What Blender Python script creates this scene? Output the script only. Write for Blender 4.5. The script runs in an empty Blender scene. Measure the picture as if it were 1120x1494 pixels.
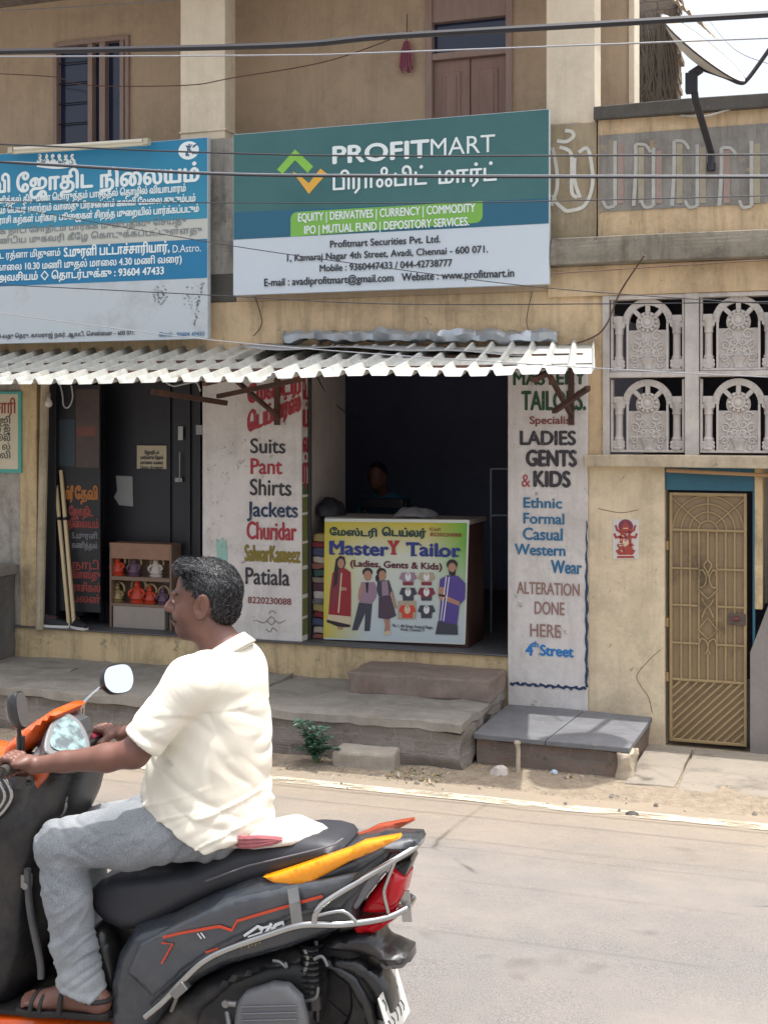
import bpy, bmesh, math, random
import numpy as np
from mathutils import Vector, Matrix, noise as mnoise
from mathutils.geometry import delaunay_2d_cdt
random.seed(7)
SC = bpy.context.scene
COL = SC.collection
# ------------------------------------------------------------------ camera
FPX = 1900.0; HZ = 620.0; CX = 560.0; H = 2.15; V0 = 9.34
TH = math.atan(FPX / 5430.0)
CAMX, CAMY = V0 * math.sin(TH), -V0 * math.cos(TH)
cam = bpy.data.cameras.new('camera'); camo = bpy.data.objects.new('camera', cam); COL.objects.link(camo)
camo.location = (CAMX, CAMY, H); camo.rotation_euler = (math.pi / 2, 0, TH)
cam.sensor_fit = 'HORIZONTAL'; cam.sensor_width = 36; cam.lens = 36 * FPX / 1120
cam.shift_y = -(747 - HZ) / 1120; cam.clip_end = 2000; cam.clip_start = .05
SC.camera = camo
# ------------------------------------------------------------------ light
SUN = Vector((.17, .035, 1)).normalized()
el = math.asin(SUN.z); az = math.atan2(SUN.x, SUN.y)
w = bpy.data.worlds.new("World"); SC.world = w; w.use_nodes = True
sky = w.node_tree.nodes.new('ShaderNodeTexSky'); sky.sky_type = 'NISHITA'; sky.sun_disc = False
sky.sun_elevation = el; sky.sun_rotation = az; sky.air_density = 1.0; sky.dust_density = 6.0; sky.ozone_density = 1.0
hs_ = w.node_tree.nodes.new('ShaderNodeHueSaturation'); hs_.inputs['Saturation'].default_value = .4   # hazy white midday sky
w.node_tree.links.new(sky.outputs[0], hs_.inputs['Color']); w.node_tree.links.new(hs_.outputs[0], w.node_tree.nodes['Background'].inputs[0])
w.node_tree.nodes['Background'].inputs[1].default_value = .15
sl = bpy.data.lights.new('sun', 'SUN'); sl.energy = 2.2; sl.angle = math.radians(.53); sl.color = (1, .97, .92)
so = bpy.data.objects.new('sun', sl); COL.objects.link(so); so.rotation_euler = SUN.to_track_quat('Z', 'Y').to_euler(); so.location = (3, 2, 12)
SC.view_settings.view_transform = 'Standard'; SC.view_settings.look = 'None'
SC.view_settings.exposure = 1.13; SC.view_settings.gamma = 1
# ------------------------------------------------------------------ picture point -> place
RV = Vector((math.cos(TH), math.sin(TH), 0)); WV = Vector((-math.sin(TH), math.cos(TH), 0)); CAM = Vector((CAMX, CAMY, H))
def ray(px, py): return WV + RV * ((px - CX) / FPX) + Vector((0, 0, -(py - HZ) / FPX))
def F(px, py, y=0.0):                      # on the vertical plane y of the street front
    d = ray(px, py); return CAM + d * ((y - CAMY) / d.y)
def G(px, py, z=0.0):                      # on the level plane z
    d = ray(px, py); return CAM + d * ((z - H) / d.z)
def X(px, y=0.0): return F(px, HZ, y).x
def Z(px, py, y=0.0): return F(px, py, y).z
# ------------------------------------------------------------------ materials
def lin(h):
    if isinstance(h, (tuple, list)): return tuple(h)[:3] + (1,)
    h = h.lstrip('#'); o = []
    for i in (0, 2, 4):
        c = int(h[i:i + 2], 16) / 255; o.append(c / 12.92 if c < .04045 else ((c + .055) / 1.055) ** 2.4)
    return tuple(o) + (1,)
def sc(c, k): return tuple(min(1, x * k) for x in c[:3]) + (1,)
class NT:
    def __init__(s, name):
        s.m = bpy.data.materials.new(name); s.m.use_nodes = True; s.t = s.m.node_tree
        s.b = s.t.nodes['Principled BSDF']; s.tc = s.n('ShaderNodeTexCoord')
    def n(s, t, **k):
        x = s.t.nodes.new(t)
        for a, v in k.items(): setattr(x, a, v)
        return x
    def l(s, a, b): s.t.links.new(a, b)
    def coord(s, scale=(1, 1, 1), rot=(0, 0, 0)):
        mp = s.n('ShaderNodeMapping'); mp.inputs['Scale'].default_value = scale; mp.inputs['Rotation'].default_value = rot
        s.l(s.tc.outputs['Object'], mp.inputs[0]); return mp.outputs[0]
    def noise(s, scale, detail=5, vec=None, rough=.6, dist=0):
        x = s.n('ShaderNodeTexNoise'); x.inputs['Scale'].default_value = scale; x.inputs['Detail'].default_value = detail
        x.inputs['Roughness'].default_value = rough; x.inputs['Distortion'].default_value = dist
        s.l(vec or s.tc.outputs['Object'], x.inputs['Vector']); return x.outputs['Fac']
    def ramp(s, fac, a, b, ca=(0, 0, 0, 1), cb=(1, 1, 1, 1)):
        x = s.n('ShaderNodeValToRGB'); e = x.color_ramp.elements; e[0].position = a; e[1].position = b; e[0].color = ca; e[1].color = cb
        s.l(fac, x.inputs[0]); return x.outputs[0]
    def mix(s, fac, a, b, mode='MIX'):
        x = s.n('ShaderNodeMix'); x.data_type = 'RGBA'; x.blend_type = mode
        for v, i in ((fac, 0), (a, 6), (b, 7)):
            if isinstance(v, (int, float)): x.inputs[i].default_value = v if i == 0 else (v, v, v, 1)
            elif isinstance(v, (tuple, list)): x.inputs[i].default_value = v
            else: s.l(v, x.inputs[i])
        return x.outputs[2]
    def bump(s, fac, strength, dist=.01, prev=None):
        x = s.n('ShaderNodeBump'); x.inputs['Strength'].default_value = strength; x.inputs['Distance'].default_value = dist
        s.l(fac, x.inputs['Height'])
        if prev is not None: s.l(prev, x.inputs['Normal'])
        return x.outputs[0]
    def out(s, col=None, rough=None, nrm=None, metal=0, **kw):
        if col is not None:
            if isinstance(col, tuple): s.b.inputs['Base Color'].default_value = col
            else: s.l(col, s.b.inputs['Base Color'])
        if rough is not None:
            if isinstance(rough, (int, float)): s.b.inputs['Roughness'].default_value = rough
            else: s.l(rough, s.b.inputs['Roughness'])
        if nrm is not None: s.l(nrm, s.b.inputs['Normal'])
        s.b.inputs['Metallic'].default_value = metal
        for k, v in kw.items(): s.b.inputs[k.replace('_', ' ')].default_value = v
        return s.m
def M(name, col, rough=.7, var=.18, scale=9, bump=.0, bscale=80, metal=0, dirt=None, damt=.5, dscale=3, vec=(1, 1, 1), **kw):
    t = NT(name); c = lin(col); v = t.coord(vec)
    f = t.noise(scale, 6, v); col_ = t.mix(f, sc(c, 1 - var), sc(c, 1 + var))
    if dirt:
        d = t.ramp(t.noise(dscale, 8, v, .7), .62 - damt * .25, .75 - damt * .1); col_ = t.mix(d, col_, lin(dirt))
    nr = t.bump(t.noise(bscale, 4, v), bump, .01) if bump else None
    return t.out(col_, rough, nr, metal, **kw)
def plaster(name, col, dirt='#4a4238', damt=.5, streak=.5, chips=0., chipcol='#777067', col2=None, low=None, rough=.9):
    """painted lime plaster: blotches, rain streaks, chips, hairline relief"""
    t = NT(name); c = lin(col); o = t.tc.outputs['Object']
    a = t.noise(1.7, 6, None, .65); base = t.mix(t.ramp(a, .35, .68), sc(c, .88), sc(lin(col2), 1) if col2 else sc(c, 1.08))
    f = t.noise(28, 5); base = t.mix(t.ramp(f, .3, .75), base, sc(c, 1.02))
    st = t.noise(4, 7, t.coord((2.2, 2.2, .22)), .75)
    base = t.mix(t.mix(1, t.ramp(st, .49, .82), (streak,) * 3 + (1,), 'MULTIPLY'), base, lin(dirt))
    d = t.ramp(t.noise(1.9, 10, None, .8, .3), .46, .74); base = t.mix(t.mix(1, d, (damt,) * 3 + (1,), 'MULTIPLY'), base, lin(dirt))
    h = t.noise(60, 6); n1 = t.bump(h, .25, .006); n1 = t.bump(t.noise(4, 4), .35, .02, n1)
    if chips:
        k = t.noise(7.5, 9, None, .8, .4); k = t.ramp(k, .66 - chips * .1, .675 - chips * .1)
        base = t.mix(k, base, lin(chipcol)); n1 = t.bump(k, -.6, .004, n1)
    return t.out(base, rough, n1)
# ------------------------------------------------------------------ objects
def put(o, parent=None):
    COL.objects.link(o)
    if parent is not None: o.parent = parent
    return o
def tag(o, label=None, cat=None, group=None, kind=None):
    if label: o['label'] = label
    if cat: o['category'] = cat
    if group: o['group'] = group
    if kind: o['kind'] = kind
    return o
def empty(name, loc=(0, 0, 0), rz=0.0, label=None, cat=None, group=None):
    o = bpy.data.objects.new(name, None); o.empty_display_size = .1; o.location = loc; o.rotation_euler = (0, 0, rz)
    COL.objects.link(o); return tag(o, label, cat, group)
def copy_tree(o, parent=None, loc=None):
    c = o.copy(); COL.objects.link(c); c.parent = parent
    if loc is not None: c.location = loc
    for ch in list(o.children): copy_tree(ch, c)
    return c
class MB:
    def __init__(s): s.v = []; s.f = []; s.m = []
    def add(s, vs, fs, m=0):
        b = len(s.v); s.v += [tuple(v) for v in vs]
        for f in fs: s.f.append(tuple(b + i for i in f)); s.m.append(m)
        return s
    def box(s, x0, x1, y0, y1, z0, z1, m=0, mat=None):
        x0, x1 = sorted((x0, x1)); y0, y1 = sorted((y0, y1)); z0, z1 = sorted((z0, z1))
        vs = [Vector((x, y, z)) for z in (z0, z1) for y in (y0, y1) for x in (x0, x1)]
        if mat is not None: vs = [mat @ v for v in vs]
        return s.add(vs, [(0, 2, 3, 1), (4, 5, 7, 6), (0, 1, 5, 4), (2, 6, 7, 3), (0, 4, 6, 2), (1, 3, 7, 5)], m)
    def beam(s, a, b, wd, ht, up=(0, 0, 1), m=0):          # square bar from a to b
        a, b = Vector(a), Vector(b); d = (b - a).normalized(); up = Vector(up)
        sd = d.cross(up).normalized(); u = sd.cross(d)
        vs = [p + sd * i * wd / 2 + u * j * ht / 2 for p in (a, b) for i, j in ((-1, -1), (1, -1), (1, 1), (-1, 1))]
        return s.add(vs, [(3, 2, 1, 0), (4, 5, 6, 7), (0, 1, 5, 4), (1, 2, 6, 5), (2, 3, 7, 6), (3, 0, 4, 7)], m)
    def prism(s, poly, n, m=0):                            # closed 3-D polygon pushed along n
        k = len(poly); n = Vector(n); a = [Vector(p) for p in poly]; b = [p + n for p in a]
        return s.add(a + b, [tuple(range(k))[::-1], tuple(range(k, 2 * k))] + [(i, (i + 1) % k, k + (i + 1) % k, k + i) for i in range(k)], m)
    def tube(s, pts, r, seg=8, m=0, cap=True):
        pts = [Vector(p) for p in pts]; n = len(pts); rs = r if isinstance(r, (list, tuple)) else [r] * n
        t0 = (pts[1] - pts[0]).normalized(); ref = Vector((0, 0, 1)) if abs(t0.z) < .9 else Vector((1, 0, 0))
        u = t0.cross(ref).normalized(); vs = []
        for i, p in enumerate(pts):
            t = (pts[min(i + 1, n - 1)] - pts[max(i - 1, 0)]).normalized(); u = (u - t * u.dot(t)).normalized(); q = t.cross(u)
            vs += [p + (u * math.cos(2 * math.pi * j / seg) + q * math.sin(2 * math.pi * j / seg)) * rs[i] for j in range(seg)]
        fs = [(i * seg + j, i * seg + (j + 1) % seg, (i + 1) * seg + (j + 1) % seg, (i + 1) * seg + j) for i in range(n - 1) for j in range(seg)]
        if cap: fs += [tuple(range(seg))[::-1], tuple(range((n - 1) * seg, n * seg))]
        return s.add(vs, fs, m)
    def lathe(s, prof, mat, seg=24, m=0, a0=0, a1=2 * math.pi, flat=1.0):   # (radius, height) profile round local z
        full = abs(a1 - a0 - 2 * math.pi) < 1e-6; k = seg if full else seg + 1; vs = []
        for r, h in prof:
            for j in range(k):
                a = a0 + (a1 - a0) * j / seg; vs.append(mat @ Vector((r * math.cos(a), r * math.sin(a) * flat, h)))
        fs = [(i * k + j, i * k + (j + 1) % k, (i + 1) * k + (j + 1) % k, (i + 1) * k + j) for i in range(len(prof) - 1) for j in range(seg)]
        return s.add(vs, fs, m)
    def ribbon(s, pts, wd, n, m=0, th=.0015, closed=False):     # flat painted / raised stroke lying on a surface with normal n
        pts = [Vector(p) for p in pts]; n = Vector(n).normalized(); k = len(pts); L = []; R = []
        for i, p in enumerate(pts):
            if closed: t = pts[(i + 1) % k] - pts[i - 1]
            else: t = pts[min(i + 1, k - 1)] - pts[max(i - 1, 0)]
            sd = t.normalized().cross(n).normalized() * (wd[i] if isinstance(wd, list) else wd) / 2
            L.append(p + sd); R.append(p - sd)
        q = [v + n * (th + i * .00003) for i, v in enumerate(L)] + [v + n * (th + i * .00003) for i, v in enumerate(R)] + L + R; fs = []
        for i in range(k if closed else k - 1):
            j = (i + 1) % k; fs += [(i, k + i, k + j, j), (i, j, 2 * k + j, 2 * k + i), (k + j, k + i, 3 * k + i, 3 * k + j)]
        if not closed: fs += [(0, 2 * k, 3 * k, k), (k - 1, 2 * k - 1, 4 * k - 1, 3 * k - 1)]
        return s.add(q, fs, m)
    def build(s, name, mats, parent=None, smooth=False, bevel=0, angle=35, loc=None, sub=0):
        me = bpy.data.meshes.new(name); me.from_pydata(s.v, [], s.f)
        if not isinstance(mats, (list, tuple)): mats = [mats]
        for x in mats: me.materials.append(x)
        me.polygons.foreach_set('material_index', s.m)
        bm = bmesh.new(); bm.from_mesh(me); bmesh.ops.recalc_face_normals(bm, faces=bm.faces); bm.to_mesh(me); bm.free()
        o = put(bpy.data.objects.new(name, me), parent)
        if loc is not None: o.location = loc
        if smooth:
            me.polygons.foreach_set('use_smooth', [True] * len(me.polygons)); me.set_sharp_from_angle(angle=math.radians(angle))
        if bevel:
            b = o.modifiers.new('bevel', 'BEVEL'); b.width = bevel; b.segments = 2; b.limit_method = 'ANGLE'; b.angle_limit = math.radians(40)
        if sub:
            b = o.modifiers.new('sub', 'SUBSURF'); b.levels = sub; b.render_levels = sub
        return o
def spline(pts, n=6, closed=False):                        # Catmull-Rom through points
    P = [Vector(p) for p in pts]; k = len(P); out = []
    for i in range(k if closed else k - 1):
        a, b, c, d = (P[(i - 1) % k], P[i], P[(i + 1) % k], P[(i + 2) % k]) if closed else (P[max(i - 1, 0)], P[i], P[i + 1], P[min(i + 2, k - 1)])
        for j in range(n):
            t = j / n; out.append(.5 * ((2 * b) + (c - a) * t + (2 * a - 5 * b + 4 * c - d) * t * t + (3 * b - a - 3 * c + d) * t ** 3))
    if not closed: out.append(P[-1])
    return out
def rough_up(o, amp, scale, seed=0, cuts=0):               # worn, uneven shape
    me = o.data; bm = bmesh.new(); bm.from_mesh(me)
    if cuts: bmesh.ops.subdivide_edges(bm, edges=bm.edges, cuts=cuts, use_grid_fill=True)
    for v in bm.verts:
        v.co += mnoise.noise_vector(v.co * scale + Vector((seed, seed * 2.3, 1))) * amp
    bm.to_mesh(me); bm.free(); return o
# ------------------------------------------------------------------ lettering
def tam(s):                                                # Tamil vowel signs into written order
    two = {'\u0bca': ('\u0bc6', '\u0bbe'), '\u0bcb': ('\u0bc7', '\u0bbe'), '\u0bcc': ('\u0bc6', '\u0bd7')}; o = []
    for ch in s:
        if ch in '\u0bc6\u0bc7\u0bc8': o.insert(len(o) - 1, ch)
        elif ch in two: o.insert(len(o) - 1, two[ch][0]); o.append(two[ch][1])
        else: o.append(ch)
    return ''.join(o)
_tc = {}
def _area(p): return sum(p[i - 1][0] * p[i][1] - p[i][0] * p[i - 1][1] for i in range(len(p))) / 2
def _inside(q, p):
    r = False
    for i in range(len(p)):
        a, b = p[i - 1], p[i]
        if (a[1] > q[1]) != (b[1] > q[1]) and q[0] < (b[0] - a[0]) * (q[1] - a[1]) / (b[1] - a[1]) + a[0]: r = not r
    return r
def glyphs(txt):                                           # filled contour by contour, so overlapping strokes stay solid
    if txt not in _tc:
        k = bpy.data.curves.new('lettering', 'FONT'); k.body = tam(txt)
        o = bpy.data.objects.new('lettering', k); COL.objects.link(o); dg = bpy.context.evaluated_depsgraph_get()
        cu = o.evaluated_get(dg).to_curve(dg); P = []
        for sp in cu.splines:
            if sp.type == 'BEZIER':
                b = sp.bezier_points; p = []
                for i in range(len(b)):
                    a, c = b[i], b[(i + 1) % len(b)]; st = (c.co - a.co).length < 1e-6
                    if st: continue
                    ln = abs((a.handle_right - a.co).cross(c.co - a.co).z) + abs((c.handle_left - c.co).cross(c.co - a.co).z) < 1e-5
                    for j in range(1 if ln else 4):
                        t = j / 4; q = a.co * (1 - t) ** 3 + a.handle_right * 3 * t * (1 - t) ** 2 + c.handle_left * 3 * t * t * (1 - t) + c.co * t ** 3; p.append((q.x, q.y))
            else: p = [(q.co.x, q.co.y) for q in sp.points]
            if len(p) > 2: P.append(p)
        o.to_curve_clear() if hasattr(o, 'to_curve_clear') else None
        V = []; FC = []
        if P:
            hole = [any(q is not p and _area(q) * _area(p) < 0 and _inside(p[0], q) for q in P) for p in P]
            outs = [p for p, h in zip(P, hole) if not h]; holes = [p for p, h in zip(P, hole) if h]
            hs = {i: [] for i in range(len(outs))}
            for h in holes:
                c = [i for i in range(len(outs)) if _inside(h[0], outs[i])]
                if c: hs[min(c, key=lambda i: abs(_area(outs[i])))].append(h)
            for i, p in enumerate(outs):
                vs = []; es = []
                for q in [p] + hs[i]:
                    b = len(vs); vs += [Vector(x) for x in q]; es += [(b + j, b + (j + 1) % len(q)) for j in range(len(q))]
                v2, _, f2, *_r = delaunay_2d_cdt(vs, es, [], 0, 1e-6)
                b = len(V); V += [Vector((q.x, q.y, i % 2)) for q in v2]
                for f in f2:
                    c = sum((Vector(v2[j]) for j in f), Vector((0, 0))) / len(f)
                    if _inside(c, p) and not any(_inside(c, h) for h in hs[i]): FC.append(tuple(b + j for j in f))
        bpy.data.objects.remove(o); bpy.data.curves.remove(k); _tc[txt] = (V, FC)
    return _tc[txt]
CAP = max(p.y for p in glyphs('H')[0])
def letter(mb, txt, O, U, Vv, m=0, bold=0, lift=.0008, shear=0):
    """lay txt on a surface: O baseline start, U whole width vector, Vv capital-height vector; bold in letter heights"""
    v, f = glyphs(txt); U = Vector(U); Vv = Vector(Vv); n = U.cross(Vv).normalized(); x0 = min(p.x for p in v); x1 = max(p.x for p in v)
    wb = bold * Vv.length; ux = U.normalized(); uy = Vv.normalized()
    sh = [(0, 0)] if not bold else [(0, 0), (1, 0), (-1, 0), (0, .7), (0, -.7)]
    for i, (a, b) in enumerate(sh):
        mb.add([Vector(O) + U * ((p.x - x0) / (x1 - x0)) + Vv * (p.y / CAP) + U.normalized() * shear * Vv.length * p.y / CAP + n * (lift + i * .0004 + p.z * .0002) + ux * a * wb + uy * b * wb for p in v], f, m)
def fline(mb, txt, px0, px1, pyb, pyt, y, m=0, bold=0, skew=0, shear=0, at=None):
    """a line of writing on the street-front plane y: from px0 to px1, baseline pyb and capital top pyt measured at px0"""
    O = F(px0, pyb, y); E = F(px1, pyb, y); E.z = O.z + skew; T = F(px0, pyt, y)
    letter(mb, txt, O, E - O, Vector((0, 0, T.z - O.z)), m, bold, shear=shear)
# ================================================================== SETTING: ground, road, pavement
XL = X(0) - 3.0; XR = X(1120) + 3.2
def road_mat():
    t = NT('road_asphalt'); o = t.tc.outputs['Object']
    g = t.noise(170, 3, None, .7); c = t.mix(t.ramp(g, .3, .75), lin('#4c4948'), lin('#8d8884'))
    c = t.mix(t.ramp(t.noise(.9, 7, None, .7), .42, .7), c, lin('#827b74'))
    c = t.mix(t.ramp(t.noise(2.2, 5, t.coord((.12, 1.6, 1)), .6), .5, .72), c, lin('#73706d'))   # wheel-polished tracks
    sx = t.n('ShaderNodeSeparateXYZ'); t.l(o, sx.inputs[0])
    ad = t.n('ShaderNodeMath', operation='ADD'); t.l(sx.outputs[1], ad.inputs[0])
    mu = t.n('ShaderNodeMath', operation='MULTIPLY'); t.l(t.noise(1.3, 8, t.coord((.5, 1.5, 1)), .7), mu.inputs[0]); mu.inputs[1].default_value = 1.5; t.l(mu.outputs[0], ad.inputs[1])
    vo = t.n('ShaderNodeTexVoronoi', feature='DISTANCE_TO_EDGE'); vo.inputs['Scale'].default_value = .55; wv_ = t.mix(.12, t.tc.outputs['Object'], t.n('ShaderNodeTexNoise').outputs['Color']); t.l(wv_, vo.inputs['Vector'])
    ck = t.mix(1, t.ramp(vo.outputs['Distance'], .0, .006, (1, 1, 1, 1), (0, 0, 0, 1)), t.ramp(t.noise(1.1, 3), .5, .6), 'MULTIPLY'); c = t.mix(ck, c, lin('#33302e'))
    c = t.mix(t.mix(1, t.ramp(t.noise(1.6, 3), .66, .74), (.5, .5, .5, 1), 'MULTIPLY'), c, lin('#45413f'))
    mr = t.n('ShaderNodeMapRange'); mr.inputs[1].default_value = -2.0; mr.inputs[2].default_value = .1; t.l(ad.outputs[0], mr.inputs[0])
    dust = t.mix(t.noise(40, 6), lin('#8a7c69'), lin('#a8977f'))
    c = t.mix(mr.outputs[0], c, dust)
    n = t.bump(g, .5, .006); n = t.bump(t.noise(25, 5), .3, .01, n)
    return t.out(c, .92, n)
ROAD = road_mat()
gm = MB(); nx, ny = 60, 44
xs = [-400, -60] + [-10 + 18 * i / (nx - 5) for i in range(nx - 4)] + [60, 400]
ys = [-400, -40] + [-11.5 + 12 * j / (ny - 5) for j in range(ny - 4)] + [40, 400]
def gz(x, y):
    r = min(1, max(0, (-1.55 - y) / 2.6)); far = min(1, max(0, (-7.5 - y) / 3))
    return .1 * r * r * (3 - 2 * r) - .1 * far + (.006 * mnoise.noise(Vector((x * 1.7, y * 1.7, 0))) if abs(x) < 12 else 0)
for y in ys:
    for x in xs: gm.v.append((x, y, gz(x, y)))
k = len(xs)
for j in range(len(ys) - 1):
    for i in range(k - 1): gm.f.append((j * k + i, j * k + i + 1, (j + 1) * k + i + 1, (j + 1) * k + i)); gm.m.append(0)
tag(gm.build('road', ROAD, smooth=True), kind='structure')
# worn edge line
def line_mat():
    t = NT('worn_road_paint'); n = t.ramp(t.noise(6, 9, t.coord((.5, 1.5, 1)), .8), .42, .55)
    c = t.mix(t.noise(60, 3), lin('#bdb39c'), lin('#d2c8b2')); m = t.out(c, .8)
    tr = t.n('ShaderNodeBsdfTransparent'); mx = t.n('ShaderNodeMixShader'); o = t.t.nodes['Material Output']
    t.l(n, mx.inputs[0]); t.l(tr.outputs[0], mx.inputs[1]); t.l(t.b.outputs[0], mx.inputs[2]); t.l(mx.outputs[0], o.inputs[0]); return m
LY = G(750, 1172).y; lm = MB(); N = 90; a = []
for i in range(N + 1):
    x = -7 + 14 * i / N; wv = .012 * mnoise.noise(Vector((x, 3, 1)))
    a += [(x, LY - .06 + wv, gz(x, LY - .06) + .005), (x, LY + .055 + wv, gz(x, LY + .055) + .005)]
lm.add(a, [(2 * i, 2 * i + 2, 2 * i + 3, 2 * i + 1) for i in range(N)]); tag(lm.build('road_edge_line', line_mat()), kind='structure')
# pavement block with broken brick front
PZ, PY = .315, -1.1
CONC = plaster('weathered_concrete', '#938e85', '#454440', .7, .3, .6, '#8f8a80', low=None)
def brick_mat(name, c1, c2, mort, sx=1.0, worn=.5):
    t = NT(name); mp = t.n('ShaderNodeMapping'); mp.inputs['Rotation'].default_value = (math.pi / 2, 0, 0); t.l(t.tc.outputs['Object'], mp.inputs[0])
    nv = t.n('ShaderNodeTexNoise'); nv.inputs['Scale'].default_value = 12; t.l(t.tc.outputs['Object'], nv.inputs['Vector'])
    av = t.n('ShaderNodeMix'); av.data_type = 'RGBA'; av.inputs[0].default_value = .035; t.l(mp.outputs[0], av.inputs[6]); t.l(nv.outputs['Color'], av.inputs[7])
    b = t.n('ShaderNodeTexBrick'); b.inputs['Scale'].default_value = 1; b.inputs['Brick Width'].default_value = .23 * sx; b.inputs['Row Height'].default_value = .085; b.inputs['Mortar Size'].default_value = .009
    b.inputs['Mortar Smooth'].default_value = .4
    b.inputs['Color1'].default_value = lin(c1); b.inputs['Color2'].default_value = lin(c2); b.inputs['Mortar'].default_value = lin(mort); t.l(av.outputs[2], b.inputs['Vector'])
    c = t.mix(t.ramp(t.noise(4, 9, None, .75), .5 - worn * .15, .72), b.outputs[0], lin('#77706a')); c = t.mix(t.ramp(t.noise(14, 8, None, .8), .55, .75), c, lin('#3c3834'))
    n = t.bump(b.outputs['Fac'], -.7, .012); n = t.bump(t.noise(35, 8, None, .75), .8, .02, n); return t.out(c, .95, n)
BRICK = brick_mat('old_brick_and_render', '#7d736c', '#8a827b', '#8f8983', 1, 1.2)
pm = MB(); pm.box(XL, X(738), PY, -.001, -.2, PZ - .05)
o = pm.build('pavement_base', BRICK); tag(rough_up(o, .05, 7, 2, 26), kind='structure')
# cracked concrete top in three pours
for i, (a, b, dz) in enumerate(((XL, X(150), .0), (X(151.5), X(428), .008), (X(430.5), X(737), -.004))):
    m = MB(); m.box(a, b, PY - .025, -.002, PZ - .055, PZ + dz); o = m.build('pavement_top', CONC, bevel=.008)
    rough_up(o, .022, 6, i, 16); tag(o, kind='structure')
# soil strip and litter at the kerb
def soil_mat():
    t = NT('dry_soil'); c = t.mix(t.ramp(t.noise(14, 9, None, .75), .3, .7), lin('#776b5c'), lin('#a39582')); return t.out(c, .97, t.bump(t.noise(55, 8), .9, .02))
sm = MB(); n = 120; a = []
for i in range(n + 1):
    x = XL + (X(1120) + 3 - XL) * i / n; e = PY - .03; wv = .05 * mnoise.noise(Vector((x * 2.2, 0, 4))) + .03 * mnoise.noise(Vector((x * 7, 0, 4)))
    a += [(x, e + .5, .02), (x, e - .02, .03 + .012 * mnoise.noise(Vector((x * 5, 1, 1)))), (x, e - .15 + wv * .7, .015), (x, e - .26 + wv * 1.5, -.004)]
sm.add(a, [(4 * i + j, 4 * i + 4 + j, 4 * i + 5 + j, 4 * i + 1 + j) for i in range(n) for j in range(3)])
tag(sm.build('soil_strip', soil_mat(), smooth=True), kind='structure')
# paved threshold in front of the gate
TILE = M('threshold_stone', '#8d8579', .85, .2, 6, .3, 60, dirt='#5c564e', damt=.5)
m = MB(); m.box(X(948), X(1012), -1.08, -.08, -.05, .035); tag(rough_up(m.build('threshold_paving', TILE, bevel=.006), .01, 4, 3, 6), kind='structure')
m = MB(); m.box(X(1016), XR, -1.1, -.08, -.05, .03); tag(rough_up(m.build('threshold_paving', TILE, bevel=.006), .008, 4, 5, 8), kind='structure')
# ================================================================== THE BUILDING
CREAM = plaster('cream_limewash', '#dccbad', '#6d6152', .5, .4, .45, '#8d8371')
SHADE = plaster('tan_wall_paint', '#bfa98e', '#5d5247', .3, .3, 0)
YEL = plaster('yellow_plinth_wash', '#cdb68e', '#554c40', .8, .85, .6, '#8c7f66')
ORCH = plaster('peach_wash', '#d3b994', '#5a4d3d', .6, .7, .4, '#98866c')
PILW = plaster('whitewash_painted', '#d4cfcb', '#776e66', .45, .35, .5, '#a29a90')
PILC = plaster('pillar_cream', '#e0d3bb', '#6d6150', .2, .25, .05, '#a69a84')
DIRTY = plaster('grimy_whitewash', '#a9a49b', '#3f3b38', .9, .9, .6, '#6f6a62')
GREYW = plaster('grey_inner_wall', '#a39a94', '#5f5850', .3, .4, .1)
PARA = plaster('faded_blue_grey_paint', '#8f8e8a', '#4f4a44', .8, .8, .7, '#a08b6e', col2='#9a9184')
COPE = plaster('blackened_coping', '#57544f', '#2c2a29', .8, .6, .5, '#77716a')
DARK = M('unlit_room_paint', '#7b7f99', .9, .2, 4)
BLACK = M('black_paint', '#15161c', .6, .25, 6)
B = empty('shop_building', (0, 0, 0), 0, 'two storey cream and white plastered shop building with painted pillars and open shop fronts', 'building')
FZ = .556                                                   # shop floor height
def bpart(name, mt, *boxes, bevel=.006, parent=B, ru=0):
    m = MB()
    for q in boxes: m.box(*q)
    o = m.build(name, mt, parent, bevel=bevel)
    if ru: rough_up(o, ru, 6, len(boxes), 6)
    return o
UP = Z(570, 205)
# --- ground floor
bpart('plinth', YEL, (XL, X(742), 0, 3.5, -.1, FZ - .012))
bpart('shop_floor', M('dark_floor_slab', '#58585a', .6, .2, 8, .1), (XL, X(742), -.03, 3.5, FZ - .012, FZ))
lp0, lp1 = X(295), X(440)
bpart('pillar', PILW, (lp0, lp1, 0, .15, FZ, 2.6))
RP0, RP1 = X(742), X(858)
bpart('pillar', PILW, (RP0, RP1, -.03, .25, 0, 2.6))
bpart('beam', ORCH, (XL, X(884), 0.003, .25, 2.6, Z(570, 432)))
bpart('wall', DIRTY, (XL, X(31), 0, .2, FZ, 2.6))
bpart('door_jamb', YEL, (X(31), X(55), -.015, .3, FZ, 2.6))
# tailor shop interior
bpart('inner_wall', GREYW, (lp1 - .25, lp1 - .012, .15, .93, FZ, 2.9))
bpart('inner_wall', DARK, (lp1 - 1.2, RP1 + .1, 3.4, 3.5, FZ, 2.9), (RP1 - .08, RP1, .25, 3.4, FZ, 2.9), (lp1 - 1.2, lp1 - 1.15, .94, 3.4, FZ, 2.9))
bpart('ceiling', DARK, (XL, RP1, .25, 3.5, 2.9, 3.0))
# astrology shop interior
bpart('inner_wall', BLACK, (X(55), X(76), .05, .32, FZ, 2.6))
bpart('inner_wall', DARK, (XL, lp0 + .0, 1.2, 1.25, FZ, 2.9))
bpart('inner_wall', DARK, (lp0 - .001, lp0 + .3, .24, 1.2, FZ, 2.6), (X(31) - .05, X(55) - .002, .302, 1.2, FZ, 2.6))
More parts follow.
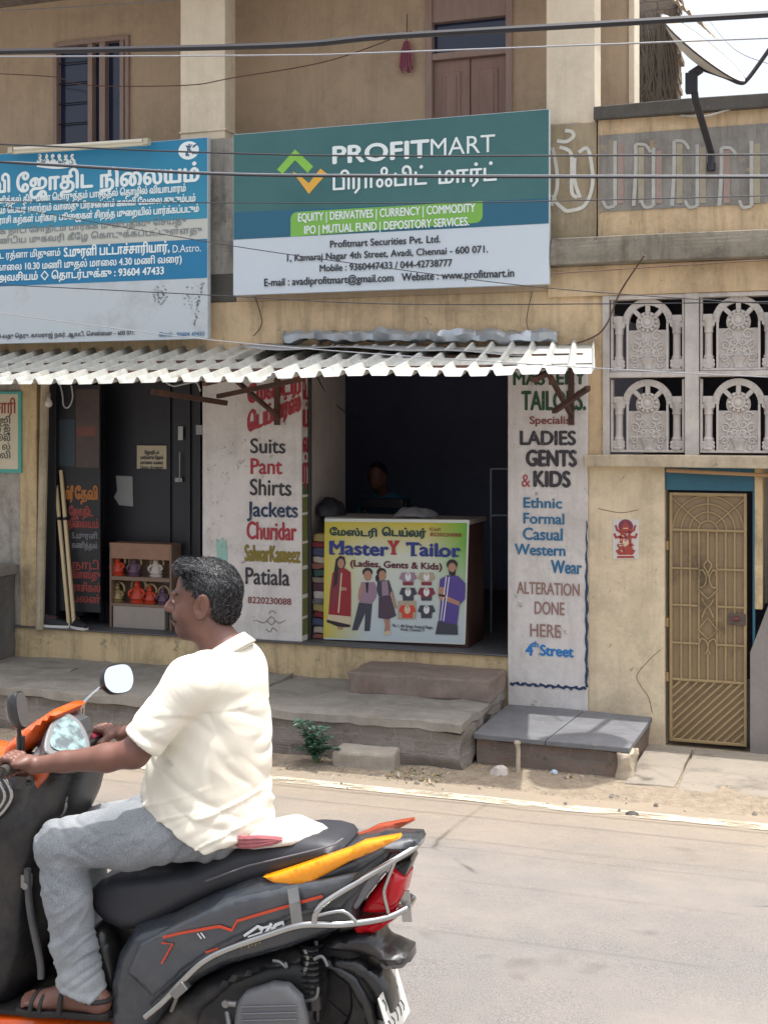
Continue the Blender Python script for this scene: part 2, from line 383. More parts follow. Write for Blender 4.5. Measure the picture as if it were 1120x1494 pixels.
# --- first floor behind the signs
zs = Z(570, 432)
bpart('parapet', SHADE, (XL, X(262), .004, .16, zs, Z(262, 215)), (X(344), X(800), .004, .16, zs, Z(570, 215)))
zw = Z(320, 400); zt = Z(320, 202)
bpart('pillar_base', DIRTY, (X(262), X(344), -.004, .24, zw, zt))
bpart('pillar_base', M('dark_grey_plaster', '#5c5953', .95, .35, 6, .4), (X(262), X(344), -.003, .24, zs, zw))  # lower stub in a darker grey than the base above
UZ = 5.72
bpart('upper_pillar', PILC, (X(263), X(328), 0, .18, zt, UZ)); bpart('upper_pillar', PILC, (X(797), X(868), -.01, .22, Z(840, 180), UZ))
bpart('pillar_collar', PILC, (X(262), X(328) + .012, -.012, .19, zt + .06, zt + .075), bevel=.003)
wy = .62
wx0, wx1, wz0, wz1 = X(80, wy), X(190, wy), Z(130, 236, wy), Z(130, 58, wy)
dx0, dx1, dz1 = X(622, wy), X(748, wy), Z(680, -8, wy)
dz0 = Z(680, 205, wy) - .55
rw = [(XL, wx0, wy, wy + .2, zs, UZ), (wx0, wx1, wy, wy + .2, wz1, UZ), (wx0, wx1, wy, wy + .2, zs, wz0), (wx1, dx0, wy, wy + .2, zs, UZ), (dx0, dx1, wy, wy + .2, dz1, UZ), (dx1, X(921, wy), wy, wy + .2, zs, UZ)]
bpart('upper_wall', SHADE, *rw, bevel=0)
bpart('inner_wall', SHADE, (XL, X(915, wy), wy + .205, wy + .25, zs, UZ), bevel=0)  # unseen backing, added to stop sky light leaking through the door gap
bpart('corner_trim', PILC, (X(917, wy), X(926, wy), wy - .02, wy + .22, zs, UZ))
bpart('veranda_floor', CONC, (XL, X(868), .16, wy, zs, zs + .12), bevel=0)
bpart('roof_slab', M('grey_ceiling_render', '#8b817c', .95, .25, 3, .3, 30, dirt='#5c5450', damt=.6), (XL, X(905), -.76, 2.2, UZ, UZ + .15))
# window in the upper wall
WOOD = M('faded_pink_brown_wood', '#a08a80', .75, .25, 6, .35, 60, vec=(6, 6, .8)); WOOD2 = M('weathered_teak', '#9a7f74', .75, .3, 5, .4, 50, vec=(5, 5, .7))
PANE = M('navy_window_glass', '#27304a', .12, .2, 5)
wf = MB(); T = .035
wf.box(wx0, wx0 + T, wy - .03, wy + .1, wz0, wz1); wf.box(wx1 - T, wx1, wy - .03, wy + .1, wz0, wz1); wf.box(wx0 + T, wx1 - T, wy - .03, wy + .1, wz1 - T, wz1)
wf.box(X(130, wy), X(136.5, wy), wy - .025, wy + .09, wz0, wz1 - T); wf.box(X(147, wy), X(155.5, wy), wy - .028, wy + .09, wz0, wz1 - T); wf.box(X(176, wy), X(182, wy), wy - .02, wy + .09, wz0, wz1 - T)
WIN = wf.build('window_frame', WOOD, B, bevel=.004)
m = MB(); m.box(wx0 + T, wx1 - T, wy + .04, wy + .05, wz0, wz1 - T); m.build('pane', PANE, WIN)
m = MB()
for i in range(1, 6): z = wz0 + (wz1 - wz0) * i / 6; m.tube([(wx0 + T, wy + .01, z), (X(130, wy), wy + .01, z)], .005, 6)
m.build('window_bars', BLACK, WIN)
# upper door
df = MB(); T = .05
df.box(dx0, dx0 + T, wy - .03, wy + .12, dz0, dz1); df.box(dx1 - T, dx1, wy - .03, wy + .12, dz0, dz1); zl = Z(680, 74, wy); df.box(dx0 + T, dx1 - T, wy - .02, wy + .12, zl - .05, zl)
DOOR = df.build('upper_door', WOOD, B, bevel=.004)
m = MB(); m.box(dx0 + T, dx1 - T, wy + .05, wy + .06, zl, Z(680, 28, wy)); m.build('vent_pane', PANE, DOOR)
m = MB(); m.box(dx0 + T, dx1 - T, wy - .01, wy + .1, Z(680, 28, wy), dz1); m.build('transom', WOOD, DOOR)
xm = (dx0 + dx1) / 2
for a, b in ((dx0 + T, xm - .004), (xm + .004, dx1 - T)):
    m = MB(); z0, z1 = dz0, zl - .05; m.box(a, b, wy + .03, wy + .06, z0, z1)
    zz = z1
    while zz > z0 + .3:
        m.box(a + .07, b - .07, wy + .018, wy + .03, zz - .50, zz - .09); m.box(a + .1, b - .1, wy + .008, wy + .018, zz - .47, zz - .12); zz -= .56
    m.build('door_leaf', WOOD2, DOOR, bevel=.006)
# --- pedestal and terrace parapet at the right, faded lettering band
pz0, pz1 = Z(840, 352), Z(840, 181)
bpart('pedestal', plaster('mustard_stained_wash', '#a3957b', '#5b5240', .6, .7, .5, '#8f8b85'), (X(800), X(872), -.05, .25, pz0, pz1))
PX0 = X(874); yp = -.06
bpart('terrace_parapet', ORCH, (PX0, XR, yp, .12, Z(990, 372), Z(990, 152)))
bpart('parapet_band', PARA, (PX0 + .01, XR, yp - .006, yp, Z(990, 305), Z(990, 192)), bevel=0)
bpart('coping', COPE, (PX0 - .02, XR, yp - .05, .16, Z(990, 170), Z(990, 150)), ru=.012)
bpart('cornice', plaster('stained_cornice', '#8c8577', '#35322f', .95, .9, .7, '#6d675f'), (X(803, -.16), XR, -.16, .1, Z(990, 383), Z(990, 344)), ru=.012)
bpart('beam', ORCH, (X(800), XR, -.03, .2, Z(990, 428), Z(990, 383)))
# faded painted strokes on pedestal and band (lettering worn past reading)
WP = M('faded_white_paint', '#c9c8bf', .9, .2, 20); FP = [M('faded_paint_' + n, c, .9, .3, 15) for n, c in (('red', '#9b8780'), ('ochre', '#9e9682'), ('white', '#aeaea8'), ('green', '#8a9690'))]
m = MB()
def stroke(mb, pts, wpx, y, mi=0, n=7): mb.ribbon(spline([F(a, b, y) for a, b in pts], n), wpx / 203, (0, -1, 0), mi)
for p in ([(812, 205), (826, 206), (836, 199), (834, 192), (824, 190)], [(816, 214), (832, 222), (834, 248), (834, 280), (842, 288)], [(844, 222), (856, 216), (862, 235), (864, 270), (852, 300), (826, 308)], [(826, 308), (812, 296), (806, 284)], [(838, 230), (838, 262), (846, 288)], [(806, 215), (812, 250), (812, 275), (804, 300)]):
    stroke(m, p, 5, -.052)
m.build('painted_strokes', WP, B)
m = MB()
for i, x in enumerate((897, 927, 953, 983, 1017, 1052, 1096)):
    t0 = 205 + (i % 3) * 5; stroke(m, [(x, t0), (x, 250), (x - (3 if i % 2 else 0), 300)], 5, yp - .008, 2); stroke(m, [(x + 8, t0 + 4), (x + 8, 296)], 8, yp - .008, (0, 1, 0, 1, 1, 0, 1)[i])
    if i % 2 == 0: stroke(m, [(x, 300), (x - 12, 302), (x - 18, 292)], 4, yp - .008, 2)
    else: stroke(m, [(x, t0), (x + 14, t0 + 1), (x + 22, t0 + 12)], 4, yp - .008, 2)
m.build('painted_strokes', FP, B)
# --- right hand ground wall, sill, stair room
zsill0, zsill1 = Z(990, 681), Z(990, 664)
bpart('wall', CREAM, (RP1, X(969), 0, .22, -.05, zsill0))
bpart('door_jamb', YEL, (X(1100), X(1112), .02, .25, Z(1105, 890), zsill0))
bpart('sill', plaster('pale_sill', '#c3b59c', '#544a3d', .6, .5, .2), (RP1 - .01, XR, -.12, .22, zsill0, zsill1), ru=.006)
bpart('wall', ORCH, (RP1 - .001, X(884), 0, .2, zsill1, Z(990, 428)))
bpart('lintel', M('teal_blue_paint', '#2f6276', .6, .2, 8, .15), (X(969), X(1100), .03, .2, Z(1030, 716), zsill0), (X(1097), X(1101), .03, .2, -.05, Z(1030, 716)), bevel=.004)
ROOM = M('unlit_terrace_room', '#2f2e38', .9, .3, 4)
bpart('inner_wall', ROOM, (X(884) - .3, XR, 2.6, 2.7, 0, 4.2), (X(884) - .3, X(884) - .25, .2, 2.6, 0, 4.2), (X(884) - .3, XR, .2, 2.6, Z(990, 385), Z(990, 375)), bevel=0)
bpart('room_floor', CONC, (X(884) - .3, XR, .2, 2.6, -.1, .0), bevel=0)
# side flank of the stair behind the gate
m = MB(); ys = .0
m.prism([F(1094, 1112, ys), F(1094, 952, ys), F(1130, 858, ys), F(1230, 640, ys), F(1230, 1120, ys)], (0, .3, 0)); m.build('stair_flank', M('stair_render', '#8a8480', .9, .3, 4, .3), B)
m = MB(); m.box(X(1113, .5), X(1150, .5), .5, .55, Z(1115, 880, .5), zsill0); m.build('passage_wall', M('sunlit_passage_paint', '#c9bfae', .9, .2, 5), B)
bpart('wall', CREAM, (X(1231), XR, 0, .22, -.05, zsill0))
# cracks in the plaster
m = MB()
CRK = M('plaster_crack', '#7d6a54', .95, .2)
for p in ([(963, 948), (945, 965), (929, 985), (934, 1000), (946, 1018), (951, 1040)], [(872, 742), (905, 748), (930, 744)]):
    m.ribbon(spline([F(a, b, -.0006) for a, b in p], 5), .0045, (0, -1, 0), 0, .0006)
m.build('plaster_crack', CRK, B)
# electric conduit and drain pipe
m = MB(); m.tube([F(66, 556, -.03), F(58, 918, -.03)], .035, 10); m.build('drain_pipe', plaster('pipe_paint', '#b7ab93', '#5b4f41', .6, .8, .3), B, smooth=True)
m = MB(); m.tube([(X(440) + .012, .12, FZ), (X(440) + .012, .12, 2.6)], .012, 8); m.tube([(X(440) + .008, .16, FZ), (X(440) + .008, .16, 2.6)], .006, 8); m.build('conduit', M('black_conduit', '#2b2a2c', .5), B, smooth=True)
# --- precast ventilation grilles
GR = plaster('grey_cement_paint', '#c8c1ba', '#5a5351', .5, .4, .1)
def grille():
    Wd, Hd = .49, .49; d = .05; hw = Wd / 2
    g = MB()
    for a in (-hw, hw - .016): g.box(a, a + .016, -.01, d, 0, Hd)
    g.box(-hw + .016, hw - .016, -.01, d, 0, .016)
    o = g.build('ventilation_grille', GR, B, bevel=.003)
    s = Wd / 345
    def P(zx, zy, y=0): return Vector(((zx - 540) * s, y, (515 - zy) * s + .016))
    a = MB(); N = 18; c = P(540, 300)
    R0, R1 = 88 * s, 120 * s
    q = [c + Vector((R1 * math.cos(math.pi * i / N), 0, R1 * math.sin(math.pi * i / N))) for i in range(N + 1)] + [c + Vector((R0 * math.cos(math.pi * i / N), 0, R0 * math.sin(math.pi * i / N))) for i in range(N, -1, -1)]
    for i in range(N): a.prism([q[i], q[i + 1], q[2 * N - i], q[2 * N + 1 - i]], (0, d, 0))
    for x0, x1 in ((380, 425), (655, 700)): a.box(P(x0, 0).x, P(x1, 0).x, -.012, d, P(0, 292).z, P(0, 262).z)
    for an in (45, 90, 135):
        u = Vector((math.cos(math.radians(an)), 0, math.sin(math.radians(an)))); a.beam(c + u * 36 * s + Vector((0, d / 2, 0)), c + u * 96 * s + Vector((0, d / 2, 0)), .03, d * .8, (0, 1, 0))
    a.build('arch', GR, o, bevel=.003)
    for cx in (405, 675):
        c2 = MB(); base = Matrix.Translation(P(cx, 515, d / 2))
        pr = [(.040, 0), (.042, .012), (.030, .02), (.036, .04), (.032, .06), (.036, .075), (.027, .09), (.026, .1), (.0255, .235), (.031, .24), (.031, .25), (.029, .26), (.039, .29), (.042, .305), (.042, .318)]
        c2.lathe([(r, h) for r, h in pr], base, 12); 
        for sx in (-1, 1):
            for hz, rr in ((.295, .016), (.05, .014), (.025, .015)): c2.lathe([(.002, -.01), (rr, -.008), (rr, .008), (.002, .01)], base @ Matrix.Translation((sx * .028, -.02, hz)) @ Matrix.Rotation(math.pi / 2, 4, 'X'), 10)
        c2.build('column', GR, o, smooth=True)
    p = MB(); x0, x1 = P(442, 0).x, P(638, 0).x; p.box(x0, x1, .012, d - .002, 0.016, P(0, 330).z); p.box(x0, x0 + .014, -.008, .012, .016, P(0, 300).z); p.box(x1 - .014, x1, -.008, .012, .016, P(0, 300).z)
    cc = P(540, 300, .012); p.prism([cc + Vector((.078 * math.cos(2 * math.pi * i / 20) * 1.0, 0, .082 * math.sin(2 * math.pi * i / 20))) for i in range(20)], (0, .035, 0))
    def curl(cx, cy, r, dr, turns=1.4, ph=0):
        pts = [P(cx, cy, 0) + Vector((dr * (r * (1 - .75 * i / 16)) * s * math.cos(ph + turns * 2 * math.pi * i / 16), 0, r * (1 - .75 * i / 16) * s * math.sin(ph + turns * 2 * math.pi * i / 16))) for i in range(17)]
        p.tube([q + Vector((0, .008, 0)) for q in pts], [.0085 - .003 * i / 16 for i in range(17)], 6)
    for sx in (-1, 1):
        for dx, dy, r, ph in ((42, 358, 26, .4), (22, 395, 20, 2.2), (58, 410, 22, 1.2), (38, 440, 18, 3.6), (62, 470, 20, .2), (58, 500, 14, 2), (18, 430, 14, 5)): curl(540 + sx * dx, dy, r, sx, 1.4, ph)
    p.lathe([(.010, .016), (.032, .018), (.030, .026), (.026, .034), (.040, .06), (.044, .075), (.050, .08), (.050, .088), (.02, .09)], Matrix.Translation((0, .012, 0)), 14, flat=.6)
    p.build('carved_panel', GR, o, smooth=True, angle=50)
    md = MB(); rot = Matrix.Translation(P(540, 292, .012)) @ Matrix.Rotation(math.pi / 2, 4, 'X')
    md.lathe([(.0, .026), (.02, .024), (.024, .014), (.034, .014), (.037, .022), (.043, .024), (.048, .018), (.05, .0)], rot, 20)
    for i in range(12): u = Matrix.Translation(P(540, 292, .0)) @ Matrix.Translation((.058 * math.cos(i * math.pi / 6), 0, .058 * math.sin(i * math.pi / 6))) @ Matrix.Rotation(math.pi / 2, 4, 'X'); md.lathe([(0, .014), (.010, .010), (.014, .0), (.014, -.03)], u, 8)
    md.build('medallion', GR, o, smooth=True, angle=50)
    return o
g0 = grille(); gx = [X(943.5), X(943.5) + .59]; gzr = [Z(943, 660), Z(943, 545)]
first = True
for ix, gxx in enumerate(gx + [gx[1] + .59]):
    for izz, gzz in enumerate(gzr):
        o = g0 if first else copy_tree(g0, B); o.location = (gxx, .02, gzz + (.0 if izz == 0 else .015)); first = False
gxe = gx[1] + .59 + .3
fr = MB(); zt = Z(990, 428) ; zb = zsill1
for a in (gx[0] - .295, (gx[0] + gx[1]) / 2 - .045, gx[1] + .25, gxe - .04): fr.box(a, a + (.045 if a < gx[0] else .09), -.02, .1, zb, zt)
fr.box(gx[0] - .25, gxe, -.016, .1, gzr[1] - .025, gzr[1] + .012); fr.box(gx[0] - .25, gxe, -.016, .1, zt - .03, zt - .001)
fr.build('grille_surround', GR, B, bevel=.004)
# neighbouring brick house and its roof behind the terrace
NB = empty('brick_house', (0, 0, 0), 0, 'rough unplastered brick house rising behind the terrace, below the sky', 'house')
BR2 = brick_mat('rough_bare_brick', '#80705f', '#978672', '#6e6558', 1, 1.0)
m = MB(); ny_ = 4.0; m.box(X(905, ny_), X(988, ny_), ny_, ny_ + .3, 2.4, 6.6); m.build('wall', BR2, NB)
m = MB(); rng = random.Random(4)
for i in range(70): z = 2.6 + 4 * i / 70; m.box(X(986, ny_), X(986, ny_) + rng.uniform(.0, .05), ny_ - .01, ny_ + .28, z, z + .05)
m.build('broken_edge', BR2, NB)
m = MB()
for i in range(40):
    a = X(923, ny_) + rng.uniform(0, .36); pts = [(a + rng.uniform(-.12, .12) * j + .01 * j, ny_ - .02 - .015 * (j % 2), 6.2 - .55 * j - rng.uniform(0, .3)) for j in range(rng.randint(4, 8))]
    m.tube(spline(pts, 3), .007, 5)
m.build('dry_creeper', M('dry_vine', '#6b6255', .95, .3), NB)
m = MB(); a, b = F(955, -20, 2.6), F(1030, 45, 2.6); nn = 18
for i in range(nn):
    t0 = i / nn; t1 = (i + 1) / nn; za = lambda t: b.z + (a.z - b.z) * (1 - t); h = .015 * (1 if i % 2 else -1)
    m.add([(a.x + (b.x - a.x) * t0, 2.4, za(t0) + h), (a.x + (b.x - a.x) * t1, 2.4, za(t1) - h), (a.x + (b.x - a.x) * t1, 3.99, za(t1) - h + .3), (a.x + (b.x - a.x) * t0, 3.99, za(t0) + h + .3)], [(0, 1, 2, 3)])
m.build('roof_sheet', M('old_asbestos_sheet', '#a59c90', .9, .2, 6, .3), NB)
# ================================================================== SIGNS AND POSTERS
def flat(name, hexc, r=.5, **k): return M(name, hexc, r, .05, 3, **k)
WHT = flat('sign_white', '#c4ced6', .45); TEAL = None
def dotted(name, c1, c2):
    t = NT(name); v = t.n('ShaderNodeTexVoronoi'); v.inputs['Scale'].default_value = 1; v.inputs['Randomness'].default_value = 0
    t.l(t.coord((62, 1, 62), (0, .35, 0)), v.inputs['Vector']); d = t.ramp(v.outputs['Distance'], .3, .45)
    c = t.mix(d, lin(c2), lin(c1)); c = t.mix(t.ramp(t.noise(2, 5), .3, .8), c, sc(lin(c1), .85)); return t.out(c, .45)
INK = flat('black_ink', '#2c3136', .5); WTXT = flat('white_lettering', '#e3ecec', .5)
def rrect(x0, x1, z0, z1, y): return [Vector((x0, y, z0)), Vector((x1, y, z0)), Vector((x1, y, z1)), Vector((x0, y, z1))]
# ---- green and white finance sign
sy = -.16
S1 = empty('shop_sign', (X(570), sy, zs), 0, 'large teal and white sign with green and yellow chevrons above the tailor shop', 'sign')
S1.location = (0, 0, 0)
a0, a1 = X(340, sy), X(801, sy); zt_, zm_, zb_ = Z(570, 177, sy), Z(570, 337.5, sy), Z(570, 422.5, sy)
m = MB(); m.box(a0, a1, sy, sy + .05, zb_, zt_); m.build('board', WHT, S1, bevel=.003)
m = MB(); m.box(a0 + .004, a1 - .004, sy - .0015, sy, zm_, zt_ - .004); hd = m.build('header_panel', dotted('teal_dotted_print', '#35696a', '#4d7675'), S1)
m = MB(); zs2 = Z(570, 300, sy)
m.prism([Vector((a0 + .004, sy - .002, zm_)), Vector((a1 - .004, sy - .002, zm_)), Vector((a1 - .004, sy - .002, zm_ + .17)), Vector((a0 + .004, sy - .002, zm_ + .2))], (0, .0004, 0)); m.build('blue_stripe', flat('deep_blue_print', '#235f78', .45), S1)
gl0, gl1 = X(424, sy), X(704, sy); gz0, gz1 = zm_ - .0005, Z(704, 293, sy)
rr = .05; pts = [(gl0, gz0), (gl1 - rr * .6, gz0 + .03)]
pts += [(gl1 - rr + rr * math.sin(a * math.pi / 12), gz0 + .03 + rr - rr * math.cos(a * math.pi / 12)) for a in range(0, 7)]
pts += [(gl1, gz1)] + [(gl0 + rr - rr * math.sin(a * math.pi / 12), gz1 - rr + rr * math.cos(a * math.pi / 12)) for a in range(0, 7)]
m = MB(); m.prism([Vector((x, sy - .0035, z)) for x, z in pts], (0, .001, 0)); m.build('green_tab', flat('leaf_green_print', '#78b04a', .45), S1)
def z3(q, y): return [F(320 + a / 2.24, 150 + b / 2.24, y) for a, b in q]
m = MB(); m.prism(z3([(188, 217), (247, 151), (306, 207), (288, 228), (247, 186), (206, 232)], sy - .004), (0, .002, 0), 0)
m.prism(z3([(238, 223), (262, 236), (292, 262), (330, 214), (351, 230), (292, 297)], sy - .0045), (0, .002, 0), 1)
m.build('chevron_emblem', [flat('emblem_green', '#86bf4c', .45), flat('emblem_yellow', '#dda942', .45)], S1)
m = MB(); y = sy - .005
fline(m, 'PROFIT', 486, 625, 238.4, 214, y, 0, .055); fline(m, 'MART', 628, 722, 227.5, 202.5, y, 0)
fline(m, 'பிராஃபிட்', 486, 622, 277, 254, y, 0, .03); fline(m, 'மார்ட்', 640, 724, 268, 245, y, 0, .03)
fline(m, 'EQUITY | DERIVATIVES | CURRENCY | COMMODITY', 435, 693, 323, 311.5, y, 0, .03)
fline(m, 'IPO | MUTUAL FUND | DEPOSITORY SERVICES.', 444, 684, 341, 329.5, y, 0, .03)
fline(m, 'Profitmart Securities Pvt. Ltd.', 481.6, 642, 361, 351, y, 1, .035)
fline(m, '1, Kamaraj Nagar 4th Street, Avadi, Chennai - 600 071.', 419, 711.5, 381, 371.5, y, 1, .035)
fline(m, 'Mobile : 9360447433 / 044-42738777', 466.5, 659.3, 396, 386.3, y, 1, .035)
fline(m, 'E-mail : avadiprofitmart@gmail.com   Website : www.profitmart.in', 385.6, 749.5, 417.3, 406.7, y, 1, .035)
m.build('lettering', [WTXT, INK], S1)
# ---- blue astrology sign
sy = -.17
S2 = empty('shop_sign', (0, 0, 0), 0, 'blue and white sign in Tamil with a tube light along its top', 'sign')
a0, a1 = X(0, sy) - .9, X(303, sy); zt_, zb_ = Z(303, 199.5, sy), Z(303, 494, sy)
m = MB(); m.box(a0, a1, sy, sy + .05, zb_, zt_); m.build('board', flat('faded_flex_white', '#bcc4c9', .5, dirt='#a9aeb0', damt=.4), S2, bevel=.003)
b1, b2, b3 = Z(303, 318, sy), Z(303, 348, sy), Z(303, 405, sy)
t = NT('blue_flex_gradient'); mp = t.n('ShaderNodeSeparateXYZ'); t.l(t.tc.outputs['Generated'], mp.inputs[0]); t.out(t.mix(t.noise(2, 4), t.mix(mp.outputs[2], lin('#3f93a8'), lin('#14739f')), lin('#2583a6')), .5)
m = MB(); m.box(a0 + .005, a1 - .004, sy - .0015, sy, b1, zt_ - .004); m.build('blue_panel', t.m, S2)
m = MB(); m.box(a0 + .005, a1 - .004, sy - .0015, sy, b3, b2); m.build('blue_panel', flat('blue_flex', '#1c75a0', .5), S2)
m = MB(); m.box(a0 + .005, a1 - .004, sy - .001, sy, b2 + .002, b1 - .002); m.build('cream_panel', flat('cream_flex', '#bdbfb6', .5), S2)
m = MB(); y = sy - .003
fline(m, 'ஜோதிட', 25, 135, 280, 257, y, 0, .06); fline(m, 'நிலையம்', 146, 290, 273.5, 250.5, y, 0, .06); fline(m, 'தேவி', -48, 14, 284, 262, y, 0, .06)
for tx, x0, x1, b_, h in (('ஜாதகம் கணித்தல் திருமண பொருத்தம் பார்த்தல் தொழில் வியாபாரம்', -50, 271, 300, 9), ('எண் கணிதம் பெயர் மாற்றம் வாஸ்து பிரசன்னம் கல்வி வேலை குடும்பம்', -50, 285, 314.5, 9), ('நவரத்தின ராசி கற்கள் பரிகார பூஜைகள் சிறந்த முறையில் பார்க்கப்படும்', -50, 290, 329, 9)): fline(m, tx, x0, x1, b_, b_ - h, y, 0, .05)
fline(m, 'கைரேகை நாடி சோதிடம் பார்க்க முன்பதிவு செய்து', -50, 271, 344, 335.5, y, 2, .02); fline(m, 'வர வேண்டிய முகவரி கீழே கொடுக்கப்பட்டுள்ளது', -50, 294, 358, 349.5, y, 2, .02)
fline(m, 'ட ரத்னா மிதுனம்', 0, 88, 377, 368, y, 0, .04); fline(m, 'S.முரளி பட்டாச்சாரியார்,', 93.7, 247, 374.3, 361.5, y, 0, .05); fline(m, 'D.Astro.', 252, 293, 368.3, 357.5, y, 0)
fline(m, '(காலை 10.30 மணி முதல் மாலை 4.30 மணி வரை)', -8, 265, 395, 385.5, y, 0, .04)
fline(m, 'அவசியம் ◇ தொடர்புக்கு : 93604 47433', -3, 239, 410, 400, y, 0, .05)
fline(m, '4-வது தெரு, காமராஜ் நகர், ஆவடி, சென்னை – 600 071.', -2, 197, 493.2, 487.5, y, 1, .02); fline(m, 'செல் : 93604 47433', 232, 298, 491, 485.5, y, 3, .02)
m.build('lettering', [WTXT, INK, flat('grey_lettering', '#7d8689', .5), flat('blue_lettering', '#2a6f9d', .5)], S2)
m = MB(); c = F(275, 219, y); m.prism([c + Vector((.085 * math.cos(i * math.pi / 12), 0, .068 * math.sin(i * math.pi / 12))) for i in range(24)], (0, .001, 0), 0)
rng = random.Random(2)
for i in range(14):
    q = c + Vector((rng.uniform(-.06, .05), -.0008, rng.uniform(-.045, .04))); m.ribbon(spline([q, q + Vector((rng.uniform(-.01, .03), 0, rng.uniform(-.02, .02))), q + Vector((rng.uniform(0, .04), 0, rng.uniform(-.02, .02)))], 4), .006, (0, -1, 0), 1)
for i in range(6):                                            # crest of small seated figures at the top
    q = F(58 + i * 9.5, 237, y); m.prism([q + Vector((.03 * math.cos(k_ * math.pi / 6), 0, .035 * math.sin(k_ * math.pi / 6))) for k_ in range(12)], (0, .001, 0), 0); q = q + Vector((0, 0, .05)); m.prism([q + Vector((.017 * math.cos(k_ * math.pi / 5), -.001, .019 * math.sin(k_ * math.pi / 5))) for k_ in range(10)], (0, .001, 0), 0)
    for k_ in range(4): q2 = q + Vector((rng.uniform(-.03, .02), -.0022, rng.uniform(-.07, .01))); m.ribbon([q2, q2 + Vector((.012, 0, rng.uniform(-.015, .015))), q2 + Vector((.02, 0, rng.uniform(-.02, .02)))], .006, (0, -1, 0), 1)
m.ribbon(spline([F(54, 241, y), F(84, 244, y), F(112, 240, y)], 6), .022, (0, -1, 0), 0)
m.build('emblems', [WTXT, flat('emblem_navy', '#2c5d7c', .5)], S2)
m = MB(); c = F(234, 430, y)
for i in range(60):
    a = rng.uniform(0, 6.28); r = rng.choice((.05, .06, .03, .02)) * rng.uniform(.85, 1.1); q = c + Vector((r * math.cos(a), 0, r * math.sin(a) * 1.1)); m.ribbon([q, q + Vector((-.012 * math.sin(a), 0, .012 * math.cos(a)))], rng.uniform(.003, .006), (0, -1, 0))
for i in range(26): q = F(295 - i * .45 + rng.uniform(-2, 2), 412 + i * 2.5, y); m.ribbon([q, q + Vector((rng.uniform(-.012, .012), 0, rng.uniform(-.02, .02)))], rng.uniform(.004, .012), (0, -1, 0))
for i in range(16): q = F(rng.uniform(268, 292), rng.uniform(418, 450), y); m.ribbon([q, q + Vector((.008, 0, .004))], .006, (0, -1, 0))
m.build('worn_marks', flat('worn_print_grey', '#5d686e', .6), S2)
TL = empty('tube_light', (0, 0, 0), 0, 'thin cream tube light fixed along the top edge of the blue sign', 'tube light')
a, b = F(18, 222, -.24), F(215, 209, -.24)
m = MB(); m.beam(a, b, .035, .028); m.build('batten', flat('cream_metal', '#cfc7ae', .5), TL, bevel=.004)
m = MB(); d = (b - a).normalized(); m.tube([a + d * .03 + Vector((0, -.02, .022)), b - d * .03 + Vector((0, -.02, .022))], .013, 10); m.build('tube', flat('milky_glass', '#dcd8c8', .3), TL, smooth=True)
m = MB()
for q in (a, b): m.box(q.x - .02, q.x + .02, q.y - .035, q.y + .02, q.z - .012, q.z + .035)
m.build('end_cap', flat('end_cap_plastic', '#b9b09a', .5), TL, bevel=.003)
# ---- left edge board
S3 = empty('notice_board', (0, 0, 0), 0, 'white board with turquoise border and red Tamil heading at the left edge', 'sign')
y = -.03; a0, a1 = X(0, y) - .45, X(31, y); zt_, zb_ = Z(31, 571, y), Z(31, 690, y)
m = MB(); m.box(a0, a1, y, y + .028, zb_, zt_); m.build('border', flat('turquoise_print', '#4fa79d', .5), S3)
m = MB(); m.box(a0, a1 - .03, y - .0012, y, zb_ + .03, zt_ - .02); m.build('sheet', flat('cream_sheet', '#cdc5ad', .5), S3)
m = MB(); fline(m, 'ஜோதிட சாரி', -70, 22, 603, 585, y - .002, 0, .03)
for i, tx in enumerate(('ஜாதகம் ஜி', 'பொருத்தம் ஜ்', 'வாஸ்து நூல்', 'பரிகாரம் ல்', 'ராசி கல் லி')): fline(m, tx, -60, 15, 618 + i * 12.5, 609 + i * 12.5, y - .002, 1, .01)
m.build('lettering', [flat('brick_red_ink', '#9c4a36', .6), INK], S3)
# ---- painted writing on the two shop pillars
def brush(name, c):                                           # hand-painted enamel worn thin
    t = NT(name); c = lin(c); k = t.ramp(t.noise(30, 7, None, .75), .55, .72); return t.out(t.mix(k, t.mix(t.noise(8), c, sc(c, 1.35)), lin('#9a918b')), .75)
pb = {n: brush('brushed_' + n, c) for n, c in dict(black='#353238', red='#963039', navy='#1f3350', olive='#77692a', green='#24452f', teal='#27648a', brown='#8a6a62', blue='#1f6fae', maroon='#7b3b3b', darkgreen='#3f5a33', grey='#77706c').items()}
PN = list(pb); PM = [pb[n] for n in PN]
def ci(n): return PN.index(n)
y = -.0025; m = MB()
for tx, x0, x1, b_, c_, col, bo in (('Suits', 365.6, 416, 660.8, 640, 'black', .03), ('Pant', 366, 411, 691, 669, 'red', .035), ('Shirts', 365, 424.6, 722, 699, 'black', .03), ('Jackets', 361, 434, 753, 732, 'navy', .04), ('Churidar', 360.5, 432, 786, 761, 'red', .04), ('SalwarKameez', 357.5, 437.5, 818, 795, 'olive', .05), ('Patiala', 358.5, 422, 851.6, 828, 'black', .03), ('8220230088', 361.8, 424.6, 879.6, 870.5, 'maroon', .03)):
    fline(m, tx, x0, x1, b_, c_, y, ci(col), bo)
fline(m, 'மேஸ்டரி', 362, 438, 588, 566, y, ci('red'), .07, skew=.08); fline(m, 'டெய்லர்ஸ்', 362, 438, 630, 606, y, ci('red'), .07, skew=.16)
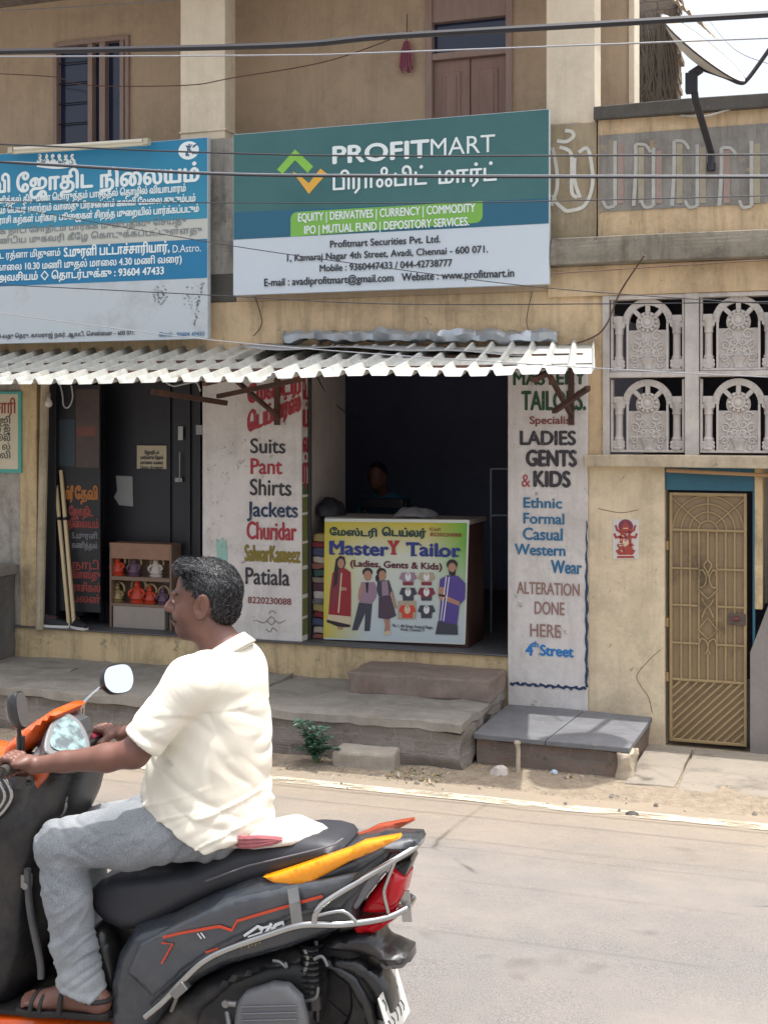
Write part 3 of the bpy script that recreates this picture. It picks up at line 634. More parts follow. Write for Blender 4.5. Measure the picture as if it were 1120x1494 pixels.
for p in ([(374, 905), (384, 909), (390, 905)], [(400, 905), (408, 909), (416, 905)], [(396, 912), (390, 906), (396, 900), (401, 906), (396, 912)], [(388, 918), (394, 922), (398, 916), (404, 921)], [(392, 895), (397, 891), (403, 895)]): m.ribbon(spline([F(u, v, y) for u, v in p], 4), .006, (0, -1, 0), ci('grey'))
xx = X(440) + .0015                                           # reveal facing the opening
for i, (tx, zz, hh, col) in enumerate((('டெ', 556, 26, 'red'), ('ய்', 592, 30, 'red'), ('ல', 634, 26, 'red'), ('ர்', 670, 34, 'red'))):
    z = Z(440, zz + hh, 0); letter(m, tx, Vector((xx, .02, z)), Vector((0, .09, 0)), Vector((0, 0, hh / 200)), ci(col), .06)
m.build('painted_writing', PM, B)
m = MB(); rng = random.Random(21)
for i in range(9): q = F(316 + 1.6 * i, 792 + rng.uniform(-8, 8), y); m.ribbon(spline([q, q + Vector((.01, 0, -.13)), q + Vector((rng.uniform(-.02, .03), 0, -.3))], 4), .016, (0, -1, 0), 0, .0004 + .0001 * i)
for i in range(24): q = F(rng.choice((302, 308, 318, 330, 350)) + rng.uniform(-6, 10), rng.choice((688, 742, 760, 655, 800)) + rng.uniform(-12, 12), y); m.ribbon([q, q + Vector((rng.uniform(-.02, .02), 0, rng.uniform(-.012, .02)))], rng.uniform(.002, .005), (0, -1, 0), 1)
m.build('wall_smears', [brush('pale_teal', '#86aca2'), brush('grey_scuff', '#6f6a66')], B)
m = MB()
for i, (z0, z1, mi) in enumerate(((706, 722, 0), (726, 748, 1), (752, 790, 1), (794, 826, 1), (832, 868, 1), (874, 900, 1), (904, 928, 1))):
    m.box(xx - .001, xx + .0008 + .0001 * i, .01, .14, Z(440, z1, 0), Z(440, z0, 0), mi)
m.build('painted_patches', [pb['darkgreen'], plaster('green_stained_paint', '#6f7442', '#3d3d2a', .6, .6, .3)], B)
y = -.0325; m = MB()
for tx, x0, x1, b_, c_, col, bo in (('MASTERY', 749, 853.7, 561.5, 543, 'green', .05), ('TAILORS.', 761, 853.7, 598, 571, 'green', .04), ('Specialist', 772.7, 837.6, 618.3, 607.5, 'maroon', .04), ('LADIES', 759, 839, 648.5, 629, 'black', .06), ('GENTS', 768, 840, 679.4, 657, 'black', .07), ('&', 760.5, 773.4, 710, 692, 'red', .0), ('KIDS', 779, 831, 709.5, 687.5, 'black', .07), ('Ethnic', 763.7, 819.3, 740.4, 726, 'teal', .04), ('Formal', 763.7, 822.5, 763.5, 748.4, 'teal', .04), ('Casual', 763, 820, 787, 770, 'teal', .04), ('Western', 751, 824, 808.8, 793.4, 'teal', .045), ('Wear', 804, 848, 835.8, 817.5, 'teal', .045), ('ALTERATION', 754, 845, 865.7, 848.5, 'brown', .02), ('DONE', 779.8, 823, 895.6, 877.5, 'brown', .02), ('HERE', 773.4, 817.4, 928.3, 910, 'brown', .02), ('4', 767, 776.6, 956, 939.6, 'blue', .06), ('th', 776, 785, 943.7, 935.5, 'blue', .06), ('Street', 788, 836, 956, 941, 'blue', .06)):
    fline(m, tx, x0, x1, b_, c_, y, ci(col), bo)
bl = [F(855.5 + .8 * math.sin(i * 1.7) , 760 + i * 8.1, y) for i in range(31)]
m.ribbon(bl, [.006 + .012 * min(1, i / 12) + .004 * math.sin(i * 2.1) for i in range(31)], (0, -1, 0), ci('navy'))
bb = [F(744 + i * 3.7, 997 + i * .27 + 1.6 * math.sin(i * 1.9), y) for i in range(31)]
m.ribbon(bb, [.018 + .008 * math.sin(i * 2.7) for i in range(31)], (0, -1, 0), ci('navy'))
m.build('painted_writing', PM, B)
# ---- religious print on the wall
GP = empty('wall_poster', (0, 0, 0), 0, 'small white poster of a red seated deity pasted on the cream wall', 'poster')
y = -.004; m = MB(); q = [F(893, 757, y), F(932, 758, y), F(931, 815, y), F(894, 816, y)]; m.prism(q, (0, .003, 0)); m.build('paper', flat('poster_paper', '#cfc9c4', .7), GP)
m = MB(); rc = F(912.5, 768, y); m.prism([rc + Vector((.05 * math.cos(i * .3142), -.001, .048 * math.sin(i * .3142))) for i in range(20)], (0, .0005, 0), 1)
def pz8(pts): return [F(840 + a / 2.767, 640 + b / 2.767, y - .002) for a, b in pts]
def blob(mi, lvl, *pts): m.prism([v + Vector((0, -.0003 * lvl, 0)) for v in pz8(pts)], (0, .0002, 0), mi)
blob(0, 1, (172, 465), (228, 465), (236, 482), (164, 482)); blob(0, 1, (180, 440), (220, 440), (240, 452), (232, 466), (168, 466), (160, 452))
blob(0, 2, (184, 372), (216, 372), (224, 400), (222, 442), (178, 442), (176, 400)); blob(0, 2, (188, 350), (200, 332), (212, 350), (218, 372), (182, 372))
for sx in (-1, 1):
    for q in (((14, 385), (38, 372), (44, 350), (36, 348), (30, 366), (12, 376)), ((16, 400), (42, 404), (50, 385), (42, 380), (36, 394), (16, 390)), ((16, 415), (36, 432), (26, 444), (18, 432))): blob(0, 2, *[(200 + sx * a, b) for a, b in q][::sx])
    blob(0, 2, *[(200 + sx * a, b) for a, b in ((10, 372), (26, 362), (24, 382), (12, 386))][::sx])
blob(2, 3, (190, 405), (210, 405), (214, 425), (200, 436), (186, 425)); blob(1, 3, (197, 372), (205, 372), (206, 400), (214, 412), (206, 416), (196, 402)); blob(2, 3, (190, 360), (210, 360), (210, 364), (190, 364)); blob(3, 3, (166, 470), (234, 470), (234, 473), (166, 473))
for i in range(30):
    a = rng.uniform(0, 6.28); r = rng.uniform(.02, .1); q = F(912, 795, y - .0036) + Vector((.55 * r * math.cos(a), 0, r * math.sin(a) * .8)); m.ribbon([q, q + Vector((rng.uniform(-.015, .015), 0, rng.uniform(-.015, .015)))], .006, (0, -1, 0), rng.choice((2, 2, 3, 1)))
m.build('printed_figure', [flat('print_red', '#a2443a', .6), flat('print_plum', '#7a3a52', .6), flat('print_cream', '#d9b79a', .6), flat('print_white', '#dcd5cf', .6)], GP)
# ---- tailor's printed banner on the counter
cy = .15
CT = empty('counter', (0, 0, 0), 0, 'dark brown wooden shop counter behind the yellow tailor banner', 'counter')
c0, c1 = X(474, cy), X(684, cy); ctop = Z(580, 757, cy)
m = MB(); m.box(c0 + .02, c1 - .01, cy + .012, cy + .44, FZ, ctop - .03); m.build('cabinet', M('dark_stained_wood', '#472a25', .6, .3, 5, .2, vec=(1, 1, 6)), CT, bevel=.005)
m = MB(); m.box(c0, c1 + .01, cy - .005, cy + .46, ctop - .03, ctop); m.build('worktop', M('worn_laminate', '#8d867d', .5, .2, 8), CT, bevel=.005)
PB = empty('banner', (0, 0, 0), 0, 'yellow and green tailor banner with printed people standing at the counter front', 'banner')
y = cy - .012
def q5(px, py, dy=0): return F(450 + px / 4.48, 740 + py / 4.48, y - dy)
t = NT('banner_print'); sp = t.n('ShaderNodeSeparateXYZ'); t.l(t.tc.outputs['Generated'], sp.inputs[0]); nz = t.noise(3, 3)
base = t.mix(t.ramp(sp.outputs[2], .1, .75), lin('#b6c3c8'), lin('#c9cdbc')); base = t.mix(t.ramp(sp.outputs[0], .0, .32, (1, 1, 1, 1), (0, 0, 0, 1)), base, lin('#c3b432'))
base = t.mix(t.ramp(sp.outputs[2], .7, .97), base, lin('#b9a92a')); base = t.mix(t.mix(1, t.ramp(sp.outputs[0], .72, .98), t.ramp(sp.outputs[2], .2, .8), 'MULTIPLY'), base, lin('#5fa02c'))
t.out(base, .35)
m = MB(); m.add([q5(105, 78), q5(1050, 88), q5(1022, 900), q5(97, 860), q5(105, 78, -.008), q5(1050, 88, -.008), q5(1022, 900, -.008), q5(97, 860, -.008)], [(0, 1, 2, 3), (7, 6, 5, 4), (0, 4, 5, 1), (1, 5, 6, 2), (2, 6, 7, 3), (3, 7, 4, 0)]); m.build('sheet', t.m, PB)
m = MB(); EDG = flat('banner_white_edge', '#c3c8c2', .5)
m.ribbon([q5(105, 84, .001), q5(1050, 93, .001)], .022, (0, -1, 0)); m.ribbon([q5(100, 872 - 14, .001), q5(1022, 893, .001)], .012, (0, -1, 0)); m.ribbon([q5(1043, 92, .001), q5(1018, 892, .001)], .014, (0, -1, 0)); m.build('border', EDG, PB)
m = MB(); L = lambda tx, x0, x1, b_, c_, mi, bo: fline(m, tx, 450 + x0 / 4.48, 450 + x1 / 4.48, 740 + b_ / 4.48, 740 + c_ / 4.48, y - .004, mi, bo)
L('மேஸ்டரி', 140, 445, 182, 140, 0, .08); L('டெய்லர்', 482, 765, 186, 140, 0, .08); L('Call', 790, 860, 152, 134, 1, .03); L('8220230088', 795, 998, 188, 166, 1, .03)
L('Master', 140, 520, 305, 222, 2, .07); L('Y', 522, 588, 305, 222, 3, .08); L('Tailor', 640, 990, 314, 232, 2, .07)
# slab serifs of the heading
for x0, x1, yy in ((138, 172, 305), (196, 232, 305), (138, 168, 224), (200, 232, 224), (536, 574, 305), (516, 548, 223), (562, 594, 223), (668, 708, 315), (842, 872, 317), (885, 912, 318), (955, 980, 319), (640, 650, 248), (728, 738, 248), (465, 492, 307), (378, 392, 306)):
    m.ribbon([q5(x0, yy, .0065), q5(x1, yy, .0065)], .012, (0, -1, 0), 3 if 510 < x0 < 600 else 2)
L('(Ladies, Gents & Kids)', 275, 870, 386, 345, 4, .06)
L('No. 1, 4th Street, Kamaraj Nagar,', 548, 815, 782, 762, 5, .03); L('Avadi, Chennai-71', 600, 755, 806, 788, 5, .03)
m.build('lettering', [flat('ink_dark_green', '#123a3c', .5), flat('ink_maroon', '#8a3d2c', .5), flat('ink_royal_blue', '#22337c', .5), flat('ink_crimson', '#a32637', .5), flat('ink_wine', '#5d1f33', .5), flat('ink_grey', '#5a5f63', .5)], PB)
pc = [flat('print_' + n, c, .5) for n, c in dict(skin='#a97e69', hair='#241d22', crimson='#8e1d2b', cream='#c9b79a', check='#93788a', slate='#3b3d4a', purple='#51408a', white='#d3d3d6', orange='#c4442f', darkred='#7a2b3a', beige='#a79a86', wine='#4a3a4a').items()]
K = {n: i for i, n in enumerate(('skin', 'hair', 'crimson', 'cream', 'check', 'slate', 'purple', 'white', 'orange', 'darkred', 'beige', 'wine'))}
m = MB(); lv = [0]
def fig(c_, *pts):
    lv[0] += 1; m.prism([q5(a, b, .003 + .00012 * lv[0]) for a, b in pts], (0, .0001, 0), K[c_])
def oval(c_, cx_, cy_, rx, ry, n=14): fig(c_, *[(cx_ + rx * math.cos(2 * math.pi * i / n), cy_ + ry * math.sin(2 * math.pi * i / n)) for i in range(n)])
# woman in red
fig('hair', (178, 340), (205, 316), (235, 325), (243, 365), (232, 400), (205, 410), (200, 480), (168, 520), (158, 470)); oval('skin', 212, 368, 22, 32)
fig('crimson', (190, 405), (240, 400), (275, 425), (278, 560), (276, 715), (130, 700), (140, 560), (155, 430)); fig('cream', (130, 702), (276, 716), (274, 775), (120, 740)); fig('hair', (120, 735), (275, 770), (270, 785), (200, 785), (118, 752)); fig('skin', (192, 520), (245, 525), (250, 545), (190, 545)); fig('darkred', (190, 410), (215, 410), (200, 560), (150, 690), (150, 560)); fig('cream', (212, 430), (220, 430), (200, 690), (190, 690))
fig('skin', (190, 780), (225, 785), (225, 800), (192, 800)); fig('hair', (170, 410), (195, 405), (188, 500), (160, 530))
# boy
oval('hair', 385, 425, 34, 30); oval('skin', 386, 448, 26, 34); fig('check', (345, 490), (430, 490), (450, 540), (440, 590), (415, 630), (330, 625), (335, 560)); fig('skin', (345, 490), (355, 530), (332, 610), (322, 600), (328, 540)); fig('slate', (328, 625), (415, 632), (400, 810), (365, 810), (370, 690), (320, 805), (283, 805), (310, 700)); fig('hair', (372, 492), (392, 492), (388, 560), (378, 560))
# girl
oval('hair', 475, 425, 32, 28); oval('hair', 450, 465, 14, 24); oval('skin', 482, 446, 24, 32); fig('slate', (450, 480), (525, 478), (548, 550), (535, 560), (530, 585), (458, 585), (445, 540)); fig('check', (478, 485), (515, 480), (525, 575), (480, 580)); fig('wine', (458, 588), (535, 580), (572, 710), (520, 735), (455, 725)); fig('skin', (490, 735), (530, 735), (530, 810), (495, 815), (500, 770)); fig('skin', (535, 555), (550, 550), (578, 660), (565, 665)); fig('cream', (492, 815), (532, 808), (535, 835), (495, 838))
# six blouses
for bx, by, c1_, c2_ in ((650, 465, 'darkred', 'check'), (770, 465, 'darkred', 'beige'), (650, 565, 'white', 'slate'), (770, 565, 'white', 'darkred'), (645, 680, 'orange', 'orange'), (770, 680, 'white', 'slate')):
    if c1_ in ('orange',): fig('beige', (585, 612), (700, 612), (700, 732), (585, 732))
    fig(c2_, (bx - 42, by - 38), (bx + 42, by - 38), (bx + 58, by + 2), (bx + 36, by + 12), (bx + 34, by + 46), (bx - 34, by + 46), (bx - 36, by + 12), (bx - 58, by + 2)); oval('white' if c1_ != 'orange' else 'cream', bx, by - 10, 20, 28, 12); fig(c1_ if c1_ != 'white' else 'slate', (bx - 34, by + 24), (bx + 34, by + 24), (bx + 32, by + 46), (bx - 32, by + 46)); oval('beige', bx, by - 26, 9, 8, 8)
# man
oval('hair', 937, 375, 36, 34); oval('skin', 938, 402, 27, 38); fig('hair', (915, 405), (962, 405), (958, 445), (938, 458), (918, 440)); oval('skin', 938, 398, 22, 26); fig('purple', (905, 445), (975, 450), (1025, 500), (1022, 600), (985, 640), (970, 770), (850, 750), (862, 620), (850, 560), (858, 470)); fig('slate', (845, 745), (972, 770), (975, 835), (828, 830)); fig('skin', (850, 520), (885, 525), (895, 590), (870, 615), (848, 590)); fig('skin', (890, 575), (990, 620), (985, 645), (900, 615)); fig('white', (915, 455), (922, 456), (885, 745), (878, 745)); fig('white', (896, 452), (903, 452), (866, 742), (860, 740)); fig('hair', (848, 566), (892, 574), (890, 590), (850, 580))
m.build('printed_people', pc, PB)
# ================================================================== AWNING
def tin(name, c1, c2, rust=.3):
    t = NT(name); b = t.mix(t.ramp(t.noise(3, 7, t.coord((1, 5, 1)), .7), .35, .7), lin(c1), lin(c2)); b = t.mix(t.ramp(t.noise(6, 9, t.coord((2.5, .6, 1)), .75), .62 - rust * .1, .75), b, lin('#6f5f50'))
    return t.out(b, t.ramp(t.noise(5), .3, .7, (.35,) * 3 + (1,), (.6,) * 3 + (1,)), t.bump(t.noise(12, 4), .15, .01), .15)
AW = empty('awning', (0, 0, 0), 0, 'corrugated tin awning running over both shop fronts', 'awning')
def sheet(name, x0, x1, ya, za, yb, zb, mt, ph=0, dz=0, xs=0):
    m = MB(); pit = .158; nseg = int((x1 - x0) / pit * 16); pr = [0, .2, .75, 1, 1, .75, .2, 0]; rows = 9; vs = []
    for j in range(rows):
        t = j / (rows - 1)
        for i in range(nseg + 1):
            x = x0 + (x1 - x0) * i / nseg; u = ((x / pit + ph) % 1); h = max(0, min(1, u / .1 if u < .16 else (.33 - u) / .1)) * .038
            e = .012 * mnoise.noise(Vector((x * 1.5, t * 2, ph))) ; z = za + (zb - za) * t - .035 * math.sin(math.pi * t) * .4 + h + e + dz
            x = x - (x - x0) / (x1 - x0) * t * xs; vs.append((x, ya + (yb - ya) * t + .01 * mnoise.noise(Vector((x * 3, 7, 0))) * (1 - t), z))
    k = nseg + 1; m.add(vs, [(j * k + i, j * k + i + 1, (j + 1) * k + i + 1, (j + 1) * k + i) for j in range(rows - 1) for i in range(nseg)])
    o = m.build(name, mt, AW, smooth=True, angle=25); s = o.modifiers.new('thickness', 'SOLIDIFY'); s.thickness = .0016; return o
ay, az_ = -1.25, 2.435
sheet('roofing_sheet', XL, X(392, ay), ay, az_ - .01, .0, 2.72, tin('old_tin', '#a5a7a3', '#c3c0b6', .6), .3)
sheet('roofing_sheet', X(380, ay), X(868, ay), ay, az_ + .006, .0, 2.70, tin('new_tin', '#b3b8b8', '#d2cfc4', .2), .1, .008, X(868, ay) - X(866, 0))
RUST = M('rusty_angle_iron', '#4b332c', .8, .3, 20, .4, 90, dirt='#6a4434', damt=.5)
def bracket(x):
    m = MB(); m.beam((x, -.03, 2.66), (x, -.03, 2.15), .04, .02, (0, 1, 0)); m.beam((x, -.02, 2.585), (x, ay + .06, 2.42), .035, .03); m.beam((x, -.04, 2.22), (x, -.8, 2.485), .03, .025)
    return m.build('bracket', RUST, AW)
bracket(X(404, -.03)); bracket(X(832, -.06)); bracket(X(-60, -.03))
m = MB(); m.beam(F(222, 571, -1.0), F(330, 588, -.5), .04, .035); m.build('brace', RUST, AW); m = MB(); m.beam(F(318, 578, -.5), F(440, 553, -1.0), .03, .03); m.build('brace', RUST, AW); m = MB(); m.beam(F(808, 600, -.4), F(858, 566, -.9), .03, .03); m.build('brace', RUST, AW)
m = MB(); m.beam((XL, -.85, 2.515), (X(850, ay), -.85, 2.515), .03, .03); m.beam((XL, -.45, 2.6), (X(850, -.45), -.45, 2.6), .03, .03); m.build('purlin', RUST, AW)
FL = empty('metal_flashing', (0, 0, 0), 0, 'crumpled tin flashing strip lying above the awning against the wall', 'flashing')
m = MB(); n = 60; vs = []
for i in range(n + 1):
    t = i / n; px = 415 + 400 * t; c = F(px, 491 - (1.5 * math.sin(t * 3)) - 1 * t, -.06)
    for j, (dy, dz) in enumerate(((.03, .03), (-.02, .035), (-.05, .01), (-.045, -.035), (-.02, -.05))):
        nn = mnoise.noise_vector(Vector((c.x * 15, j * 1.9, 2))) * .03 + mnoise.noise_vector(Vector((c.x * 5, 0, 9))) * .02; vs.append((c.x, c.y + dy + nn.y, c.z + dz + nn.z))
m.add(vs, [(i * 5 + j, i * 5 + j + 1, i * 5 + 6 + j, i * 5 + 5 + j) for i in range(n) for j in range(4)]); o = m.build('strip', M('crumpled_zinc', '#a9aeb2', .35, .2, 6, .3, 25, .6), FL, smooth=True, angle=30)
s = o.modifiers.new('t', 'SOLIDIFY'); s.thickness = .002
m = MB(); vs = []
for i in range(31):
    t = i / 30; a = F(388 + 400 * t, 500 + 10 * t + 2 * math.sin(t * 9), -.05); vs += [a, a + Vector((0, -.45 , -.05 - .012 * math.sin(t * 14)))]
m.add(vs, [(2 * i, 2 * i + 2, 2 * i + 3, 2 * i + 1) for i in range(30)]); o = m.build('loose_sheet', M('dull_sheet', '#8d8f90', .5, .2, 4, .2, 20, .4), FL, smooth=True); s = o.modifiers.new('t', 'SOLIDIFY'); s.thickness = .002
# ================================================================== GATE
GT = empty('gate', (0, 0, 0), 0, 'tan painted sheet metal gate with arched bars and diagonal lower grille', 'gate')
GM = M('tan_gate_enamel', '#8c775a', .55, .15, 5, .15, 40, dirt='#5c4d3b', damt=.35); GB = M('pale_tan_bar', '#9f8963', .5, .15, 8, dirt='#6b5a43', damt=.3)
gy = .07
def g8(a, b, dy=0): return F(840 + a / 2.767, 640 + b / 2.767, gy - dy)
m = MB(); a, b = g8(378, 216), g8(690, 1238); m.box(a.x, b.x, gy, gy + .006, b.z, a.z); m.build('sheet', GM, GT)
xa, xb, zA, zB = a.x, b.x, a.z, g8(380, 1218).z
T = .02; m = MB(); m.box(xa, xa + T, gy - .022, gy - .001, zB, zA); m.box(xb - T, xb, gy - .022, gy - .001, zB, zA)
for zz in (zA - T, zB): m.box(xa + T, xb - T, gy - .0225, gy - .001, zz, zz + T)
zr = [g8(380, v).z for v in (366, 520, 668, 820, 968)]
for i, zz in enumerate((zr[0], zr[4])): m.box(xa + T, xb - T, gy - .021, gy - .001, zz - .008, zz + .008)
m.build('frame', GB, GT, bevel=.003)
bw = .012
xs_ = [xa + T + (xb - xa - 2 * T) * i / 8 for i in range(1, 8)]
for i, x in enumerate(xs_):
    m = MB()
    if i in (3,): m.box(x - bw / 2, x + bw / 2, gy - .014, gy - .001, zr[1] + .05, zr[0] - .008)
    elif i in (2, 4): m.box(x - bw / 2, x + bw / 2, gy - .014, gy - .001, zr[3], zr[0] - .008)
    else: m.box(x - bw / 2, x + bw / 2, gy - .014, gy - .001, zr[4] + .008, zr[0] - .008)
    m.build('bar', GB, GT)
    if i in (2, 3, 4): m = MB(); m.box(x - bw / 2, x + bw / 2, gy - .014, gy - .001, zr[4] + .008, zr[3] - .006); m.build('bar', GB, GT)
for zz in zr[1:4]:
    for a, b in ((xa + T, xs_[2]), (xs_[4], xb - T)): m = MB(); m.box(a, b, gy - .0205, gy - .0145, zz - .006, zz + .006); m.build('rail', GB, GT)
c0_ = Vector(((xa + xb) / 2, gy - .008, zr[0])); Rm = (xb - xa) / 2 - T
for q in (1.0, .76, .52, .27):
    m = MB(); m.tube([c0_ + Vector((Rm * q * math.cos(math.pi * i / 20), 0, Rm * q * math.sin(math.pi * i / 20))) for i in range(21)], .0065, 6); m.build('arch_bar', GB, GT, smooth=True)
for an in (42, 90, 138):
    u = Vector((math.cos(math.radians(an)), 0, math.sin(math.radians(an)))); m = MB(); m.tube([c0_ + u * Rm * .27 + Vector((0, -.004, 0)), c0_ + u * Rm * (1.0 if an == 90 else 1.36) + Vector((0, -.004, 0))], .006, 6); m.build('spoke', GB, GT, smooth=True)
for i in range(-9, 12):                                       # diagonal lower bars
    x0 = xa + T + (xb - xa) * i / 9.0; z0 = zB + T; z1 = zr[4] - .008; x1 = x0 + (z1 - z0) * 1.0
    p0 = [x0, z0]; p1 = [x1, z1]
    if x1 < xa + T + .01 or x0 > xb - T - .01: continue
    if x0 < xa + T: p0 = [xa + T, z0 + (xa + T - x0)]
    if x1 > xb - T: p1 = [xb - T, z1 - (x1 - xb + T)]
    m = MB(); m.beam((p0[0], gy - .009, p0[1]), (p1[0], gy - .009, p1[1]), .014, .014, (0, 1, 0)); m.build('diagonal_bar', GB, GT)
m = MB(); cx = c0_.x
def gp(a, b): return Vector((cx + (a - 536) * (xb - xa) / 312, gy - .018, zr[1] + (520 - b) * (zr[1] - zr[3]) / 300))
for p in ([(536, 485), (520, 505), (532, 530), (536, 550)], [(536, 485), (552, 505), (540, 530), (536, 550)], [(505, 545), (502, 530), (515, 525), (530, 555), (520, 590), (497, 600), (536, 640)], [(567, 545), (570, 530), (557, 525), (542, 555), (552, 590), (575, 600), (536, 640)], [(512, 640), (536, 672), (560, 640)], [(512, 715), (536, 672), (560, 715)], [(497, 765), (536, 715), (575, 765), (536, 800), (497, 765)], [(500, 825), (510, 800), (530, 810), (536, 840), (525, 860)], [(572, 825), (562, 800), (542, 810), (536, 840), (547, 860)]):
    m.tube(spline([gp(*q) for q in p], 4) if len(p) != 5 or p[0] != p[-1] else [gp(*q) for q in p], .0055, 6)
m.build('scroll_ornament', GB, GT, smooth=True)
m = MB(); a, b = g8(617, 704), g8(686, 752); m.box(a.x, b.x, gy - .03, gy - .0225, b.z, a.z); m.build('lock_plate', M('worn_lock_plate', '#5a4a45', .5, .3, 20), GT, bevel=.002)
m = MB(); m.tube([g8(632, 728, .035), g8(660, 728, .035)], .012, 8); m.build('padlock', M('dull_red_lock', '#6b3a37', .4), GT, smooth=True)
for zz in (430, 740, 960):
    m = MB(); q = g8(368, zz); m.tube([q + Vector((0, -.01, -.03)), q + Vector((0, -.01, .03))], .012, 8); m.build('hinge', GB, GT, smooth=True)
# bamboo pole lying under the sill
m = MB(); m.tube([F(972, 686, -.05), F(1050, 690, -.06), F(1135, 694, -.05)], [.014, .013, .012], 8); tag(m.build('wooden_pole', M('bare_pole_wood', '#a8845f', .8, .2, 8, vec=(1, 9, 9)), smooth=True), 'bare brown wooden pole fixed across the top of the gate opening', 'pole')
# ================================================================== SATELLITE DISH
DW = M('dish_white_enamel', '#bdb6ab', .4, .08, 5, dirt='#9f9789', damt=.25); DK = M('dark_steel', '#2b2b33', .5, .2, 12)
def dish(c, label):
    D = empty('satellite_dish', c, 0, label, 'satellite dish', 'satellite dishes on the terrace wall')
    tc = (CAM - c).normalized(); up = Vector((0, 0, 1)); rt = tc.cross(up).normalized() * -1
    rt = RV.copy(); up2 = tc.cross(rt); up2 = up2 if up2.z > 0 else -up2
    nrm = (tc * .27 + (rt * .6 + up2 * .8) * .963).normalized(); ma = (rt * .8 - up2 * .6); ma = (ma - nrm * ma.dot(nrm)).normalized(); mb_ = nrm.cross(ma)
    R = Matrix((ma, mb_, nrm)).transposed().to_4x4(); m = MB(); pr = [(.0, .0)] + [(.31 * i / 10, .085 * (i / 10) ** 2) for i in range(1, 11)]
    m.lathe(pr + [(.318, .085), (.318, .079)] + [(.31 * i / 10, .085 * (i / 10) ** 2 - .006) for i in range(10, 0, -1)] + [(0, -.006)], R, 40)
    rf = m.build('reflector', DW, D, smooth=True, angle=50)
    m = MB(); m.lathe([(.317, .087), (.324, .085), (.324, .077), (.317, .076)], R, 40); m.build('rim', DK, rf, smooth=True)
    q = lambda a, b, h: R @ Vector((a * .84, b, h * .84))
    m = MB(); m.tube(spline([q(.06, 0, -.03), q(.25, 0, .03), q(.37, 0, .06), q(.395, 0, .11), q(.38, -.02, .28), q(.36, -.03, .46)], 5), .013, 8); m.build('feed_arm', DK, D, smooth=True)
    m = MB(); m.tube([q(.37, -.03, .44), q(.34, -.03, .50)], [.02, .03], 10); m.tube([q(.355, -.03, .47), q(.40, -.03, .50)], .022, 10); m.tube([q(.345, -.03, .49), q(.325, -.03, .525)], .034, 12); m.build('receiver', M('grey_plastic_cap', '#77747b', .5), D, smooth=True)
    m = MB(); m.tube([q(.08, -.01, -.02), q(.05, -.02, -.10)], .03, 8); m.box(-.035, .035, -.03, .03, -.16, -.04, 0, Matrix.Translation(q(.02, 0, -.05))); m.build('mount', DK, D, bevel=.004)
    bt = F(1037, 240, -.085) - F(1012, 86, -.8); m = MB(); m.tube([Vector((-.01, .03, -.1)), Vector((0, .08, -.22)), Vector((bt.x, bt.y, bt.z + .08)), bt], .022, 10); m.tube([bt + Vector((0, 0, .01)), bt - Vector((0, 0, .04))], .028, 8); m.build('mast', DK, D, smooth=True)
    m = MB(); hb = Vector((0, bt.y, bt.z + .34)); m.tube(spline([hb + Vector((-.16, .01, .0)), hb + Vector((-.05, -.015, -.02)), hb + Vector((.04, -.02, -.02)), hb + Vector((.24, .0, .04))], 4), .008, 6); m.build('clamp_rod', M('pale_rod', '#b5b0a4', .5), D, smooth=True)
    return D
dish(F(1012, 86, -.8), 'white satellite dish tilted up on a dark mast at the terrace wall')
# ================================================================== WIRES
WB = M('black_cable', '#26262c', .5, .1, 9); WG = M('grey_wire', '#8b8d92', .45, .1, 9); WR = M('brown_wire', '#5b4138', .6, .1, 9)
def wire(pts, y, r, mt, label, ng='overhead cables'):
    m = MB(); P = [F(a, b, y[i] if isinstance(y, (list, tuple)) else y) for i, (a, b) in enumerate(pts)]; m.tube(spline(P, 8), r, 6)
    tag(m.build('cable', mt, smooth=True), label, 'cable', ng)
wire([(-160, 79), (0, 75), (400, 66), (560, 53), (850, 36), (1120, 20), (1300, 8)], -6.60, .0058, WB, 'thickest black cable, sloping across the top of the picture')
wire([(-160, 82), (0, 82), (400, 80), (560, 76), (1120, 55), (1300, 47)], -3.63, .0035, WG, 'thin wire just below the thickest black cable')
wire([(-160, 205), (0, 210), (300, 222), (560, 227), (1120, 225), (1300, 222)], -1.81, .0055, WB, 'thin black wire crossing the upper lettering of both signs')
wire([(-160, 228), (0, 236), (300, 253), (560, 257), (1120, 258), (1300, 256)], -1.57, .0085, WB, 'medium black cable crossing through the middle of the emblem of chevrons')
wire([(-160, 238), (0, 235), (300, 251), (560, 254.5), (1120, 255.5), (1300, 253)], -1.57, .0038, WG, 'pale wire lying along the medium black cable over the chevrons')
wire([(-160, 292), (0, 294), (560, 296), (800, 293), (1120, 285), (1300, 280)], -2.97, .0028, WB, 'thin dark wire passing just above the green tab of the teal sign')
wire([(-100, 288), (40, 307), (330, 357), (560, 390), (800, 420), (1120, 443), (1300, 452)], -2.31, .0028, WB, 'thin dark wire slanting down across both signs to the grilles')
wire([(-160, 408), (0, 415), (300, 430), (560, 443), (880, 443), (1120, 440), (1300, 436)], -2.31, .003, WB, 'thin wire running just under the bottom edge of the teal sign')
wire([(-160, 438), (0, 457), (300, 495), (560, 517), (870, 537), (1120, 550), (1300, 556)], -2.47, .003, WG, 'grey wire dipping in front of the awning and lower grilles')
wire([(803, 399), (960, 389), (1120, 379), (1300, 370)], -0.54, .004, WR, 'thin red brown wire along the cornice above the grilles')
wire([(812, 508), (860, 494), (884, 474), (905, 425), (940, 372)], [-.05, -.04, -.05, -.06, -.33], .006, WR, 'loose brown wire hanging between cornice and awning end')
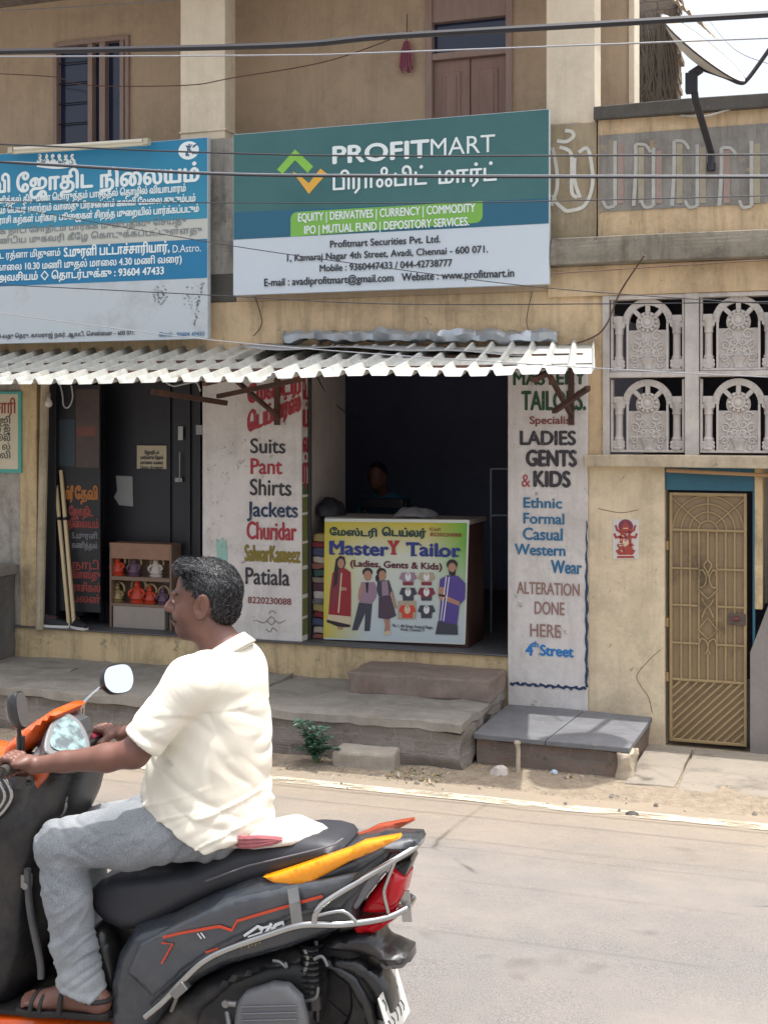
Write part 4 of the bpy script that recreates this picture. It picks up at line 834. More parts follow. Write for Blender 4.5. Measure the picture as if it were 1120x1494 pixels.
wire([(0, 107), (80, 112), (130, 124), (270, 124), (340, 113), (480, 88), (600, 45)], [.5, .4, .2, -.03, -.03, .3, .6], .004, WR, 'thin wire looping across the upstairs window and pillar')
wire([(-60, 18), (100, 10), (300, -4)], .3, .004, WG, 'pale wire under the ceiling at the top left corner')
wire([(0, 45), (70, 48), (130, 60), (200, 50), (262, 33)], .7, .006, WR, 'thick brown wire sagging under the upstairs ceiling')
wire([(1035, 30), (1070, 70), (1120, 92), (1200, 110)], [1.2, 0, -.5, -1], .003, WG, 'thin wire dropping against the sky beside the dish')
wire([(372, 432), (382, 470), (370, 490)], -0.03, .004, WR, 'short brown wire hanging below the left corner of the teal sign')
wire([(776, 425), (768, 465), (772, 486)], -0.03, .003, WR, 'short brown wire hanging below the right corner of the teal sign')
wire([(462, 548), (480, 580), (505, 602), (528, 612)], [.25, .6, .9, 1.3], .004, WB, 'dark wire drooping along the inner wall of the tailor shop')
# ================================================================== THINGS AT THE SHOPS
BD = M('worn_black_board', '#1a1b20', .5, .3, 8)
SB = empty('poster_board', (0, 0, 0), 0, 'tall black board with orange and red Tamil lettering beside the open door', 'poster')
y = .1; m = MB(); m.box(X(78, y), X(146, y), y, y + .02, Z(110, 892, y), Z(110, 562, y)); m.build('board', BD, SB)
m = MB(); fline(m, 'ஸ்ரீ', 91, 107, 728, 712, y - .002, 0, .06); fline(m, 'தேவி', 110, 142, 728, 712, y - .002, 0, .06); fline(m, 'ஜோதிட', 101, 136, 752, 740, y - .002, 1, .06); fline(m, 'நிலையம்', 99, 144, 769, 758, y - .002, 1, .05)
for i, (tx, b_) in enumerate((('S.முரளி', 785), ('கணித்தல்', 799))): fline(m, tx, 105, 142, b_, b_ - 8, y - .002, 2, .04)
fline(m, 'நாடி', 106, 144, 829, 818, y - .002, 1, .05); fline(m, 'வாஸ்து', 106, 146, 843, 832, y - .002, 1, .05); fline(m, 'ராசிகல்', 106, 146, 862, 851, y - .002, 1, .05); fline(m, 'பலன்', 106, 146, 878, 868, y - .002, 1, .05)
m.build('lettering', [flat('dull_orange_paint', '#a0652f', .6), flat('dull_red_paint', '#8a3d38', .6), flat('dull_grey_paint', '#77787d', .6)], SB)
m = MB(); m.box(X(79, y), X(110, y), y - .004, y - .0005, Z(90, 680, y), Z(90, 612, y), 0); m.box(X(111, y), X(145, y), y - .0045, y - .0005, Z(120, 682, y), Z(120, 568, y), 1); m.box(X(112, y), X(140, y), y - .0055, y - .0046, Z(120, 636, y), Z(120, 622, y), 2); m.build('printed_picture', [flat('picture_slate', '#2c3a44', .5), M('picture_brown', '#4a3c38', .5, .4, 12), flat('picture_red', '#6b3d36', .5)], SB)
DR = empty('shop_door', (0, 0, 0), 0, 'dark metal door with pasted notices standing open in the left shop', 'door')
y = .34; BM = M('black_metal_door', '#191a22', .45, .25, 5, .1, 30)
m = MB(); m.box(X(150, y), X(292, y), y, y + .03, FZ + .01, 2.6); m.build('leaf', BM, DR)
m = MB()
for a, b in ((146, 153), (244, 250), (273, 279), (288, 294)): m.box(X(a, y), X(b, y), y - .02, y - .001, FZ + .01, 2.6)
m.build('stile', BM, DR, bevel=.003)
m = MB(); m.tube([F(262, 660, y - .03), F(262, 703, y - .03)], .006, 6); m.box(X(258, y), X(268, y), y - .03, y - .02, Z(262, 703, y), Z(262, 697, y)); m.build('bolt', M('steel_bolt', '#8b8c90', .4, metal=.6), DR)
def paper(x0, y0, x1, y1, yy, col, label, txt=None, torn=False):
    e = empty('paper_notice', (0, 0, 0), 0, label, 'notice', 'notices on the dark door'); m = MB()
    if torn: m.prism([F(a, b, yy) for a, b in ((x0 + 3, y0), (x1, y0 + 1), (x1 + 1, y1), (x0 + 8, y1 - 2), (x0, y1 - 14), (x0 + 5, y0 + 22))], (0, .002, 0))
    else: m.box(X(x0, yy), X(x1, yy), yy - .003, yy, Z((x0 + x1) / 2, y1, yy), Z((x0 + x1) / 2, y0, yy))
    m.build('sheet', M('notice_paper', col, .8, .12, 10), e)
    if txt:
        m = MB()
        for i, t_ in enumerate(txt): fline(m, t_, x0 + 5 + 6 * (i == 0), x1 - 5 - 6 * (i == 0), y0 + 12 + i * 7.5, y0 + 7.5 + i * 7.5, yy - .0035, 0, .06)
        m.build('lettering', INK, e)
    return e
paper(200, 650, 243, 684, y - .024, '#b3a890', 'cream printed notice pasted on the dark door', ('ஜோதிடம்', 'பார்க்கும் நேரம்', 'மாலை வரை', 'தொடர்புக்கு'))
paper(166, 694, 193, 739, y - .002, '#8d8f90', 'torn grey white paper scrap on the dark door', torn=True)
paper(260, 622, 267, 642, y - .022, '#b0b0b3', 'small white sticker high on the right side of the dark door')
paper(286, 620, 295, 634, y - .03, '#a2a3a5', 'small white sticker at the edge of the dark door next to the pillar')
# display case
SH = empty('display_case', (0, 0, 0), 0, 'low brown display case with small idols in the left shop doorway', 'display case')
y = .16; sx0, sx1 = X(160, y), X(250, y); z0, z1 = FZ, Z(205, 796, y)
CW = M('case_wood', '#7d6656', .6, .25, 6, .1, 30, vec=(8, 1, 1))
m = MB(); m.box(sx0, sx0 + .015, y, y + .16, z0, z1); m.box(sx1 - .015, sx1, y, y + .16, z0, z1); m.box(sx0 + .015, sx1 - .015, y + .15, y + .16, z0, z1); m.build('side_panel', CW, SH)
m = MB(); m.box(sx0, sx1, y - .004, y + .149, z1, z1 + .015); m.box(sx0 + .015, sx1 - .015, y - .002, y + .149, Z(205, 816, y), z1); m.build('header', M('case_header', '#8d6a55', .6, .3, 9), SH)
za, zb2, zc = Z(205, 848, y), Z(205, 882, y), Z(205, 840, y)
m = MB(); m.box(sx0 + .015, sx1 - .015, y - .003, y + .149, za, za + .03); m.box(sx0 + .015, sx1 - .015, y - .001, y + .149, zb2 - .02, zb2); m.build('shelf', CW, SH, bevel=.002)
m = MB(); m.box(sx0 + .03, sx1 - .06, y + .0, y + .14, z0, zb2 - .021); m.build('drawer', M('grey_drawer', '#9a9087', .6, .2, 6), SH, bevel=.004)
IR = M('vermilion_idol', '#b03a22', .45, .3, 30); IG = M('brass_idol', '#8d7a55', .4, .3, 30, metal=.4); IP = M('dull_purple_idol', '#5c4356', .5, .3, 30); IW = M('pale_idol', '#b5aaa0', .5, .2, 30)
def idol(px, base, h, mt, lab):
    e = empty('figurine', (X(px, y + .06), y + .06, base), 0, lab, 'figurine', 'figurines in the display case'); k = h / .16
    m = MB(); I = Matrix.Scale(k, 4)
    m.lathe([(0, 0), (.055, 0), (.06, .012), (.045, .02), (.06, .035), (.05, .055), (.038, .075), (.044, .095), (.03, .11), (0, .112)], I, 14, flat=.7); m.build('seated_body', mt, e, smooth=True)
    m = MB(); m.lathe([(0, 0), (.02, .004), (.026, .02), (.02, .036), (.016, .04), (.02, .046), (.012, .062), (0, .068)], I @ Matrix.Translation((0, -.005, .105)), 12); m.build('head', mt, e, smooth=True)
    for s_ in (-1, 1): m = MB(); m.tube([I @ Vector(q) for q in ((s_ * .04, -.005, .095), (s_ * .062, -.015, .07), (s_ * .045, -.035, .05))], [.012 * k, .011 * k, .009 * k], 8); m.build('arm', mt, e, smooth=True)
    m = MB(); m.lathe([(.05, -.004), (.066, 0), (.066, .006), (.05, .01)], I @ Matrix.Translation((0, .02, .115)) @ Matrix.Rotation(math.pi / 2, 4, 'X'), 18); m.build('halo', IG, e, smooth=True)
idol(172, za + .03, .16, IR, 'orange red figurine on the left of the upper shelf'); idol(196, za + .03, .15, IP, 'dull purple figurine in the middle of the upper shelf'); idol(228, za + .03, .155, IW, 'pale figurine on the right of the upper shelf')
idol(172, zb2, .145, IG, 'brassy figurine on the left of the lower shelf'); idol(201, zb2, .18, IR, 'tallest bright vermilion figurine on the lower shelf'); idol(219, zb2, .14, IR, 'short red figurine right of the tallest one on the lower shelf'); idol(238, zb2, .13, IP, 'dark figurine at the right end of the lower shelf')
# leaning battens, bulb, cables, shoes
for a, b, lab in ((80, 101, 'left one of two cream battens leaning beside the black board'), (89, 108.5, 'right one of two cream battens leaning beside the black board')):
    p0, p1 = F(b, 896, -.0), F(a, 686, .085); p0.z = FZ + .005; e = empty('batten', (0, 0, 0), 0, lab, 'batten', 'leaning battens'); m = MB(); m.beam(p0, p1, .026, .022, (0, 1, 0)); m.build('bar', flat('cream_plastic', '#c2b08b', .45), e, bevel=.004)
    m = MB(); d = (p1 - p0); m.beam(p0 + d * .68, p0 + d * .70, .03, .026, (0, 1, 0)); m.beam(p0 - d * .004, p0 + d * .012, .029, .025, (0, 1, 0)); m.build('clip', BLACK, e)
LB = empty('light_bulb', (0, 0, 0), 0, 'white light bulb in a holder under the awning at the left shop', 'light bulb')
q = F(71, 588, -.08); m = MB(); m.lathe([(0, -.035), (.018, -.03), (.029, -.012), (.03, 0), (.024, .018), (.014, .034), (.012, .045)], Matrix.Translation(q), 16); m.build('globe', flat('bulb_glass', '#cfcac4', .25), LB, smooth=True)
m = MB(); m.lathe([(.014, .04), (.017, .045), (.017, .07), (.008, .085), (.004, .09), (.004, .2)], Matrix.Translation(q), 12); m.build('holder', flat('holder_plastic', '#8f867c', .5), LB, smooth=True)
m = MB(); m.tube(spline([F(86, 556, 0), F(91, 575, -.02), F(93, 592, -.02), (F(100, 594, -.02)), F(106, 580, 0), F(104, 562, 0)], 5), .006, 6); tag(m.build('cable', flat('white_flex', '#b0b3b5', .5), smooth=True), 'white flex curling down under the awning beside the bulb', 'cable')
m = MB(); m.tube(spline([F(240, 556, -.5), F(252, 563, -.5), F(270, 560, -.5), F(286, 558, -.5), F(292, 570, -.4)], 5), .006, 6); tag(m.build('cable', flat('white_flex', '#b0b3b5', .5), smooth=True), 'white flex looped under the awning near the rusty brace', 'cable')
def shoe(px, ln, rz, lab):
    c = F(px, 913, .01); c.z = FZ; e = empty('shoe', c, rz, lab, 'shoe', 'shoes on the shop floor'); n = 15; up = []; so_ = []
    for i in range(n):
        t = i / (n - 1); x = (t - .5) * ln; wd = .042 * (math.sin(math.pi * min(1, max(.0, t * .94 + .03))) ** .45) * (.82 + .3 * t); h = .035 + .05 * (1 - t) ** 1.3
        up.append((x, wd, h)); so_.append((x, wd + .004))
    m = MB(); vs = []
    for x, wd, h in up:
        for j in range(9): a = math.pi * j / 8; vs.append((x, wd * math.cos(a), .018 + h * math.sin(a) ** .7))
    m.add(vs, [(i * 9 + j, i * 9 + j + 1, i * 9 + 10 + j, i * 9 + 9 + j) for i in range(n - 1) for j in range(8)] + [tuple(range(9)), tuple(range((n - 1) * 9, n * 9))]); m.build('upper', BLACK, e, smooth=True, angle=60)
    m = MB(); lo = [(x, w_, 0) for x, w_ in so_] + [(x, -w_, 0) for x, w_ in so_[::-1]]; m.prism(lo, (0, 0, .022)); m.build('sole', flat('white_sole', '#c5c3bf', .6), e, bevel=.004)
    m = MB(); m.tube([(-ln * .3, .03, .085), (-ln * .42, 0, .095), (-ln * .3, -.03, .085), (-ln * .1, -.02, .075), (-ln * .08, .02, .075), (-ln * .3, .03, .085)], .005, 6); m.build('collar', flat('collar_maroon', '#5a3a34', .7), e, smooth=True)
shoe(87, .27, .15, 'black shoe with white sole on the left shop floor, nearer the pipe'); shoe(114, .25, -.5, 'black shoe with white sole on the left shop floor, partly behind its mate')
# bench at the left edge
BE = empty('stone_bench', (0, 0, 0), 0, 'grey masonry bench with thick top slab at the left edge', 'bench')
y0 = -.42; bx_ = X(27, -.005); m = MB(); m.box(bx_ - .9, bx_, y0, -.005, Z(26, 848, y0), Z(26, 833, y0)); rough_up(m.build('top_slab', CONC, BE, bevel=.008), .008, 5, 1, 6)
m = MB(); m.box(bx_ - .9, bx_ - .03, y0 + .03, -.006, PZ - .01, Z(26, 848, y0)); rough_up(m.build('base', plaster('bench_render', '#6f6d69', '#3d3b3a', .8, .5, .6), BE, bevel=.01), .012, 5, 3, 6)
# tailor shop contents
SW = empty('sewing_machine', (0, 0, 0), 0, 'dark sewing machine on its table in the dim tailor shop', 'sewing machine')
q = Vector((X(560, 1.2), 1.2, Z(560, 742, 1.2))); m = MB(); m.box(q.x - .28, q.x + .3, 1.0, 1.42, FZ + .62, FZ + .66); m.build('table_top', CW, SW, bevel=.006)
zt_ = FZ + .66; m = MB(); m.box(q.x - .2, q.x + .2, 1.12, 1.28, zt_, zt_ + .04); m.box(q.x + .1, q.x + .18, 1.15, 1.25, zt_ + .04, zt_ + .25); m.box(q.x - .2, q.x + .18, 1.155, 1.245, zt_ + .25, zt_ + .34); m.box(q.x - .2, q.x - .14, 1.16, 1.24, zt_ + .12, zt_ + .25); m.lathe([(0, -.015), (.07, -.012), (.07, .012), (0, .015)], Matrix.Translation((q.x + .2, 1.2, zt_ + .28)) @ Matrix.Rotation(math.pi / 2, 4, 'Y'), 18); m.build('machine_head', M('machine_black', '#1e2026', .3, .2, 8), SW, bevel=.012)
for sx in (-.25, .27):
    for sy_ in (1.03, 1.39): m = MB(); m.box(q.x + sx - .015, q.x + sx + .015, sy_ - .015, sy_ + .015, FZ, FZ + .62); m.build('leg', DK, SW)
def heap(name, c, rx, ry, h, mt, lab, cat, seed, parent=None):
    m = MB(); nu, nv = 26, 10; vs = []
    for j in range(nv + 1):
        for i in range(nu):
            a = 2 * math.pi * i / nu; t = j / nv; r = math.cos(t * math.pi / 2); k_ = 1 + .22 * mnoise.noise(Vector((math.cos(a) * 2, math.sin(a) * 2, t * 2 + seed)))
            v = Vector((rx * r * math.cos(a) * k_, ry * r * math.sin(a) * k_, h * math.sin(t * math.pi / 2) * k_)); v += mnoise.noise_vector(v * 14 + Vector((seed, 0, 0))) * min(h, .06) * .22; v.z = max(0, v.z); vs.append(v)
    m.add(vs, [(j * nu + i, j * nu + (i + 1) % nu, (j + 1) * nu + (i + 1) % nu, (j + 1) * nu + i) for j in range(nv) for i in range(nu)] + [tuple(range(nu))[::-1]])
    o = m.build(name, mt, parent, smooth=True, angle=80, loc=c)
    return tag(o, lab, cat) if lab else o
heap('folded_cloth', Vector((X(606, .4), .4, ctop)), .17, .14, .065, M('grey_cloth', '#7b797c', .9, .2, 14), 'crumpled grey cloth lying on top of the counter', 'cloth', 5)
heap('bag', Vector((X(482, .36), .36, ctop)), .11, .13, .13, M('black_bag', '#1f1f25', .6, .2, 14), 'black bag lying on the left end of the counter', 'bag', 8)
rc = ['#8a5a52', '#b3a79a', '#4a4f6a', '#7a3038', '#9a8a5c', '#6a6e72', '#b8b1a8', '#5a3f4a', '#8f7f74', '#3f5a55']
cl = empty('cloth_pile', (lp1 + .078, .3, FZ), 0, 'tall pile of folded cloth between the pillar and the counter', 'cloth pile'); zz = 0
for i in range(15):
    h = .04 + .025 * ((i * 7) % 5) / 4; m = MB(); m.box(-.062 + .006 * math.sin(i * 2.3), .062 + .006 * math.sin(i * 3.1), -.13, .13 + .02 * math.cos(i), zz, zz + h - .004)
    o = m.build('folded_piece', M('piece_cloth', rc[i % 10], .95, .25, 25, .4, 60), cl, bevel=.014); rough_up(o, .012, 14, i, 3); zz += h
RK = empty('metal_rack', (0, 0, 0), 0, 'thin pale metal frame at the right side of the dark tailor shop', 'rack')
m = MB(); y = .9
for a, b in (((716, 684), (716, 752)), ((716, 684), (748, 684)), ((716, 752), (748, 752))): m.tube([F(a[0], a[1], y), F(b[0], b[1], y)], .008, 6)
for px in (716, 748): p = F(px, 752, y); m.tube([p, Vector((p.x, y, FZ))], .008, 6)
m.build('frame', M('grey_rack_paint', '#777a80', .5), RK)
# garland in the upper doorway side
GA = empty('hanging_tassel', (0, 0, 0), 0, 'pink and dark tassel hanging on the upstairs wall left of the door', 'tassel')
y = wy - .04; q = F(593, 60, y); m = MB(); m.tube([F(594, 20, y), q], .004, 5); m.build('string', WR, GA)
m = MB()
for i in range(9): a = -.05 + .0125 * i; m.tube(spline([q + Vector((a * .3, 0, 0)), q + Vector((a * .8, -.01, -.1)), q + Vector((a + .01 * math.sin(i * 3), -.01, -.2 - .02 * (i % 3)))], 4), .009, 5, i % 2)
m.build('strands', [flat('pink_thread', '#a4586a', .8), flat('dark_thread', '#5a3a48', .8)], GA)
# ================================================================== KERB SIDE
SLAB = plaster('black_stone_slab', '#717276', '#454442', .6, .2, .4, '#85817a')
SS = empty('stone_ledge', (0, 0, 0), 0, 'dark polished stone slabs laid on a low brick plinth below the painted pillar', 'stone ledge')
s0, s1, sm_ = X(739), X(951), X(846); sz = .215
m = MB()
fb = G(690, 1071, sz); fr_ = G(918, 1092, sz); fm = G(795, 1081, sz); bm_ = G(852, 1037, sz); bl_ = G(742, 1026, sz); br = G(951, 1047, sz); 
for pl in ([fb, fm - Vector((.004, 0, 0)), bm_ - Vector((.004, 0, 0)), bl_], [fm + Vector((.004, 0, 0)), fr_, br, bm_ + Vector((.004, 0, 0))]):
    m = MB(); m.prism([p + Vector((0, 0, -.03)) for p in pl], (0, 0, .032)); m.build('slab', SLAB, SS, bevel=.004)
m = MB(); m.prism([Vector((fb.x + .02, fb.y + .03, -.05)), Vector((fr_.x - .07, fr_.y + .03, -.05)), Vector((br.x - .03, -.01, -.05)), Vector((bl_.x, -.01, -.05))], (0, 0, sz + .018)); rough_up(m.build('brick_plinth', brick_mat('weathered_plinth_brick', '#75625a', '#8d7668', '#7d756b', 1, .9), SS), .02, 6, 4, 10)
m = MB(); m.box(fr_.x - .085, fr_.x + .02, fr_.y + .0, fr_.y + .2, -.05, sz - .031); o = m.build('corner_stone', plaster('pale_cement_lump', '#b3a794', '#5e554a', .6, .4, .4), SS, bevel=.03); rough_up(o, .03, 9, 2, 5)
# brick step, stone block, post
stp = F(505, 985, -.48)
m = MB(); m.box(stp.x, X(738), -.45, -.006, PZ - .01, PZ + .14); o = m.build('brick_step', plaster('worn_step_render', '#8a7b70', '#574e48', .8, .4, .8, '#8a6f60'), bevel=.018); rough_up(o, .018, 8, 3, 8); tag(o, 'worn brick step in front of the tailor shop doorway', 'step')
a = G(485, 1122, .0); b = G(577, 1128, 0); m = MB(); m.box(a.x, b.x, a.y + .0, a.y + .26, -.04, .125); o = m.build('stone_block', plaster('grey_kerb_stone', '#9c958a', '#5f5850', .6, .3, .5, '#a79c8d'), bevel=.035); rough_up(o, .018, 9, 5, 6); tag(o, 'rounded grey stone block standing on the road edge beside the weed', 'stone')
q = G(755, 1133, .0); m = MB(); m.tube([q + Vector((0, 0, -.02)), q + Vector((.004, 0, .17)), q + Vector((0, 0, .20))], [.015, .014, .016], 10); m.tube([q + Vector((0, 0, .2)), q + Vector((0, 0, .215))], [.021, .019], 10); tag(rough_up(m.build('marker_post', plaster('pale_post', '#b5a995', '#6b6054', .6, .4, .3), smooth=True), .004, 20, 2), 'short pale post standing at the foot of the stone ledge', 'post')
# litter
def crumple(name, px, py, r, h, col, lab, cat, seed): 
    c = G(px, py, .0); c.z = gz(c.x, c.y) + .002; return heap(name, c, r, r * .7, h, M(name + '_paper', col, .7, .25, 40), lab, cat, seed)
crumple('plastic_bag', 728, 1136, .06, .08, '#b3aaa3', 'crumpled pale plastic bag beside the short post', 'bag', 12)
crumple('paper_cup', 807, 1134, .028, .045, '#aebfcf', 'small crushed pale blue cup on the soil strip', 'cup', 14)
crumple('paper_scrap', 990, 1106, .06, .02, '#93aeaa', 'pale green paper scrap lying in front of the gate', 'litter', 16)
crumple('paper_scrap', 998, 1135, .055, .02, '#b98d66', 'brown cardboard scrap lying on the threshold stones', 'litter', 18)
crumple('paper_scrap', 652, 1135, .03, .02, '#b5aba0', 'small pale scrap near the corner of the stone ledge', 'litter', 22)
c = G(922, 1189, 0); m = MB(); m.lathe([(0, .018), (.02, .017), (.034, .01), (.04, 0)], Matrix.Translation((c.x, c.y, gz(c.x, c.y))), 14, flat=.7); tag(m.build('road_stud', M('dark_stud', '#3a3531', .6), smooth=True), 'small dark stud on the white road edge line', 'road stud')
# broken-leaf litter and dry weeds along the kerb (nobody could count it)
m = MB(); rng = random.Random(11)
for i in range(1500):
    x = rng.uniform(X(655), X(930)) if rng.random() < .75 else rng.uniform(X(390), X(1100)); c = Vector((x, PY - .0 - abs(rng.gauss(.08, .1)), 0)) if x < X(720) else Vector((x, fb.y + .05 - abs(rng.gauss(.06, .12)), 0))
    s_ = rng.uniform(.006, .02); a = rng.uniform(0, 6.28); u = Vector((math.cos(a), math.sin(a), rng.uniform(-.2, .9))) * s_; v_ = Vector((-math.sin(a), math.cos(a), rng.uniform(-.3, .3))) * s_ * rng.uniform(.2, .6); c.z = gz(c.x, c.y) + .006 + .025 * rng.random() ** 2
    m.add([c - u, c + v_, c + u, c - v_], [(0, 1, 2, 3)], rng.choice((0, 0, 1, 2)))
for i in range(420):
    x = rng.uniform(X(-100), X(1120)); c = Vector((x, PY - abs(rng.gauss(.1, .16)), 0)); c.z = gz(c.x, c.y) + .006; r = rng.choice((.004, .005, .007, .01, .016)) * rng.uniform(.7, 1.3)
    vs_ = [c + Vector((r * math.cos(a) * rng.uniform(.7, 1.2), r * math.sin(a) * rng.uniform(.7, 1.2), -.3 * r)) for a in (0, 1.05, 2.1, 3.14, 4.2, 5.2)] + [c + Vector((r * .6 * math.cos(a), r * .6 * math.sin(a), r * rng.uniform(.4, .9))) for a in (0, 1.05, 2.1, 3.14, 4.2, 5.2)]
    m.add(vs_, [(j, (j + 1) % 6, 6 + (j + 1) % 6, 6 + j) for j in range(6)] + [tuple(range(6, 12))], rng.choice((2, 3, 3)))
tag(m.build('kerb_weeds', [M('dry_leaf', '#a08a5c', .9, .3, 30), M('green_weed', '#5f6f34', .9, .3, 30), M('pale_litter', '#a59e90', .9, .2, 30), M('grey_pebble', '#77706a', .9, .3, 30)]), kind='stuff')
# the weed at the platform foot
PL = empty('weed', (0, 0, 0), 0, 'leafy blue green weed growing at the foot of the brick pavement', 'plant')
base = G(462, 1118, 0); m = MB(); lf = MB(); rng = random.Random(5)
for i in range(15):
    a = rng.uniform(0, 6.28); r = rng.uniform(.04, .17); top = base + Vector((r * math.cos(a) * 1.0 + .02, r * math.sin(a) * .45 - .06, rng.uniform(.12, .34))); st = spline([base, base + (top - base) * .5 + Vector((0, 0, .05)), top], 5); m.tube(st, [.005 - .003 * j / (len(st) - 1) for j in range(len(st))], 5)
    for p in st[3:]:
        for k_ in range(5):
            b = rng.uniform(0, 6.28); L_ = rng.uniform(.022, .048); d = Vector((math.cos(b), math.sin(b), rng.uniform(-.3, .5))).normalized(); sd = d.cross(Vector((0, 0, 1))).normalized() * L_ * .32; nn = sd.cross(d).normalized() * L_ * .12
            q0 = p + d * .008; lf.add([q0, q0 + d * L_ * .45 + sd + nn, q0 + d * L_, q0 + d * L_ * .45 - sd + nn, q0 + d * L_ * .5], [(0, 4, 1), (1, 4, 2), (0, 3, 4), (3, 2, 4)], rng.choice((0, 0, 1)))
m.build('stem', M('weed_stem', '#5b6b4a', .8), PL, smooth=True); lf.build('foliage', [M('weed_leaf', '#3f6350', .6, .3, 30), M('weed_leaf_pale', '#5a7f68', .6, .3, 30)], PL)
# ================================================================== SCOOTER  (local frame: s forward, b towards the pavement-far side of camera = rider's left, z up)
PSI = math.radians(-4)
FA = Vector((-math.cos(PSI), math.sin(PSI), 0)); LA = Vector((-math.sin(PSI), -math.cos(PSI), 0))
_d = ray(490, HZ); _o = CAM + _d * 4.14; OS = Vector((_o.x, _o.y, gz(_o.x, _o.y)))
def S(px, py, lat=0.0):                                       # picture point on the scooter's own upright plane, lat metres to the rider's left
    d = ray(px, py); o = OS + LA * lat; t = (o - CAM).dot(LA) / d.dot(LA); p = CAM + d * t - OS
    return Vector((p.dot(FA), lat, p.z))
RZ = math.atan2(FA.y, FA.x)                                   # local x = forward, y = rider's left
def inflate(outline, latc, hw, re=.03, step=.02, gmin=0.0, taper=None, pxlat=None, local=False, asym=False):
    """solid with a traced side outline, rounded across its width"""
    o3 = [Vector(p) for p in outline] if local else [S(a, b, latc + hw * .8 if pxlat is None else pxlat) for a, b in outline]
    P = [(p.x, p.z) for p in o3]; R = []
    for i in range(len(P)):
        a, b = P[i], P[(i + 1) % len(P)]; L = math.hypot(b[0] - a[0], b[1] - a[1]); n = max(1, int(L / step))
        R += [(a[0] + (b[0] - a[0]) * j / n, a[1] + (b[1] - a[1]) * j / n) for j in range(n)]
    if _area(R) < 0: R = R[::-1]
    ra = np.array(R); rb = np.roll(ra, -1, 0)
    def dist(x, y):
        d = rb - ra; t = np.clip(((x - ra[:, 0]) * d[:, 0] + (y - ra[:, 1]) * d[:, 1]) / ((d ** 2).sum(1) + 1e-12), 0, 1)
        return float(np.sqrt(((ra + d * t[:, None] - (x, y)) ** 2).sum(1).min()))
    x0, y0 = ra.min(0); x1, y1 = ra.max(0); I = []
    st = step
    for i in range(int((x1 - x0) / st) + 2):
        for j in range(int((y1 - y0) / st) + 2):
            q = (x0 + i * st + (st / 2 if j % 2 else 0), y0 + j * st)
            if _inside(q, R) and dist(*q) > st * .55: I.append(q)
    nR = len(R); vs = [Vector(q) for q in R + I]
    # an inner ring close to the edge keeps the rounding tight
    ring = []
    for i in range(nR):
        a, b, c = ra[i - 1], ra[i], ra[(i + 1) % nR]; t = (c - a) / (np.linalg.norm(c - a) + 1e-9); q = b + np.array((-t[1], t[0])) * min(re * .3, st * .4)
        if _inside(q, R) and dist(*q) > min(re * .3, st * .4) * .7: ring.append(tuple(q))
    vs += [Vector(q) for q in ring]
    v2, _, f2, *_r = delaunay_2d_cdt(vs, [(i, (i + 1) % nR) for i in range(nR)], [], 0, 1e-7)
    v2 = [(q.x, q.y) for q in v2]; fs = []
    for f in f2:
        cx_ = sum(v2[j][0] for j in f) / len(f); cy_ = sum(v2[j][1] for j in f) / len(f)
        if _inside((cx_, cy_), R): fs.append(tuple(f))
    g = []
    for x, y in v2:
        d = dist(x, y); g.append((gmin + (1 - gmin) * math.sqrt(max(0, 1 - (1 - min(d / re, 1)) ** 2)), taper(x, y) if taper else 1))
    n = len(v2); V = [Vector((x, latc + hw * a * k, y)) for (x, y), (a, k) in zip(v2, g)] + [Vector((x, latc - (hw * a * k if not asym else hw), y)) for (x, y), (a, k) in zip(v2, g)]
    FF = [f for f in fs] + [tuple(n + j for j in f[::-1]) for f in fs]
    cnt = {}
    for f in fs:
        for i in range(len(f)): e = (f[i], f[(i + 1) % len(f)]); cnt[e] = 1
    for (a, b) in list(cnt):
        if (b, a) not in cnt: FF.append((b, a, n + a, n + b))
    m = MB(); m.add(V, FF); return m
def sbuild(m, name, mt, parent, smooth=True, angle=50, **k):
    o = m.build(name, mt, parent, smooth=smooth, angle=angle, **k); bm = bmesh.new(); bm.from_mesh(o.data); bmesh.ops.remove_doubles(bm, verts=bm.verts, dist=1e-5); bmesh.ops.recalc_face_normals(bm, faces=bm.faces); bm.to_mesh(o.data); bm.free()
    o.data.polygons.foreach_set('use_smooth', [smooth] * len(o.data.polygons))
    if smooth: o.data.set_sharp_from_angle(angle=math.radians(angle))
    return o
def coat(name, c, rough=.25, dust=.35, dcol='#8d8272'):
    t = NT(name); c = lin(c); d = t.ramp(t.noise(4, 8, None, .75), .45, .8); d = t.mix(1, d, (dust,) * 3 + (1,), 'MULTIPLY'); b = t.mix(d, t.mix(t.noise(6), sc(c, .85), sc(c, 1.2)), lin(dcol))
    r = t.mix(d, (rough,) * 3 + (1,), (.6,) * 3 + (1,)); t.b.inputs['Coat Weight'].default_value = .5 if rough < .36 else 0; t.b.inputs['Coat Roughness'].default_value = .12; return t.out(b, r, t.bump(t.noise(300, 2), .04, .002))
GRY = coat('charcoal_bodywork', '#33373d', .22, .2); BLK = coat('black_bodywork', '#17181c', .35, .25); RUB = coat('black_rubber', '#191919', .7, .3); ORG = coat('orange_bodywork', '#d9540f', .25, .15); YEO = coat('amber_yellow_bodywork', '#f0950c', .25, .1); RDO = coat('red_orange_bodywork', '#c23a12', .3, .1)
SEA = None
def seat_mat():
    t = NT('grey_black_leatherette'); c = t.mix(t.noise(5, 5), lin('#26272c'), lin('#35363c')); return t.out(c, .5, t.bump(t.noise(260, 3), .25, .003))
SEA = seat_mat(); CHR = M('chromed_tube', '#b8b8b6', .18, .1, 12, metal=1); STL = M('dull_steel', '#8a8a88', .4, .2, 20, metal=.8); PLM = coat('grey_cast_cover', '#66676a', .45, .5)
